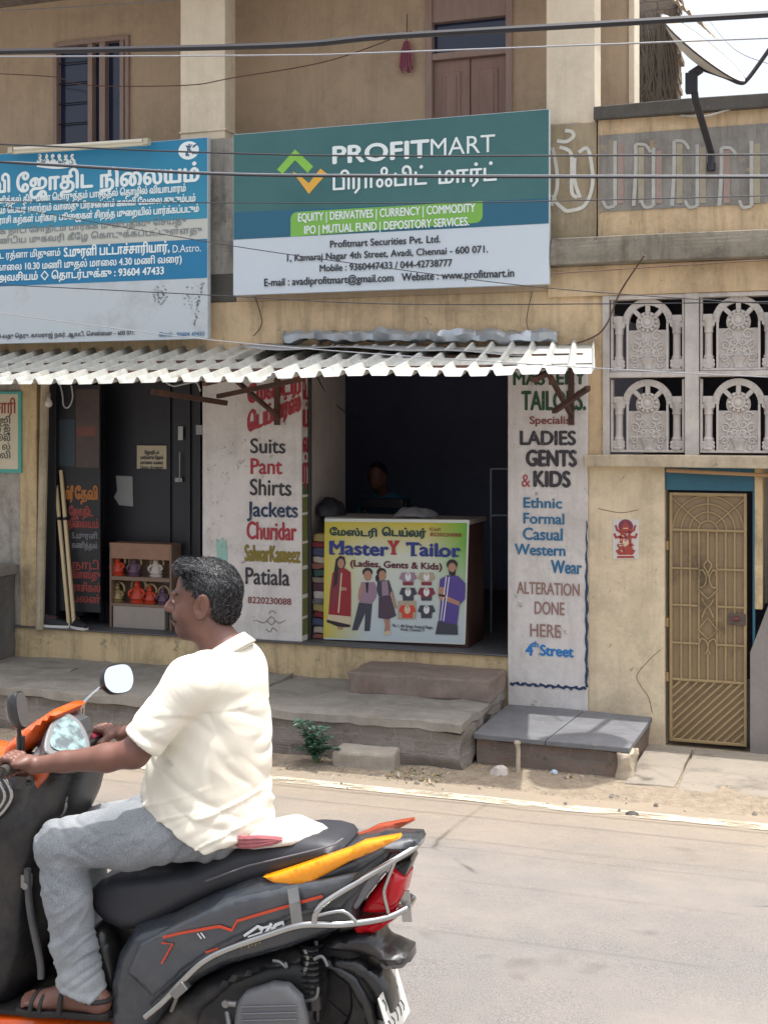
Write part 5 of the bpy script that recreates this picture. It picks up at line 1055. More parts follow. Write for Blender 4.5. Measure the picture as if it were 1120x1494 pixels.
REDL = NT('red_lens').out(lin('#b5101c'), .12); CLR = NT('smoked_clear_lens').out(lin('#77797c'), .12)
SCT = empty('scooter', OS, RZ, 'dark grey and orange scooter with chrome guard rails ridden along the road', 'scooter')
# seat
so = [(146, 1300), (149, 1284), (160, 1272), (188, 1266), (240, 1262), (292, 1255), (325, 1240), (350, 1228), (385, 1220), (420, 1213), (455, 1211), (480, 1213), (500, 1219), (508, 1230), (505, 1243), (470, 1255), (430, 1266), (380, 1278), (330, 1294), (285, 1314), (250, 1333), (222, 1346), (195, 1347), (168, 1335), (152, 1318)]
seat = sbuild(inflate(so, 0, .14, .05, .018, .55, pxlat=.03), 'seat', SEA, SCT)
sm_ = MB(); sm_.tube([S(500, 1224, .115), S(488, 1232, .15), S(470, 1238, .155), S(420, 1250, .158), S(360, 1264, .158), S(300, 1286, .158)], .003, 5); sbuild(sm_, 'seam', M('seat_thread', '#5d5e63', .6), seat)
# body
bo = [(158, 1494), (160, 1430), (172, 1388), (195, 1350), (250, 1335), (300, 1310), (360, 1284), (420, 1270), (480, 1254), (540, 1238), (596, 1238), (600, 1246), (585, 1262), (560, 1262), (540, 1290), (512, 1332), (510, 1362), (470, 1372), (430, 1385), (375, 1400), (330, 1412), (285, 1436), (245, 1470), (215, 1520), (160, 1530)]
wid = lambda x, y: .36 + .64 * min(1, max(0, (x + .30) / .42))
body = sbuild(inflate(bo, 0, .19, .05, .02, .55, taper=wid), 'body_panel', GRY, SCT)
m = MB()
m2 = inflate([(180, 1420), (200, 1375), (255, 1348), (330, 1312), (400, 1296), (470, 1285), (520, 1275), (500, 1305), (470, 1330), (400, 1352), (330, 1385), (270, 1420), (225, 1462)], .176, .02, .03, .02, .1, taper=wid)
sbuild(m2, 'side_cowl', coat('slate_bodywork', '#41454b', .2, .2), body)
def dec(pts, w_, lat, mi=0, mb=None): mb.ribbon([S(a, b, lat) for a, b in pts], w_, (0, 1, 0), mi, .002)
m = MB(); la = .202
dec([(238, 1368), (262, 1362), (320, 1352), (338, 1358), (346, 1344), (400, 1328), (470, 1308)], .008, la, 0, m); dec([(236, 1376), (252, 1378), (236, 1406)], .006, la, 0, m); dec([(300, 1390), (318, 1384), (316, 1392)], .005, la, 0, m); dec([(352, 1378), (366, 1368), (380, 1370)], .005, la, 0, m)
m.build('decal', RDO, body)
m = MB(); W2 = flat('decal_silver', '#c9cccf', .3)
for p, w_ in (([(356, 1366), (376, 1352), (384, 1354), (380, 1362), (362, 1368)], .008), ([(386, 1364), (396, 1348)], .009), ([(378, 1356), (392, 1352), (400, 1356)], .006), ([(396, 1360), (402, 1350), (413, 1346), (414, 1353), (404, 1360), (396, 1361)], .010), ([(288, 1362), (294, 1370)], .003), ([(293, 1361), (299, 1369)], .003)): dec(p, w_, la + .002, 0, m)
m.build('model_script', W2, body)
m = MB()
for i, (a, b) in enumerate(((352, 1384), (357, 1382), (362, 1383), (367, 1380), (372, 1380), (378, 1377))): dec([(a, b), (a + 2, b - 4)], .004, la, 0, m)
m.build('small_script', M('decal_gold', '#8f7c4c', .4), body)
# tail section
tl = [(522, 1333), (535, 1310), (556, 1284), (572, 1268), (590, 1284), (584, 1312), (572, 1334), (545, 1336)]
lamp = sbuild(inflate(tl, 0, .085, .04, .015, .5, pxlat=.07), 'tail_lamp', REDL, SCT)
sbuild(inflate([(512, 1346), (580, 1338), (574, 1346), (548, 1364), (515, 1366)], 0, .085, .03, .015, .5, pxlat=.07), 'tail_lamp', REDL, SCT)
sbuild(inflate([(480, 1318), (500, 1300), (545, 1272), (568, 1268), (548, 1290), (520, 1328), (485, 1338)], .085, .018, .03, .015, .2), 'indicator_lens', CLR, SCT)
sbuild(inflate([(480, 1318), (500, 1300), (545, 1272), (568, 1268), (548, 1290), (520, 1328), (485, 1338)], -.085, .018, .03, .015, .2, pxlat=.08), 'indicator_lens', CLR, SCT)
sbuild(inflate([(572, 1262), (600, 1250), (602, 1256), (590, 1284), (572, 1284)], .0, .05, .01, .02, .8, pxlat=.03), 'rear_reflector_box', BLK, SCT)
# grab rails
sbuild(inflate([(382, 1281), (400, 1276), (455, 1258), (508, 1240), (528, 1230), (580, 1221), (582, 1225), (545, 1244), (510, 1258), (462, 1284), (450, 1293), (424, 1294), (398, 1289)], .15, .03, .012, .014, .5), 'grab_rail', YEO, SCT)
sbuild(inflate([(382, 1281), (400, 1276), (455, 1258), (508, 1240), (528, 1230), (580, 1221), (582, 1225), (545, 1244), (510, 1258), (462, 1284), (450, 1293), (424, 1294), (398, 1289)], -.10, .02, .012, .014, .35, pxlat=.10), 'grab_rail', coat('brown_red_bodywork', '#9a3a17', .35, .1), SCT)
# chrome guard
def mir(p): return Vector((p.x, -p.y, p.z))
for sg in (1, -1):
    f = (lambda p: p) if sg == 1 else mir
    m = MB(); L = .225
    m.tube(spline([f(S(212, 1484, L)), f(S(238, 1462, L)), f(S(266, 1432, L)), f(S(296, 1404, L)), f(S(330, 1386, L)), f(S(390, 1365, L)), f(S(440, 1350, L)), f(S(500, 1349, .19)), f(S(560, 1340, .11)), f(S(592, 1326, .045))], 5), .011, 10)
    m.tube(spline([f(S(458, 1346, L)), f(S(462, 1330, L)), f(S(478, 1314, .21)), f(S(530, 1282, .16)), f(S(580, 1252, .10)), f(S(600, 1240, .06)), f(S(607, 1235, .035)), f(S(606, 1236, .01))], 5), .010, 10)
    m.tube(spline([f(S(576, 1256, .11)), f(S(563, 1290, .115)), f(S(560, 1305, .115)), f(S(566, 1332, .105))], 4), .006, 8)
    m.tube(spline([f(S(462, 1336, L)), f(S(500, 1330, .21)), f(S(520, 1346, .2))], 4), .006, 8)
    sbuild(m, 'guard_rail', CHR, SCT)
    m = MB(); m.beam(f(S(427, 1296, .2)), f(S(430, 1318, .215)), .035, .006, (0, 1, 0)); m.beam(f(S(430, 1318, .215)), f(S(434, 1350, .226)), .035, .006, (0, 1, 0)); sbuild(m, 'guard_strap', STL, SCT, smooth=False)
m = MB(); q = S(592, 1326, .02); m.tube([S(592, 1326, .045), S(596, 1322, .0), mir(S(592, 1326, .045))], .011, 10); m.tube([S(606, 1236, .01), mir(S(606, 1236, .01))], .010, 10)
m.beam(S(590, 1300, .03), S(594, 1345, .03), .03, .008, (0, 1, 0)); sbuild(m, 'guard_crosspiece', CHR, SCT)
m = MB(); m.beam(S(254, 1452, .226), S(272, 1436, .226), .03, .03, (0, 1, 0)); m.beam(S(262, 1446, .226), S(250, 1476, .2), .012, .012, (0, 1, 0)); sbuild(m, 'guard_clamp', STL, SCT, smooth=False, bevel=.003)
sbuild(inflate([(214, 1494), (246, 1468), (290, 1436), (335, 1412), (390, 1396), (440, 1388), (452, 1396), (440, 1410), (395, 1418), (345, 1440), (300, 1480), (290, 1540), (214, 1540)], 0, .15, .04, .02, .5, pxlat=.12), 'lower_cowl', coat('lower_cowl_black', '#232427', .45, .4), SCT)
sbuild(inflate([(455, 1392), (480, 1400), (520, 1426), (545, 1470), (555, 1530), (538, 1530), (528, 1480), (505, 1440), (478, 1420), (450, 1412)], 0, .062, .02, .018, .6, pxlat=.06), 'inner_fender', BLK, SCT)
# rear mudguard, light hood, plate
sbuild(inflate([(452, 1384), (470, 1372), (520, 1360), (545, 1362), (556, 1384), (592, 1400), (594, 1412), (560, 1416), (548, 1404), (520, 1394), (480, 1392)], 0, .09, .03, .018, .4, pxlat=.08), 'mudguard', BLK, SCT)
sbuild(inflate([(556, 1396), (592, 1396), (596, 1404), (588, 1414), (560, 1417), (553, 1408)], 0, .07, .02, .015, .5, pxlat=.05), 'plate_lamp', coat('grey_hood', '#6a6a6a', .4, .4), SCT)
sbuild(inflate([(478, 1396), (520, 1400), (552, 1422), (566, 1448), (572, 1480), (565, 1494), (548, 1494), (545, 1460), (530, 1436), (505, 1420), (480, 1415)], 0, .065, .02, .018, .5, pxlat=.06), 'mudflap', BLK, SCT)
pc_ = S(581, 1462, .0); m = MB(); U = Vector((-.0, -1, 0)); Vv = Vector((.045, 0, .12)) ; c = pc_
pa = Vector((-.30, 0, -.95)).normalized(); hw_ = .115
P4 = [c + Vector((.02, s_ * hw_, 0)) + pa * t_ for s_, t_ in ((1, -.055), (-1, -.055), (-1, .085), (1, .085))]; nrm_ = (P4[1] - P4[0]).cross(P4[3] - P4[0]).normalized(); nrm_ = nrm_ if nrm_.x < 0 else -nrm_
m.prism(P4, nrm_ * .004); plate = m.build('number_plate', flat('plate_white', '#cdccc4', .5), SCT, bevel=.001)
m = MB(); rng = random.Random(9)
for r_ in range(2):
    for k_ in range(4 + r_):
        u = (k_ + .7) / (5 + r_); q = P4[0] + (P4[1] - P4[0]) * u + (P4[3] - P4[0]) * (.25 + .45 * r_) + nrm_ * .005; e1 = (P4[1] - P4[0]).normalized() * .009; e2 = (P4[3] - P4[0]).normalized() * .018
        m.ribbon([q - e1 - e2, q + e1 * rng.uniform(-1, 1) - e2, q + e1, q + e2 * .9, q - e1 * rng.uniform(-.5, 1) + e2 * .8], .0035, nrm_)
m.build('worn_digits', INK, plate)
# rear wheel, engine, exhaust side cover
def wheel(sx, zc, R, wd, name='wheel'):
    T = Matrix.Translation((sx, 0, zc)) @ Matrix.Rotation(math.pi / 2, 4, 'X'); m = MB()
    m.lathe([(R - .085, -wd * .42), (R - .05, -wd * .5), (R - .02, -wd * .45), (R - .004, -wd * .25), (R, 0), (R - .004, wd * .25), (R - .02, wd * .45), (R - .05, wd * .5), (R - .085, wd * .42)], T, 40)
    for i in range(44):
        a = 2 * math.pi * i / 44; 
        for sg in (1, -1): m.box(-.008, .008, -.006, .006, R - .012, R + .003, 0, Matrix.Translation((sx, 0, zc)) @ Matrix.Rotation(a, 4, 'Y') @ Matrix.Translation((0, sg * wd * .22, 0)) @ Matrix.Rotation(sg * .6, 4, 'Z'))
    o = sbuild(m, name, RUB, SCT); m = MB()
    m.lathe([(R - .085, -wd * .43), (R - .095, -wd * .3), (R - .1, 0), (R - .095, wd * .3), (R - .085, wd * .43)], T, 36); m.lathe([(.0, wd * .4), (.05, wd * .4), (.055, 0), (.05, -wd * .4), (0, -wd * .4)], T, 20)
    m.lathe([(0, .012), (R - .09, .012), (R - .09, -.012), (0, -.012)], T, 36)
    for i in range(5): a = 2 * math.pi * i / 5; u = Vector((math.cos(a), 0, math.sin(a))); m.beam(Vector((sx, 0, zc)) + u * .04, Vector((sx, 0, zc)) + u * (R - .09), .05, .035, (0, 1, 0))
    sbuild(m, 'rim', coat('black_alloy', '#131315', .5, .2), o); return o
WX = S(454, 1510).x; wheel(WX, .238, .236, .1)
sbuild(inflate([(340, 1494), (343, 1466), (356, 1450), (395, 1437), (418, 1440), (437, 1458), (446, 1494), (446, 1530), (340, 1530)], .165, .028, .025, .015, .4), 'engine_cover', PLM, SCT)
m = MB()
for k_ in range(4): m.tube([S(352, 1470 + k_ * 10, .197), S(434, 1468 + k_ * 10, .197)], .003, 6)
sbuild(m, 'cover_rib', PLM, SCT); m = MB(); m.tube([S(327, 1464, .19), S(345, 1466, .19)], .01, 8); m.lathe([(0, 0), (.012, 0), (.012, .01), (0, .01)], Matrix.Translation(S(330, 1464, .19)) @ Matrix.Rotation(-math.pi / 2, 4, 'X'), 8); sbuild(m, 'footrest_bolt', STL, SCT)
sbuild(inflate([(290, 1440), (330, 1418), (380, 1405), (430, 1396), (462, 1400), (470, 1440), (462, 1494), (440, 1540), (300, 1540), (270, 1480)], .03, .1, .04, .02, .5, pxlat=.1), 'engine', coat('oily_engine', '#1d1e20', .5, .4), SCT)
m = MB(); m.tube([S(452, 1378, .1), S(458, 1470, .1)], .03, 12); m.tube([S(461, 1372, .11), S(463, 1490, .11)], .008, 8)
for k_ in range(9): m.lathe([(.03, 0), (.04, .006), (.03, .012)], Matrix.Translation(S(454, 1450 - k_ * 8.5, .1)), 14)
sbuild(m, 'shock_absorber', BLK, SCT)
m = MB()
for p in ([(398, 1402), (408, 1404), (418, 1412), (416, 1404)], [(444, 1386), (449, 1400), (444, 1420)], [(458, 1400), (470, 1396), (478, 1410)], [(440, 1462), (460, 1456), (464, 1440)]): m.tube(spline([S(a, b, .13) for a, b in p], 4), .006, 6)
sbuild(m, 'engine_pipework', STL, SCT)
# footboard, floor, leg shield, glovebox face
sbuild(inflate([(-150, 1462), (0, 1478), (130, 1487), (205, 1492), (214, 1500), (205, 1530), (0, 1520), (-150, 1500)], 0, .2, .02, .02, .75), 'footboard_trim', ORG, SCT)
sbuild(inflate([(-140, 1452), (0, 1466), (130, 1477), (212, 1483), (214, 1491), (130, 1487), (0, 1477), (-140, 1462)], 0, .205, .015, .02, .7), 'floor_mat', RUB, SCT)
sbuild(inflate([(-95, 1150), (-40, 1126), (30, 1116), (98, 1118), (110, 1128), (100, 1150), (88, 1186), (66, 1230), (52, 1290), (46, 1340), (42, 1390), (30, 1440), (10, 1470), (-130, 1462), (-160, 1400), (-150, 1250)], 0, .2, .06, .02, .35, taper=lambda x, y: 1 - .25 * min(1, max(0, (y - .75) / .2))), 'leg_shield', coat('dark_leg_shield', '#121319', .4, .2), SCT)
m = MB(); m.tube(spline([S(40, 1268, .2), S(44, 1330, .2), S(58, 1400, .2), S(60, 1428, .2)], 4), .012, 8); sbuild(m, 'shield_edge', coat('grey_edge', '#45464a', .4, .3), SCT)
m = MB(); m.box(-.016, .012, -.012, .012, -.02, .02, 0, Matrix.Translation(S(38, 1285, .19))); m.lathe([(0, 0), (.011, 0), (.012, .010), (0, .012)], Matrix.Translation(S(38, 1292, .205)) @ Matrix.Rotation(-math.pi / 2, 4, 'X'), 12); sbuild(m, 'bag_hook', STL, SCT)
m = MB(); m.tube(spline([S(94, 1165, .12), S(96, 1178, .12), S(90, 1190, .12), S(84, 1186, .12)], 4), .006, 8); m.tube([S(98, 1150, .12), S(95, 1168, .12)], .009, 8); sbuild(m, 'key', STL, SCT)
m = MB(); m.tube(spline([S(-30, 1090, .2), S(15, 1150, .2), S(8, 1180, .2), S(-20, 1205, .2)], 6), .008, 8); m.tube(spline([S(-30, 1105, .21), S(5, 1152, .21), S(0, 1178, .21), S(-30, 1200, .21)], 6), .006, 8); sbuild(m, 'control_cable', CHR, SCT)
sbuild(inflate([(138, 1352), (152, 1340), (164, 1346), (176, 1375), (186, 1410), (200, 1484), (120, 1484), (130, 1420)], 0, .12, .04, .02, .4, pxlat=.05), 'floor_hump', BLK, SCT)
# handlebar cowl, meter, mirrors, grips
sbuild(inflate([(-80, 1118), (-40, 1092), (10, 1100), (16, 1082), (36, 1062), (76, 1036), (86, 1033), (96, 1038), (92, 1046), (76, 1056), (62, 1078), (44, 1094), (26, 1104), (0, 1128), (-60, 1140)], 0, .13, .04, .016, .4, pxlat=.06), 'handlebar_cowl', ORG, SCT)
ml = [(56, 1092), (62, 1066), (76, 1048), (90, 1044), (112, 1054), (118, 1076), (110, 1092), (84, 1108), (60, 1108)]
met = sbuild(inflate(ml, -.01, .075, .03, .012, .5, pxlat=.03), 'instrument_cluster', coat('dark_meter', '#45474b', .35, .3), SCT)
def spl2(q): return [(v.x, v.y) for v in spline([Vector((a, b, 0)) for a, b in q], 4, True)]
# instrument glass faces the rider
gcen = S(100, 1070, .03); back = Vector((-.60, .36, .72)).normalized(); Ri = back.to_track_quat('Z', 'Y').to_matrix().to_4x4(); Ri.translation = gcen + back * .05
def gl():
    t = NT('scratched_meter_glass'); c = t.mix(t.ramp(t.noise(26, 4, None, .6), .42, .6), lin('#4a555b'), lin('#7f9a9a')); return t.out(c, .12)
def SP(px, py, p0, n):                                       # picture point on a tilted plane of the scooter
    d = ray(px, py); dl = Vector((d.dot(FA), d.dot(LA), d.z)); c = CAM - OS; cl = Vector((c.dot(FA), c.dot(LA), c.z)); return cl + dl * ((p0 - cl).dot(n) / dl.dot(n))
gp0 = gcen + back * .055
m = MB(); m.prism([SP(a, b, gp0 + back * .004, back) for a, b in spl2([(75, 1089), (78, 1066), (88, 1050), (97, 1046), (113, 1056), (124, 1078), (123, 1094), (98, 1097)])], back * -.004); m.build('meter_glass', gl(), met)
m = MB(); m.prism([SP(a, b, gp0, back) for a, b in spl2([(66, 1097), (70, 1064), (84, 1044), (97, 1039), (117, 1051), (131, 1078), (129, 1100), (98, 1106)])], back * -.05); m.build('meter_bezel', coat('bezel', '#55575a', .35, .3), met, bevel=.006)
sbuild(inflate([(44, 1100), (52, 1090), (80, 1084), (100, 1096), (104, 1110), (80, 1118), (48, 1114)], .03, .09, .025, .014, .3, pxlat=.1), 'switch_housing', coat('light_grey_switchgear', '#84868a', .4, .4), SCT)
hg = S(18, 1118, .32); hr = S(150, 1074, -.33)
m = MB(); m.tube(spline([hg + Vector((0, .08, 0)), hg, S(60, 1110, .15), S(80, 1100, .0), S(110, 1096, -.15), hr, hr + Vector((-.01, -.06, 0))], 6), .013, 10); sbuild(m, 'handlebar', BLK, SCT)
m = MB(); m.tube([hg + Vector((.012, -.075, 0)), hg + Vector((-.008, .075, 0))], .018, 12); sbuild(m, 'grip', RUB, SCT)
m = MB(); m.tube([hr + Vector((.02, .06, 0)), hr + Vector((-.01, -.06, 0))], .019, 12); sbuild(m, 'grip', M('pink_red_grip', '#a43a52', .6), SCT)
m = MB(); m.tube(spline([S(60, 1118, .16), S(30, 1128, .24), S(2, 1134, .34), S(-14, 1132, .42)], 4), .008, 8); sbuild(m, 'brake_lever', STL, SCT)
m = MB(); c = S(35, 1140, .26); m.box(-.02, .02, -.03, .02, -.02, .02, 0, Matrix.Translation(c)); m.tube([c + Vector((-.02, .01, 0)), c + Vector((-.034, .012, 0))], .009, 10); sbuild(m, 'switch_block', BLK, SCT)
sbuild(inflate([(44, 1124), (72, 1118), (66, 1136), (52, 1152), (46, 1140)], .2, .02, .02, .014, .3), 'cowl_lower_trim', coat('brown_orange', '#b0481c', .3, .3), SCT)
def mirror(stem, hx, hy, lat, w_, h_, nrm, edge=False):
    m = MB(); m.tube(stem, .0075, 10); m.tube([stem[0] - Vector((0, 0, .02)), stem[0] + Vector((0, 0, .03))], .014, 10); st = sbuild(m, 'mirror', BLK if edge else CHR, SCT)
    c = S(hx, hy, lat); R = nrm.normalized().to_track_quat('Z', 'Y').to_matrix().to_4x4(); R.translation = c
    def shp(k, z):
        o = [(-1, -.15), (-.92, .45), (-.6, .9), (-.1, 1), (.55, .95), (.9, .7), (1, .2), (.9, -.4), (.55, -.9), (0, -1), (-.6, -.85), (-.9, -.5)]
        return [R @ Vector((a * w_ * k, b * h_ * k, z)) for a, b in [(v.x, v.y) for v in spline([Vector((x, y, 0)) for x, y in o], 3, True)]]
    m = MB(); r0, r1, r2, r3 = shp(1, .002), shp(1.07, -.008), shp(.95, -.03), shp(.4, -.05); n = len(r0)
    m.add(r0 + r1 + r2 + r3, [(i, (i + 1) % n, n + (i + 1) % n, n + i) for i in range(n)] + [(n + i, n + (i + 1) % n, 2 * n + (i + 1) % n, 2 * n + i) for i in range(n)] + [(2 * n + i, 2 * n + (i + 1) % n, 3 * n + (i + 1) % n, 3 * n + i) for i in range(n)] + [tuple(range(3 * n, 4 * n))]); sbuild(m, 'mirror_shell', BLK, st)
    m = MB(); m.add(shp(.97, .003), [tuple(range(n))]); m.build('mirror_glass', NT('mirror_silver').out(lin('#e6e8ea'), .03, metal=1), st)
ms = lambda *p: spline([S(*q) for q in p], 5)
mirror(ms((121, 1060, -.22), (121, 1034, -.22), (124, 1024, -.23), (146, 1004, -.27), (158, 996, -.29)), 173, 991, -.30, .072, .052, Vector((-.88, .3, .36)))
mirror(ms((30, 1088, .2), (27, 1060, .21), (24, 1040, .22), (24, 1022, .23)), 32, 1036, .24, .036, .058, Vector((-.96, -.05, .2)), True)
# front wheel and fender (beyond the frame edge, seen from the side)
wheel(WX + 1.27, .238, .236, .09)
fx = WX + 1.27; T_ = Matrix.Translation((fx, 0, .238)) @ Matrix.Rotation(math.pi / 2, 4, 'X'); m = MB(); m.lathe([(.25, -.07), (.275, -.05), (.285, 0), (.275, .05), (.25, .07)], T_, 24, 0, .2, 2.7); o = sbuild(m, 'front_fender', ORG, SCT); s_ = o.modifiers.new('t', 'SOLIDIFY'); s_.thickness = .004
m = MB()
for sg in (.065, -.065): m.tube([Vector((fx, sg, .238)), Vector((fx - .17, sg * .6, .75))], .016, 8)
sbuild(m, 'fork', STL, SCT)
m = MB(); m.tube([Vector((.32, .12, .2)), Vector((.25, .2, .02)), Vector((.17, .22, .04))], .012, 8); sbuild(m, 'side_stand', STL, SCT)
# towel on the seat behind the rider
to = heap('towel', OS + Matrix.Rotation(RZ, 4, 'Z') @ S(398, 1222, .03), .17, .12, .055, None or M('white_towel', '#c9c2b8', .95, .15, 30, .5, 200), 'folded white and pink towel lying on the scooter seat behind the rider', 'towel', 31); to.rotation_euler = (0, math.radians(8), RZ)
pk = M('pink_towel_edge', '#a8656a', .95, .3, 40, .5, 150)
m = MB()
for k_ in range(3): m.tube(spline([Vector((.11, .06 - .0 * k_, .012 + .012 * k_)), Vector((.06, .115, .012 + .012 * k_)), Vector((-.01, .125, .016 + .01 * k_)), Vector((-.07, .10, .02))], 5), .009, 6)
m.build('striped_edge', pk, to, smooth=True)
# ================================================================== RIDER  (bodies grown as one smooth surface from blended tapering limbs)
class Flesh:
    def __init__(s, lo, hi, h):
        s.h = h; s.lo = np.array(lo, float); s.n = np.ceil((np.array(hi, float) - s.lo) / h).astype(int) + 1; s.f = np.full(tuple(s.n), 1.0, np.float32)
    def _sub(s, lo, hi):
        a = np.maximum(0, np.floor((np.array(lo) - s.lo) / s.h).astype(int)); b = np.minimum(s.n, np.ceil((np.array(hi) - s.lo) / s.h).astype(int) + 1)
        if (b <= a).any(): return None
        sl = tuple(slice(i, j) for i, j in zip(a, b)); ax = [s.lo[i] + s.h * np.arange(a[i], b[i]) for i in range(3)]
        return sl, np.meshgrid(*ax, indexing='ij', sparse=True)
    def _join(s, sl, d, k, sub):
        f = s.f[sl]; d = d.astype(np.float32)
        if sub: hh = np.maximum(k - np.abs(f + d), 0) / k; s.f[sl] = np.maximum(f, -d) + hh * hh * k * .25
        else: hh = np.maximum(k - np.abs(f - d), 0) / k; s.f[sl] = np.minimum(f, d) - hh * hh * k * .25
    def cone(s, a, ra, b, rb, k=.02, sub=False, sq=(1, 1, 1)):
        a, b = np.array(a, float), np.array(b, float); m = max(ra, rb) + k + 3 * s.h; q = s._sub(np.minimum(a, b) - m, np.maximum(a, b) + m)
        if q is None: return
        sl, (x, y, z) = q; d = b - a; t = np.clip(((x - a[0]) * d[0] + (y - a[1]) * d[1] + (z - a[2]) * d[2]) / (d @ d), 0, 1)
        dist = np.sqrt(((x - a[0] - t * d[0]) / sq[0]) ** 2 + ((y - a[1] - t * d[1]) / sq[1]) ** 2 + ((z - a[2] - t * d[2]) / sq[2]) ** 2) - (ra + (rb - ra) * t)
        s._join(sl, dist, k, sub)
    def chain(s, pts, rs, k=.02, **kw):
        for i in range(len(pts) - 1): s.cone(pts[i], rs[i], pts[i + 1], rs[i + 1], k, **kw)
    def egg(s, c, r, k=.02, sub=False, rot=None):
        c = np.array(c, float); r = np.array(r, float); m = r.max() + k + 3 * s.h; q = s._sub(c - m, c + m)
        if q is None: return
        sl, (x, y, z) = q; x, y, z = x - c[0], y - c[1], z - c[2]
        if rot is not None: R = np.array(rot); x, y, z = (R[0, i] * x + R[1, i] * y + R[2, i] * z for i in range(3))
        g = np.sqrt((x / r[0]) ** 2 + (y / r[1]) ** 2 + (z / r[2]) ** 2); g2 = np.sqrt((x / r[0] ** 2) ** 2 + (y / r[1] ** 2) ** 2 + (z / r[2] ** 2) ** 2) + 1e-9
        s._join(sl, g * (g - 1) / g2, k, sub)
    def cut(s, fn, k=.006):                                    # keep where fn(x,y,z) < 0
        ax = [s.lo[i] + s.h * np.arange(s.n[i]) for i in range(3)]; d = fn(*np.meshgrid(*ax, indexing='ij', sparse=True)).astype(np.float32); d = np.broadcast_to(d, s.f.shape)
        hh = np.maximum(k - np.abs(s.f - d), 0) / k; s.f = np.maximum(s.f, d) + hh * hh * k * .25
    def surface(s):                                            # naive surface nets
        f = s.f; f[0] = f[-1] = 1; f[:, 0] = f[:, -1] = 1; f[:, :, 0] = f[:, :, -1] = 1
        ins = f < 0; n = [i - 1 for i in f.shape]
        cnt = np.zeros(n, np.int8)
        for a in (0, 1):
            for b in (0, 1):
                for c in (0, 1): cnt += ins[a:a + n[0], b:b + n[1], c:c + n[2]]
        act = np.argwhere((cnt > 0) & (cnt < 8)); idx = np.full(n, -1, np.int64); idx[tuple(act.T)] = np.arange(len(act))
        P = np.zeros((len(act), 3)); W = np.zeros(len(act)); cor = [(a, b, c) for a in (0, 1) for b in (0, 1) for c in (0, 1)]
        vals = {c: f[tuple((act + c).T)] for c in cor}
        for c0 in cor:
            for ax in range(3):
                if c0[ax]: continue
                c1 = list(c0); c1[ax] = 1; c1 = tuple(c1); u, v = vals[c0], vals[c1]; m = (u < 0) != (v < 0); t = np.where(m, u / np.where(m, u - v, 1), 0)
                p = np.array(c0, float)[None] + t[:, None] * (np.array(c1) - np.array(c0))[None]; P += p * m[:, None]; W += m
        V = s.lo + s.h * (act + P / W[:, None]); Q = []
        for ax in range(3):
            o1, o2 = [i for i in range(3) if i != ax]; A = [slice(1, -1)] * 3; A[ax] = slice(0, -1); Bs = [slice(1, -1)] * 3; Bs[ax] = slice(1, None)
            e = ins[tuple(A)] != ins[tuple(Bs)]; w_ = np.argwhere(e); off = np.array([1, 1, 1]); off[ax] = 0; w_ = w_ + off; flip = ins[tuple(w_.T)]
            def g(d1, d2): q = w_.copy(); q[:, o1] -= d1; q[:, o2] -= d2; return idx[tuple(q.T)]
            quad = np.stack([g(0, 0), g(1, 0), g(1, 1), g(0, 1)], 1); fl = flip if ax != 1 else ~flip; quad[fl] = quad[fl][:, ::-1]; Q.append(quad)
        return V, np.concatenate(Q)
def flesh_obj(name, fl, mt, parent, folds=None, relax=3):
    V, Q = fl.surface(); E = np.concatenate([Q[:, [0, 1]], Q[:, [1, 2]], Q[:, [2, 3]], Q[:, [3, 0]]])
    def avg(v):
        a = np.zeros_like(v); c = np.zeros(len(v)); np.add.at(a, E[:, 0], v[E[:, 1]]); np.add.at(c, E[:, 0], 1); np.add.at(a, E[:, 1], v[E[:, 0]]); np.add.at(c, E[:, 1], 1); return a / np.maximum(c, 1)[:, None]
    for _ in range(relax): V = V + .5 * (avg(V) - V); V = V - .52 * (avg(V) - V) if _ % 2 else V
    if folds:
        me0 = bpy.data.meshes.new('t'); me0.from_pydata(V.tolist(), [], Q.tolist()); me0.update(); nn = np.zeros(len(V) * 3); me0.vertex_normals.foreach_get('vector', nn); nn = nn.reshape(-1, 3); bpy.data.meshes.remove(me0)
        c = V[Q].mean(1); fn_ = np.cross(V[Q[:, 1]] - V[Q[:, 0]], V[Q[:, 2]] - V[Q[:, 0]])
        d = np.array([folds(Vector(p)) for p in V]); V = V + nn * d[:, None]
    me = bpy.data.meshes.new(name); me.from_pydata(V.tolist(), [], Q.tolist()); bm = bmesh.new(); bm.from_mesh(me); bmesh.ops.recalc_face_normals(bm, faces=bm.faces); bm.to_mesh(me); bm.free()
    me.materials.append(mt); me.polygons.foreach_set('use_smooth', [True] * len(me.polygons)); return put(bpy.data.objects.new(name, me), parent)
def nz(p, sx, sy, sz_, seed=0): return mnoise.noise(Vector((p.x * sx + seed, p.y * sy + seed * 1.7, p.z * sz_)))
def ridge(p, sx, sy, sz_, seed=0): return max(0, 1 - 2.6 * abs(nz(p, sx, sy, sz_, seed)))
RID = empty('person', OS, RZ, 'man in cream short sleeved shirt and faded grey jeans riding the scooter', 'person')
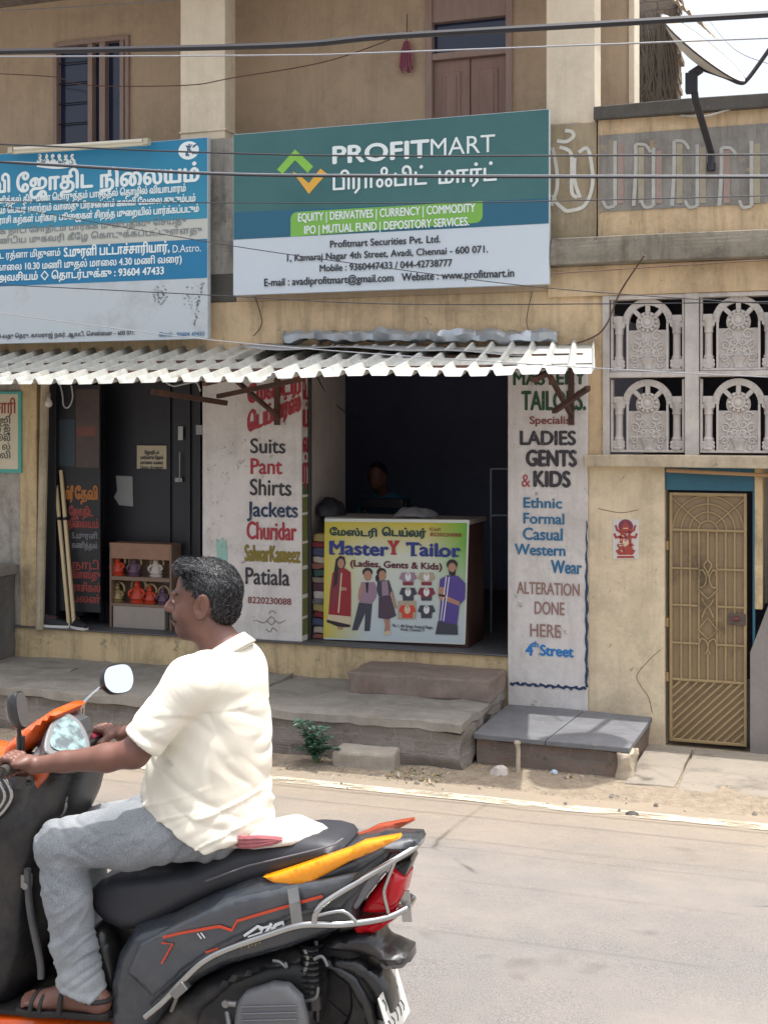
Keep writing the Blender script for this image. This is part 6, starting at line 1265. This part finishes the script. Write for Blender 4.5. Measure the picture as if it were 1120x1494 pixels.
def skin_mat():
    t = NT('brown_skin'); a = lin('#6d4b40'); c = t.mix(t.noise(14, 6), sc(a, .82), sc(a, 1.18)); c = t.mix(t.ramp(t.noise(5, 4), .5, .75), c, lin('#775044')); 
    hc = S(299, 873, 0); sp = t.n('ShaderNodeSeparateXYZ'); t.l(t.tc.outputs['Object'], sp.inputs[0])
    def band(i, a, b): r = t.n('ShaderNodeMapRange'); r.inputs[1].default_value = a; r.inputs[2].default_value = b; t.l(sp.outputs[i], r.inputs[0]); return r.outputs[0]
    bz = t.mix(1, band(2, hc.z - .045, hc.z - .075), band(0, hc.x + .005, hc.x + .05), 'MULTIPLY'); bz = t.mix(1, bz, band(2, hc.z - .155, hc.z - .125), 'MULTIPLY'); bz = t.mix(1, bz, band(0, hc.x + .3, hc.x + .2), 'MULTIPLY')
    bz = t.mix(1, bz, t.ramp(t.noise(160, 3), .3, .7, (.25, .25, .25, 1), (.75, .75, .75, 1)), 'MULTIPLY'); c = t.mix(bz, c, lin('#2c2523'))   # stubble
    m = t.out(c, .48, t.bump(t.noise(220, 4), .18, .003))
    t.b.inputs['Subsurface Weight'].default_value = .12; t.b.inputs['Subsurface Radius'].default_value = (.012, .005, .003); t.b.inputs['Subsurface Scale'].default_value = .6; return m
SKIN = skin_mat()
# ---- joints
hipL, hipR = S(318, 1207, .085), S(322, 1207, -.10); hipR = Vector((hipL.x, -.10, hipL.z))
knL = S(86, 1231, .22); anL = S(122, 1440, .19); midL = S(107, 1375, .2)
knR = Vector((knL.x + .10, -.13, knL.z - .07)); anR = Vector((anL.x + .15, -.10, anL.z + .01))
shL = S(277, 995, .19); elL = S(196, 1099, .27); wrL = S(50, 1117, .305)
chest = S(322, 1020, 0); upb = S(330, 972, 0); waist = S(300, 1140, 0); low = S(303, 1185, 0); neck0 = S(332, 958, 0); neck1 = S(307, 915, 0); HC = S(299, 873, 0)
shR = Vector((shL.x + .05, -.17, shL.z - .02)); elR = Vector((elL.x - .02, -.30, elL.z - .03)); wrR = hr + Vector((-.075, .0, .012))
lo = (-.12, -.42, .12); hi = (1.15, .45, 1.97)
bd = Flesh(lo, hi, .0038)
# torso core, neck
bd.egg(chest, (.10, .15, .16), .03); bd.egg(waist, (.12, .14, .15), .04); bd.cone(upb, .085, neck0, .07, .03); bd.cone(neck0 + Vector((0, 0, -.02)), .074, neck1, .062, .03)
# head
HY = math.radians(11); ch_, sh_ = math.cos(HY), math.sin(HY)   # head turned slightly to his left
def hd(x, y, z): return HC + Vector((x * ch_ - y * sh_, x * sh_ + y * ch_, z)) * 1.03
bd.egg(hd(-.012, 0, .032), (.108, .084, .094), .02); bd.egg(hd(.028, 0, -.045), (.076, .064, .088), .03); bd.egg(hd(.066, 0, -.108), (.026, .03, .022), .03)
for s_ in (-1, 1):
    bd.egg(hd(.05, s_ * .036, -.038), (.036, .03, .034), .02); bd.egg(hd(.0, s_ * .05, -.078), (.03, .016, .028), .03); bd.egg(hd(.085, s_ * .030, .020), (.016, .026, .010), .012)
    bd.egg(hd(.107, s_ * .033, -.001), (.022, .017, .012), .008, sub=True); bd.egg(hd(.083, s_ * .033, -.002), (.0135, .0135, .012), .004)
    bd.egg(hd(.088, s_ * .033, .0065), (.012, .016, .005), .004)
    ec = hd(-.008, s_ * .088, -.014); er = Matrix.Rotation(math.radians(-14), 3, 'Y') @ Matrix.Rotation(s_ * math.radians(24), 3, 'Z')
    bd.egg(ec, (.026, .009, .042), .006, rot=np.array(er)); bd.egg(ec + Vector((.004, s_ * .010, .004)), (.016, .010, .028), .003, sub=True, rot=np.array(er)); bd.egg(ec + Vector((.006, -s_ * .002, -.030)), (.011, .007, .010), .006)
    bd.egg(ec + Vector((-.002, s_ * .002, .004)), (.007, .004, .015), .004, rot=np.array(er)); bd.cone(ec + Vector((.01, -s_ * .015, 0)), .012, ec + Vector((0, -s_ * .03, 0)), .014, .01)
bd.cone(hd(.092, 0, .012), .0095, hd(.118, 0, -.030), .0145, .012)
for s_ in (-1, 1): bd.egg(hd(.107, s_ * .013, -.035), (.013, .009, .009), .008)
bd.egg(hd(.094, 0, -.066), (.012, .026, .0065), .006); bd.egg(hd(.091, 0, -.079), (.012, .022, .0075), .006); bd.egg(hd(.108, 0, -.0725), (.012, .03, .0016), .003, sub=True)
bd.egg(hd(.082, 0, -.06), (.016, .034, .02), .02)
# arms
bd.chain([shL, shL.lerp(elL, .5), elL], [.058, .054, .046], .02); bd.chain([elL, elL.lerp(wrL, .28) + Vector((0, 0, -.004)), elL.lerp(wrL, .7), wrL], [.043, .042, .031, .026], .02)
bd.chain([shR, elR], [.056, .046], .02); bd.chain([elR, elR.lerp(wrR, .3), wrR], [.045, .045, .027], .02)
def hand(g, wr, inw):                                         # closed round a bar lying along y through g; inw = y direction towards the rider's middle
    pc = g + Vector((-.036, -inw * .004, .016)); bd.cone(wr, .026, pc + Vector((-.018, 0, .003)), .023, .015, sq=(1, 1.25, .9)); bd.egg(pc, (.036, .046, .019), .012, rot=np.array(Matrix.Rotation(math.radians(8), 3, 'Y')))
    for i, (o, L, r) in enumerate(((.034, .97, .0105), (.012, 1.05, .0108), (-.011, 1.0, .0104), (-.033, .85, .0092))):
        q = g + Vector((0, inw * o, 0)); bd.chain([q + Vector((-.016, 0, .026)), q + Vector((.012 * L, 0, .031)), q + Vector((.033 * L, 0, .008)), q + Vector((.026 * L, 0, -.018)), q + Vector((.004, 0, -.027))], [r * 1.12, r * 1.12, r, r * .95, r * .85], .004)
        bd.egg(q + Vector((-.014, 0, .032)), (.011, .010, .008), .006)
    bd.chain([pc + Vector((-.008, inw * .040, -.006)), g + Vector((-.026, inw * .060, -.012)), g + Vector((-.004, inw * .058, -.028)), g + Vector((.018, inw * .050, -.027))], [.016, .0135, .0115, .0095], .008)
hand(hg, wrL, -1); hand(hr, wrR, 1)
# legs and feet (slim under the trousers)
bd.cone(low, .10, hipL, .066, .04); bd.cone(low, .10, hipR, .066, .04)
FLZ = S(100, 1476, .19).z + .012
def foot(an, lat, out):
    a = Vector((an.x, lat, an.z)); hl = Vector((an.x - .045, lat, FLZ + .03)); ball = Vector((an.x + .145, lat + out * .02, FLZ + .024))
    bd.cone(a, .04, hl, .036, .02); bd.cone(a + Vector((.02, 0, -.01)), .040, ball, .026, .025, sq=(1, 1.15, 1)); bd.cone(hl, .034, ball, .026, .02); bd.egg(ball, (.045, .046, .02), .015)
    for i in range(5):
        o = (-.032 + .016 * i) * out; r = (.0125, .0095, .009, .0085, .008)[i]; L = (.062, .062, .055, .046, .036)[i]; b = ball + Vector((.015, o, -.004)); bd.chain([b, b + Vector((L * .6, o * .1, .002)), b + Vector((L, o * .1, -.007))], [r * 1.1, r, r * .9], .004)
    return ball
bd.chain([hipL, knL], [.058, .045], .02); bd.chain([knL, anL], [.045, .034], .02); bd.chain([hipR, knR], [.058, .045], .02); bd.chain([knR, anR], [.045, .034], .02)
foL = Vector((anL.x - .01, .19, FLZ + .075)); bd.cone(anL, .035, foL, .036, .02); bl = foot(foL, .19, 1); foR = Vector((anR.x, -.10, FLZ + .075)); bd.cone(anR, .035, foR, .036, .02); br_ = foot(foR, -.10, -1)
flesh_obj('body', bd, SKIN, RID, relax=2)
# eyes, brows, moustache
m = MB()
for s_ in (-1, 1): m.lathe([(0, .0118), (.005, .0108), (.0095, .007), (.0118, 0)], Matrix.Translation(hd(.0865, s_ * .033, -.002)) @ Matrix.Rotation(math.pi / 2, 4, 'Y'), 16)
m.build('eyes', M('eye_white', '#b5aaa0', .2, .05), RID, smooth=True)
m = MB()
for s_ in (-1, 1): m.lathe([(0, .0126), (.0045, .0118), (.0055, .0105)], Matrix.Translation(hd(.0865, s_ * .033, -.002)) @ Matrix.Rotation(math.pi / 2, 4, 'Y'), 14)
m.build('irises', M('dark_iris', '#1c1210', .15), RID, smooth=True)
def hair_mat():
    t = NT('salt_and_pepper_hair'); v = t.coord((20, 60, 60)); n = t.noise(9, 6, v, .7); c = t.mix(t.ramp(n, .50, .72), lin('#111114'), lin('#303035')); c = t.mix(t.ramp(t.noise(4, 3), .35, .7), c, lin('#131316')); return t.out(c, .62, t.bump(n, .35, .005))
HAIR = hair_mat()
hf = Flesh(HC - Vector((.2, .16, .2)), HC + Vector((.2, .16, .2)), .003)
hf.egg(hd(-.013, 0, .034), (.113, .0885, .096), .01); hf.egg(hd(-.052, 0, -.03), (.063, .070, .062), .03); hf.egg(hd(.055, .01, .096), (.048, .058, .026), .02); hf.egg(hd(.072, .0, .080), (.03, .05, .022), .015)
hl_ = [hd(.078, 0, .06), hd(.03, .08, .02)]
def hcut(x, y, z):
    u, v_, w_ = ((x - HC.x) * ch_ + (y - HC.y) * sh_) / 1.03, ((y - HC.y) * ch_ - (x - HC.x) * sh_) / 1.03, (z - HC.z) / 1.03
    front = (u - .074) * .75 - (w_ - .074) * .66 + 0 * v_; side = np.maximum((u - .026), -(w_ - .028)) + 0 * v_
    side = np.minimum(u - .022, .04 - w_) ; low_ = -(w_ + .078) - np.clip(-(u + .03), 0, .1) * .25; ear = np.minimum(np.minimum(u + .034, .012 - w_), .028 - u) + 0 * v_
    return np.maximum(np.maximum(front, np.minimum(side, 9)), np.maximum(low_, ear))
hf.cut(hcut, .012)
flesh_obj('hair', hf, HAIR, RID, lambda p: .003 * nz(p, 40, 70, 70, 3) + .0012 * nz(p, 110, 160, 160, 5) + (.004 * ridge(p, 18, 50, 30, 2) if p.z > HC.z + .07 else 0), relax=1)
# loose strands lying over the crop
ho = bpy.data.objects['hair']; me = ho.data; rng = random.Random(3); fc = [p for p in me.polygons]; hm = MB(); cen = HC + Vector((-.01, 0, .02))
for p in rng.sample(fc, min(len(fc), 16000)):
    c = p.center.copy(); n = (c - cen).normalized()
    if p.normal.dot(n) < .2: continue
    top = c.z > HC.z + .06 and c.x > HC.x - .02
    fl_ = Vector((-.4, .9 if c.y > 0 else -.9, .25)) if top else Vector((-.55, 0, -.85)); fl_ += Vector((rng.gauss(0, .35), rng.gauss(0, .35), rng.gauss(0, .35))); d = (fl_ - n * fl_.dot(n)).normalized(); sd = d.cross(n) * rng.uniform(.0005, .0011); L_ = rng.uniform(.014, .032) * (1.35 if top else .8); lf_ = rng.uniform(.001, .004) * (1.8 if top else 1)
    q = [c - n * .002, c + d * L_ * .4 + n * lf_, c + d * L_ * .75 + n * lf_ * .9, c + d * L_ - n * .002 * rng.random()]
    hm.add([q[0] - sd, q[0] + sd, q[1] - sd, q[1] + sd, q[2] - sd * .8, q[2] + sd * .8, q[3]], [(0, 1, 3, 2), (2, 3, 5, 4), (4, 5, 6)], 1 if rng.random() < .16 else 0)
so_ = hm.build('strands', [M('black_hair_strand', '#18181b', .55, .2, 20), M('grey_hair_strand', '#55565b', .55, .2, 20)], ho)
mf = Flesh(HC - Vector((.02, .1, .17)), HC + Vector((.17, .1, .05)), .0022)
for s_ in (-1, 1):
    mf.chain([hd(.104, s_ * .003, -.054), hd(.098, s_ * .022, -.060), hd(.086, s_ * .036, -.070)], [.0100, .0085, .005], .004)
    mf.chain([hd(.0985, s_ * .016, .0205), hd(.094, s_ * .034, .024), hd(.080, s_ * .050, .018)], [.0065, .007, .0045], .003)
flesh_obj('moustache_and_brows', mf, HAIR, RID, lambda p: .0015 * nz(p, 200, 200, 200), relax=1)
gf = Flesh(HC - Vector((.02, .1, .17)), HC + Vector((.17, .1, .0)), .0025); gf.egg(hd(.077, 0, -.108), (.019, .026, .019), .01); flesh_obj('goatee', gf, M('greying_stubble', '#2a2220', .8, .5, 60, .5, 200), RID, lambda p: .0015 * nz(p, 200, 200, 200), relax=1)
# ---- jeans
def denim():
    t = NT('faded_grey_denim'); a = t.mix(t.noise(6, 6, None, .7), lin('#7c8085'), lin('#a9abac')); w_ = t.noise(420, 2, t.coord((1, 1, .35))); a = t.mix(t.ramp(w_, .35, .7), sc(lin('#6b7178'), 1), a); a = t.mix(t.ramp(t.noise(2.2, 4), .45, .7), a, lin('#a5a9aa')); return t.out(a, .85, t.bump(w_, .3, .002))
jf = Flesh((-.1, -.42, FLZ + .02), (1.1, .44, 1.35), .0055)
jf.egg(low + Vector((.01, 0, -.03)), (.14, .15, .12), .04); jf.cone(hipL + Vector((0, 0, .0)), .098, hipL.lerp(knL, .55), .098, .05); jf.cone(hipL.lerp(knL, .55), .098, knL, .074, .03); jf.cone(hipR + Vector((0, 0, .0)), .10, hipR.lerp(knR, .55), .092, .05); jf.cone(hipR.lerp(knR, .55), .092, knR, .07, .03)
hemL = S(123, 1452, .19); jf.chain([knL, knL.lerp(hemL, .35), midL, hemL], [.074, .073, .067, .073], .025); hemR = Vector((anR.x - .005, -.10, hemL.z)); jf.chain([knR, hemR], [.075, .074], .025)
jf.cone(hemL + Vector((-.004, 0, .015)), .05, hemL - Vector((0, 0, .1)), .056, .004, sub=True); jf.cone(hemR + Vector((0, 0, .04)), .056, hemR - Vector((0, 0, .1)), .06, .004, sub=True)
hz_ = S(120, 1446, .19).z; jf.cut(lambda x, y, z: (hz_ + (.25 * (x - hemL.x))) - z, .004)
def jfold(p):
    d = 0
    if p.z < knL.z + .06: t = (knL.z - p.z); d += (.006 * ridge(p, 5, 7, 12, 1) - .008 * ridge(p + Vector((0, 0, p.x * .7)), 6, 5, 17, 21) ** 3) * min(1, max(0, .35 + t)) + .005 * ridge(p + Vector((0, 0, p.x * .6)), 6, 6, 26, 4) * (1 if p.z < hz_ + .2 else .35)
    kd = (p - knL).length; d += .011 * max(0, 1 - kd / .2) * ridge(p + Vector((0, 0, -p.x * .5)), 7, 4, 24, 7)
    hd_ = (p - hipL).length; d += .013 * max(0, 1 - hd_ / .34) * ridge(p + Vector((p.z * .9, 0, 0)), 17, 5, 4, 9)
    return d + .003 * nz(p, 12, 12, 12, 2) - .003
jeans = flesh_obj('jeans', jf, denim(), RID, jfold, relax=3)
# ---- shirt
def cotton():
    t = NT('cream_cotton'); c = t.mix(t.noise(5, 5), lin('#d9d3c2'), lin('#e6e1d3')); return t.out(c, .85, t.bump(t.noise(500, 2), .2, .002), Subsurface_Weight=0.0)
sf = Flesh((.0, -.44, .58), (.95, .46, 1.75), .0055)
sf.egg(S(304, 1212, 0), (.185, .225, .15), .08); sf.egg(low, (.195, .21, .16), .08); sf.egg(waist, (.194, .20, .20), .09); sf.egg(S(314, 1085, 0), (.172, .197, .14), .09); sf.egg(chest + Vector((.005, 0, 0)), (.152, .195, .17), .09); sf.egg(upb + Vector((-.005, 0, -.02)), (.105, .175, .085), .05)
sf.cone(upb + Vector((0, 0, -.01)), .09, neck0 + Vector((.005, 0, -.005)), .075, .035)
for sh, el_, s_ in ((shL, elL, 1), (shR, elR, -1)):
    e = sh.lerp(el_, .86); sf.cone(Vector((upb.x, s_ * .09, upb.z - .005)), .075, sh + Vector((0, 0, -.004)), .076, .05); sf.cone(sh, .073, e, .070, .03)
    dr = (el_ - sh).normalized(); o2 = e; sf.cone(sh.lerp(el_, .5), .058, e + dr * .25, .062, .004, sub=True)
    def ec_(x, y, z, o2=o2, dr=dr, s_=s_, sh=sh): # trim the sleeve square to the arm
        d = (x - o2.x) * dr.x + (y - o2.y) * dr.y + (z - o2.z) * dr.z; v = sh - o2; near = np.sqrt((x - o2.x) ** 2 + (y - o2.y) ** 2 + (z - o2.z) ** 2) - .125
        return np.minimum(d, -near)
    sf.cut(ec_, .004)
# neckline, hem
nd = (neck1 - neck0).normalized(); sf.cut(lambda x, y, z: np.minimum((x - neck0.x) * (nd.x + .12) + (y - neck0.y) * nd.y + (z - neck0.z) * nd.z - .012, .115 - np.sqrt((x - neck0.x) ** 2 + (y - neck0.y) ** 2 + 0 * z)), .006)
pA, pB, pC, pD = S(200, 1165, .12), S(252, 1210, .2), S(300, 1249, .2), S(392, 1212, .1)
def hem(x, y, z):
    xs = np.array([pD.x, pC.x, pB.x, pA.x]); zs_ = np.array([pD.z, pC.z, pB.z, pA.z]); return np.interp(x, xs, zs_) - z + 0 * y
sf.cut(hem, .006)
def sfold(p):
    d = .004 * nz(p, 9, 9, 9, 1) - .003; ap = Vector((shL.x - .05, .2, shL.z - .1)); r = p - ap; dd = r.length
    if p.y > -.05 and dd < .45: an = math.atan2(r.z, -r.x); d += .004 * min(1, dd / .2) ** 2 * max(0, 1 - dd / .45) * ridge(Vector((an * 1.0, dd * 1.2, p.y)), 3.4, 1.5, 2, 3)
    d += .011 * max(0, min(1, (waist.z + .05 - p.z) / .1)) * (ridge(p + Vector((0, 0, p.x * .55)), 3, 3, 15, 6) * .5 - .7 * ridge(p + Vector((0, 0, p.x * .4)), 3, 3, 19, 16) ** 3) + .006 * ridge(p + Vector((0, 0, -p.x * .8)), 4, 4, 13, 11) * (1 if p.z < chest.z else .3)
    return d
COT = cotton(); shirt = flesh_obj('shirt', sf, COT, RID, sfold, relax=3)
# collar
m = MB(); R0 = []; K_ = 30; nv_ = nd; uu = nv_.cross(Vector((0, 1, 0))).normalized(); vv = nv_.cross(uu); c0 = neck0 + Vector((.004, 0, .0)); vs = []
for i in range(K_):
    a = 2 * math.pi * i / K_; fr_ = max(0, math.cos(a - 0)); dirv = uu * math.cos(a) + vv * math.sin(a); front = max(0, dirv.x)
    rb = .09 + .018 * front; h1 = .034 - .012 * front; vs += [c0 + dirv * (rb + .005) + nv_ * -.012, c0 + dirv * (rb - .006) + nv_ * h1, c0 + dirv * (rb + .0) + nv_ * (h1 + .004), c0 + dirv * (rb + .018 + .008 * front) + nv_ * (-.004 - .014 * front)]
m.add(vs, [(i * 4 + j, i * 4 + j + 1, ((i + 1) % K_) * 4 + j + 1, ((i + 1) % K_) * 4 + j) for i in range(K_) for j in range(3)]); o = m.build('collar', COT, shirt, smooth=True, angle=60); q = o.modifiers.new('t', 'SOLIDIFY'); q.thickness = .003
# sandals
LEA = M('black_sandal_leather', '#1f1c1b', .6, .3, 20, .2, 90)
for bl_, an_, lat, out in ((bl, foL, .19, 1), (br_, foR, -.10, -1)):
    pts = []
    for t, w_ in ((-.085, .02), (-.075, .034), (-.03, .04), (.05, .04), (.12, .05), (.17, .052), (.215, .036), (.225, .012)): pts.append((t, w_))
    m = MB(); cx_ = lambda t: lat + out * .02 * max(0, t) / .15
    poly = [Vector((an_.x + t, cx_(t) + w_, FLZ - .014)) for t, w_ in pts] + [Vector((an_.x + t, cx_(t) - w_, FLZ - .014)) for t, w_ in pts[::-1]]
    m.prism(poly, (0, 0, .020)); sd = m.build('sandal', LEA, RID, bevel=.004)
    m = MB()
    for t in (.125, .155, .06): m.tube([Vector((an_.x + t + .006 * math.cos(a), cx_(t) + .050 * math.cos(a), FLZ + .002 + (.050 if t > .1 else .078) * math.sin(a))) for a in [math.pi * i / 12 for i in range(13)]], .0075 if t > .1 else .009, 8); m.build('strap', LEA, sd, smooth=True); m = MB()
    m.tube([Vector((an_.x - .02 - .065 * math.sin(a), lat + .045 * math.cos(a), FLZ + .045)) for a in [math.pi * i / 10 for i in range(11)]], .008, 8); m.build('strap', LEA, sd, smooth=True)
# ================================================================== TAILOR IN THE DIM SHOP
def seated_tailor():
    base = Vector((X(560, 1.75), 1.75, FZ)); P = empty('person', base, 0, 'dim figure in a blue shirt bent over the sewing machine inside the shop', 'person')
    sk = bpy.data.materials['brown_skin']; hc = Vector((-.02, -.12, 1.16)) ; f = Flesh((-.45, -.75, 0), (.55, .4, 1.4), .010)
    f.egg(hc, (.075, .095, .11), .02); f.egg(hc + Vector((0, -.05, -.05)), (.05, .06, .07), .02); f.cone(hc + Vector((0, -.10, -.01)), .012, hc + Vector((0, -.115, -.035)), .016, .01); f.cone(hc + Vector((0, .03, -.06)), .055, (0, .02, .98), .06, .03)
    f.egg((0, .04, .80), (.15, .10, .2), .04)
    for s in (-1, 1):
        f.egg(hc + Vector((s * .077, 0, -.01)), (.01, .02, .032), .006); sh = Vector((s * .18, .02, .93)); el = Vector((s * .25 + .04, -.15, .72)); wr = Vector((s * .07 + .16, -.38, .80)); f.chain([sh, el, wr], [.05, .042, .028], .02)
        f.egg(wr + Vector((.02, -.05, 0)), (.03, .045, .018), .01)
        for k in range(4): a = wr + Vector((.0 + .014 * k, -.085, .0)); f.cone(a, .009, a + Vector((.004, -.05 - .01 * (k in (1, 2)), -.02)), .007, .005)
        f.cone(wr + Vector((-.02 * s, -.03, 0)), .012, wr + Vector((-.045 * s, -.07, -.01)), .009, .008)
        hp = Vector((s * .09, .03, .52)); kn = Vector((s * .12, -.36, .52)); an = Vector((s * .12, -.30, .08)); f.chain([hp, kn, an], [.08, .055, .04], .03); f.cone(an + Vector((0, .02, -.03)), .035, an + Vector((0, -.16, -.05)), .026, .02)
    flesh_obj('body', f, sk, P)
    h = Flesh(hc - Vector((.14, .16, .16)), hc + Vector((.14, .16, .2)), .007); h.egg(hc + Vector((0, .012, .018)), (.083, .098, .108), .01); h.cut(lambda x, y, z: (-(y - hc.y) - .03) * .7 - (z - hc.z - .035) * .7, .01); h.cut(lambda x, y, z: -(z - hc.z + .05), .01); flesh_obj('hair', h, bpy.data.materials['black_hair_strand'], P, lambda p: .004 * nz(p, 40, 40, 40))
    s_ = Flesh((-.45, -.5, .45), (.55, .4, 1.1), .010); s_.egg((0, .04, .80), (.18, .13, .24), .05); s_.egg((0, .03, .92), (.19, .10, .09), .05); s_.egg((0, .03, .60), (.17, .14, .12), .05)
    for s in (-1, 1): sh = Vector((s * .18, .02, .93)); el = Vector((s * .25 + .04, -.15, .72)); s_.cone(sh, .068, sh.lerp(el, .85), .06, .03)
    flesh_obj('shirt', s_, M('blue_work_shirt', '#2f6a86', .9, .2, 10), P, lambda p: .008 * ridge(p, 6, 6, 12))
    t_ = Flesh((-.4, -.55, .1), (.4, .35, .75), .010)
    for s in (-1, 1): hp = Vector((s * .09, .03, .52)); kn = Vector((s * .12, -.36, .52)); an = Vector((s * .12, -.30, .12)); t_.chain([hp, kn, an], [.10, .075, .06], .03)
    flesh_obj('trousers', t_, M('dark_trousers', '#23242c', .9, .2, 10), P)
    st = empty('stool', base + Vector((0, .04, 0)), 0, 'plain wooden stool under the dim figure in the shop', 'stool'); m = MB(); m.box(-.17, .17, -.15, .17, .38, .42); m.build('seat', CW, st, bevel=.006)
    for a in (-.13, .13):
        for b in (-.11, .13): m = MB(); m.box(a - .018, a + .018, b - .018, b + .018, 0, .38); m.build('leg', CW, st)
seated_tailor()
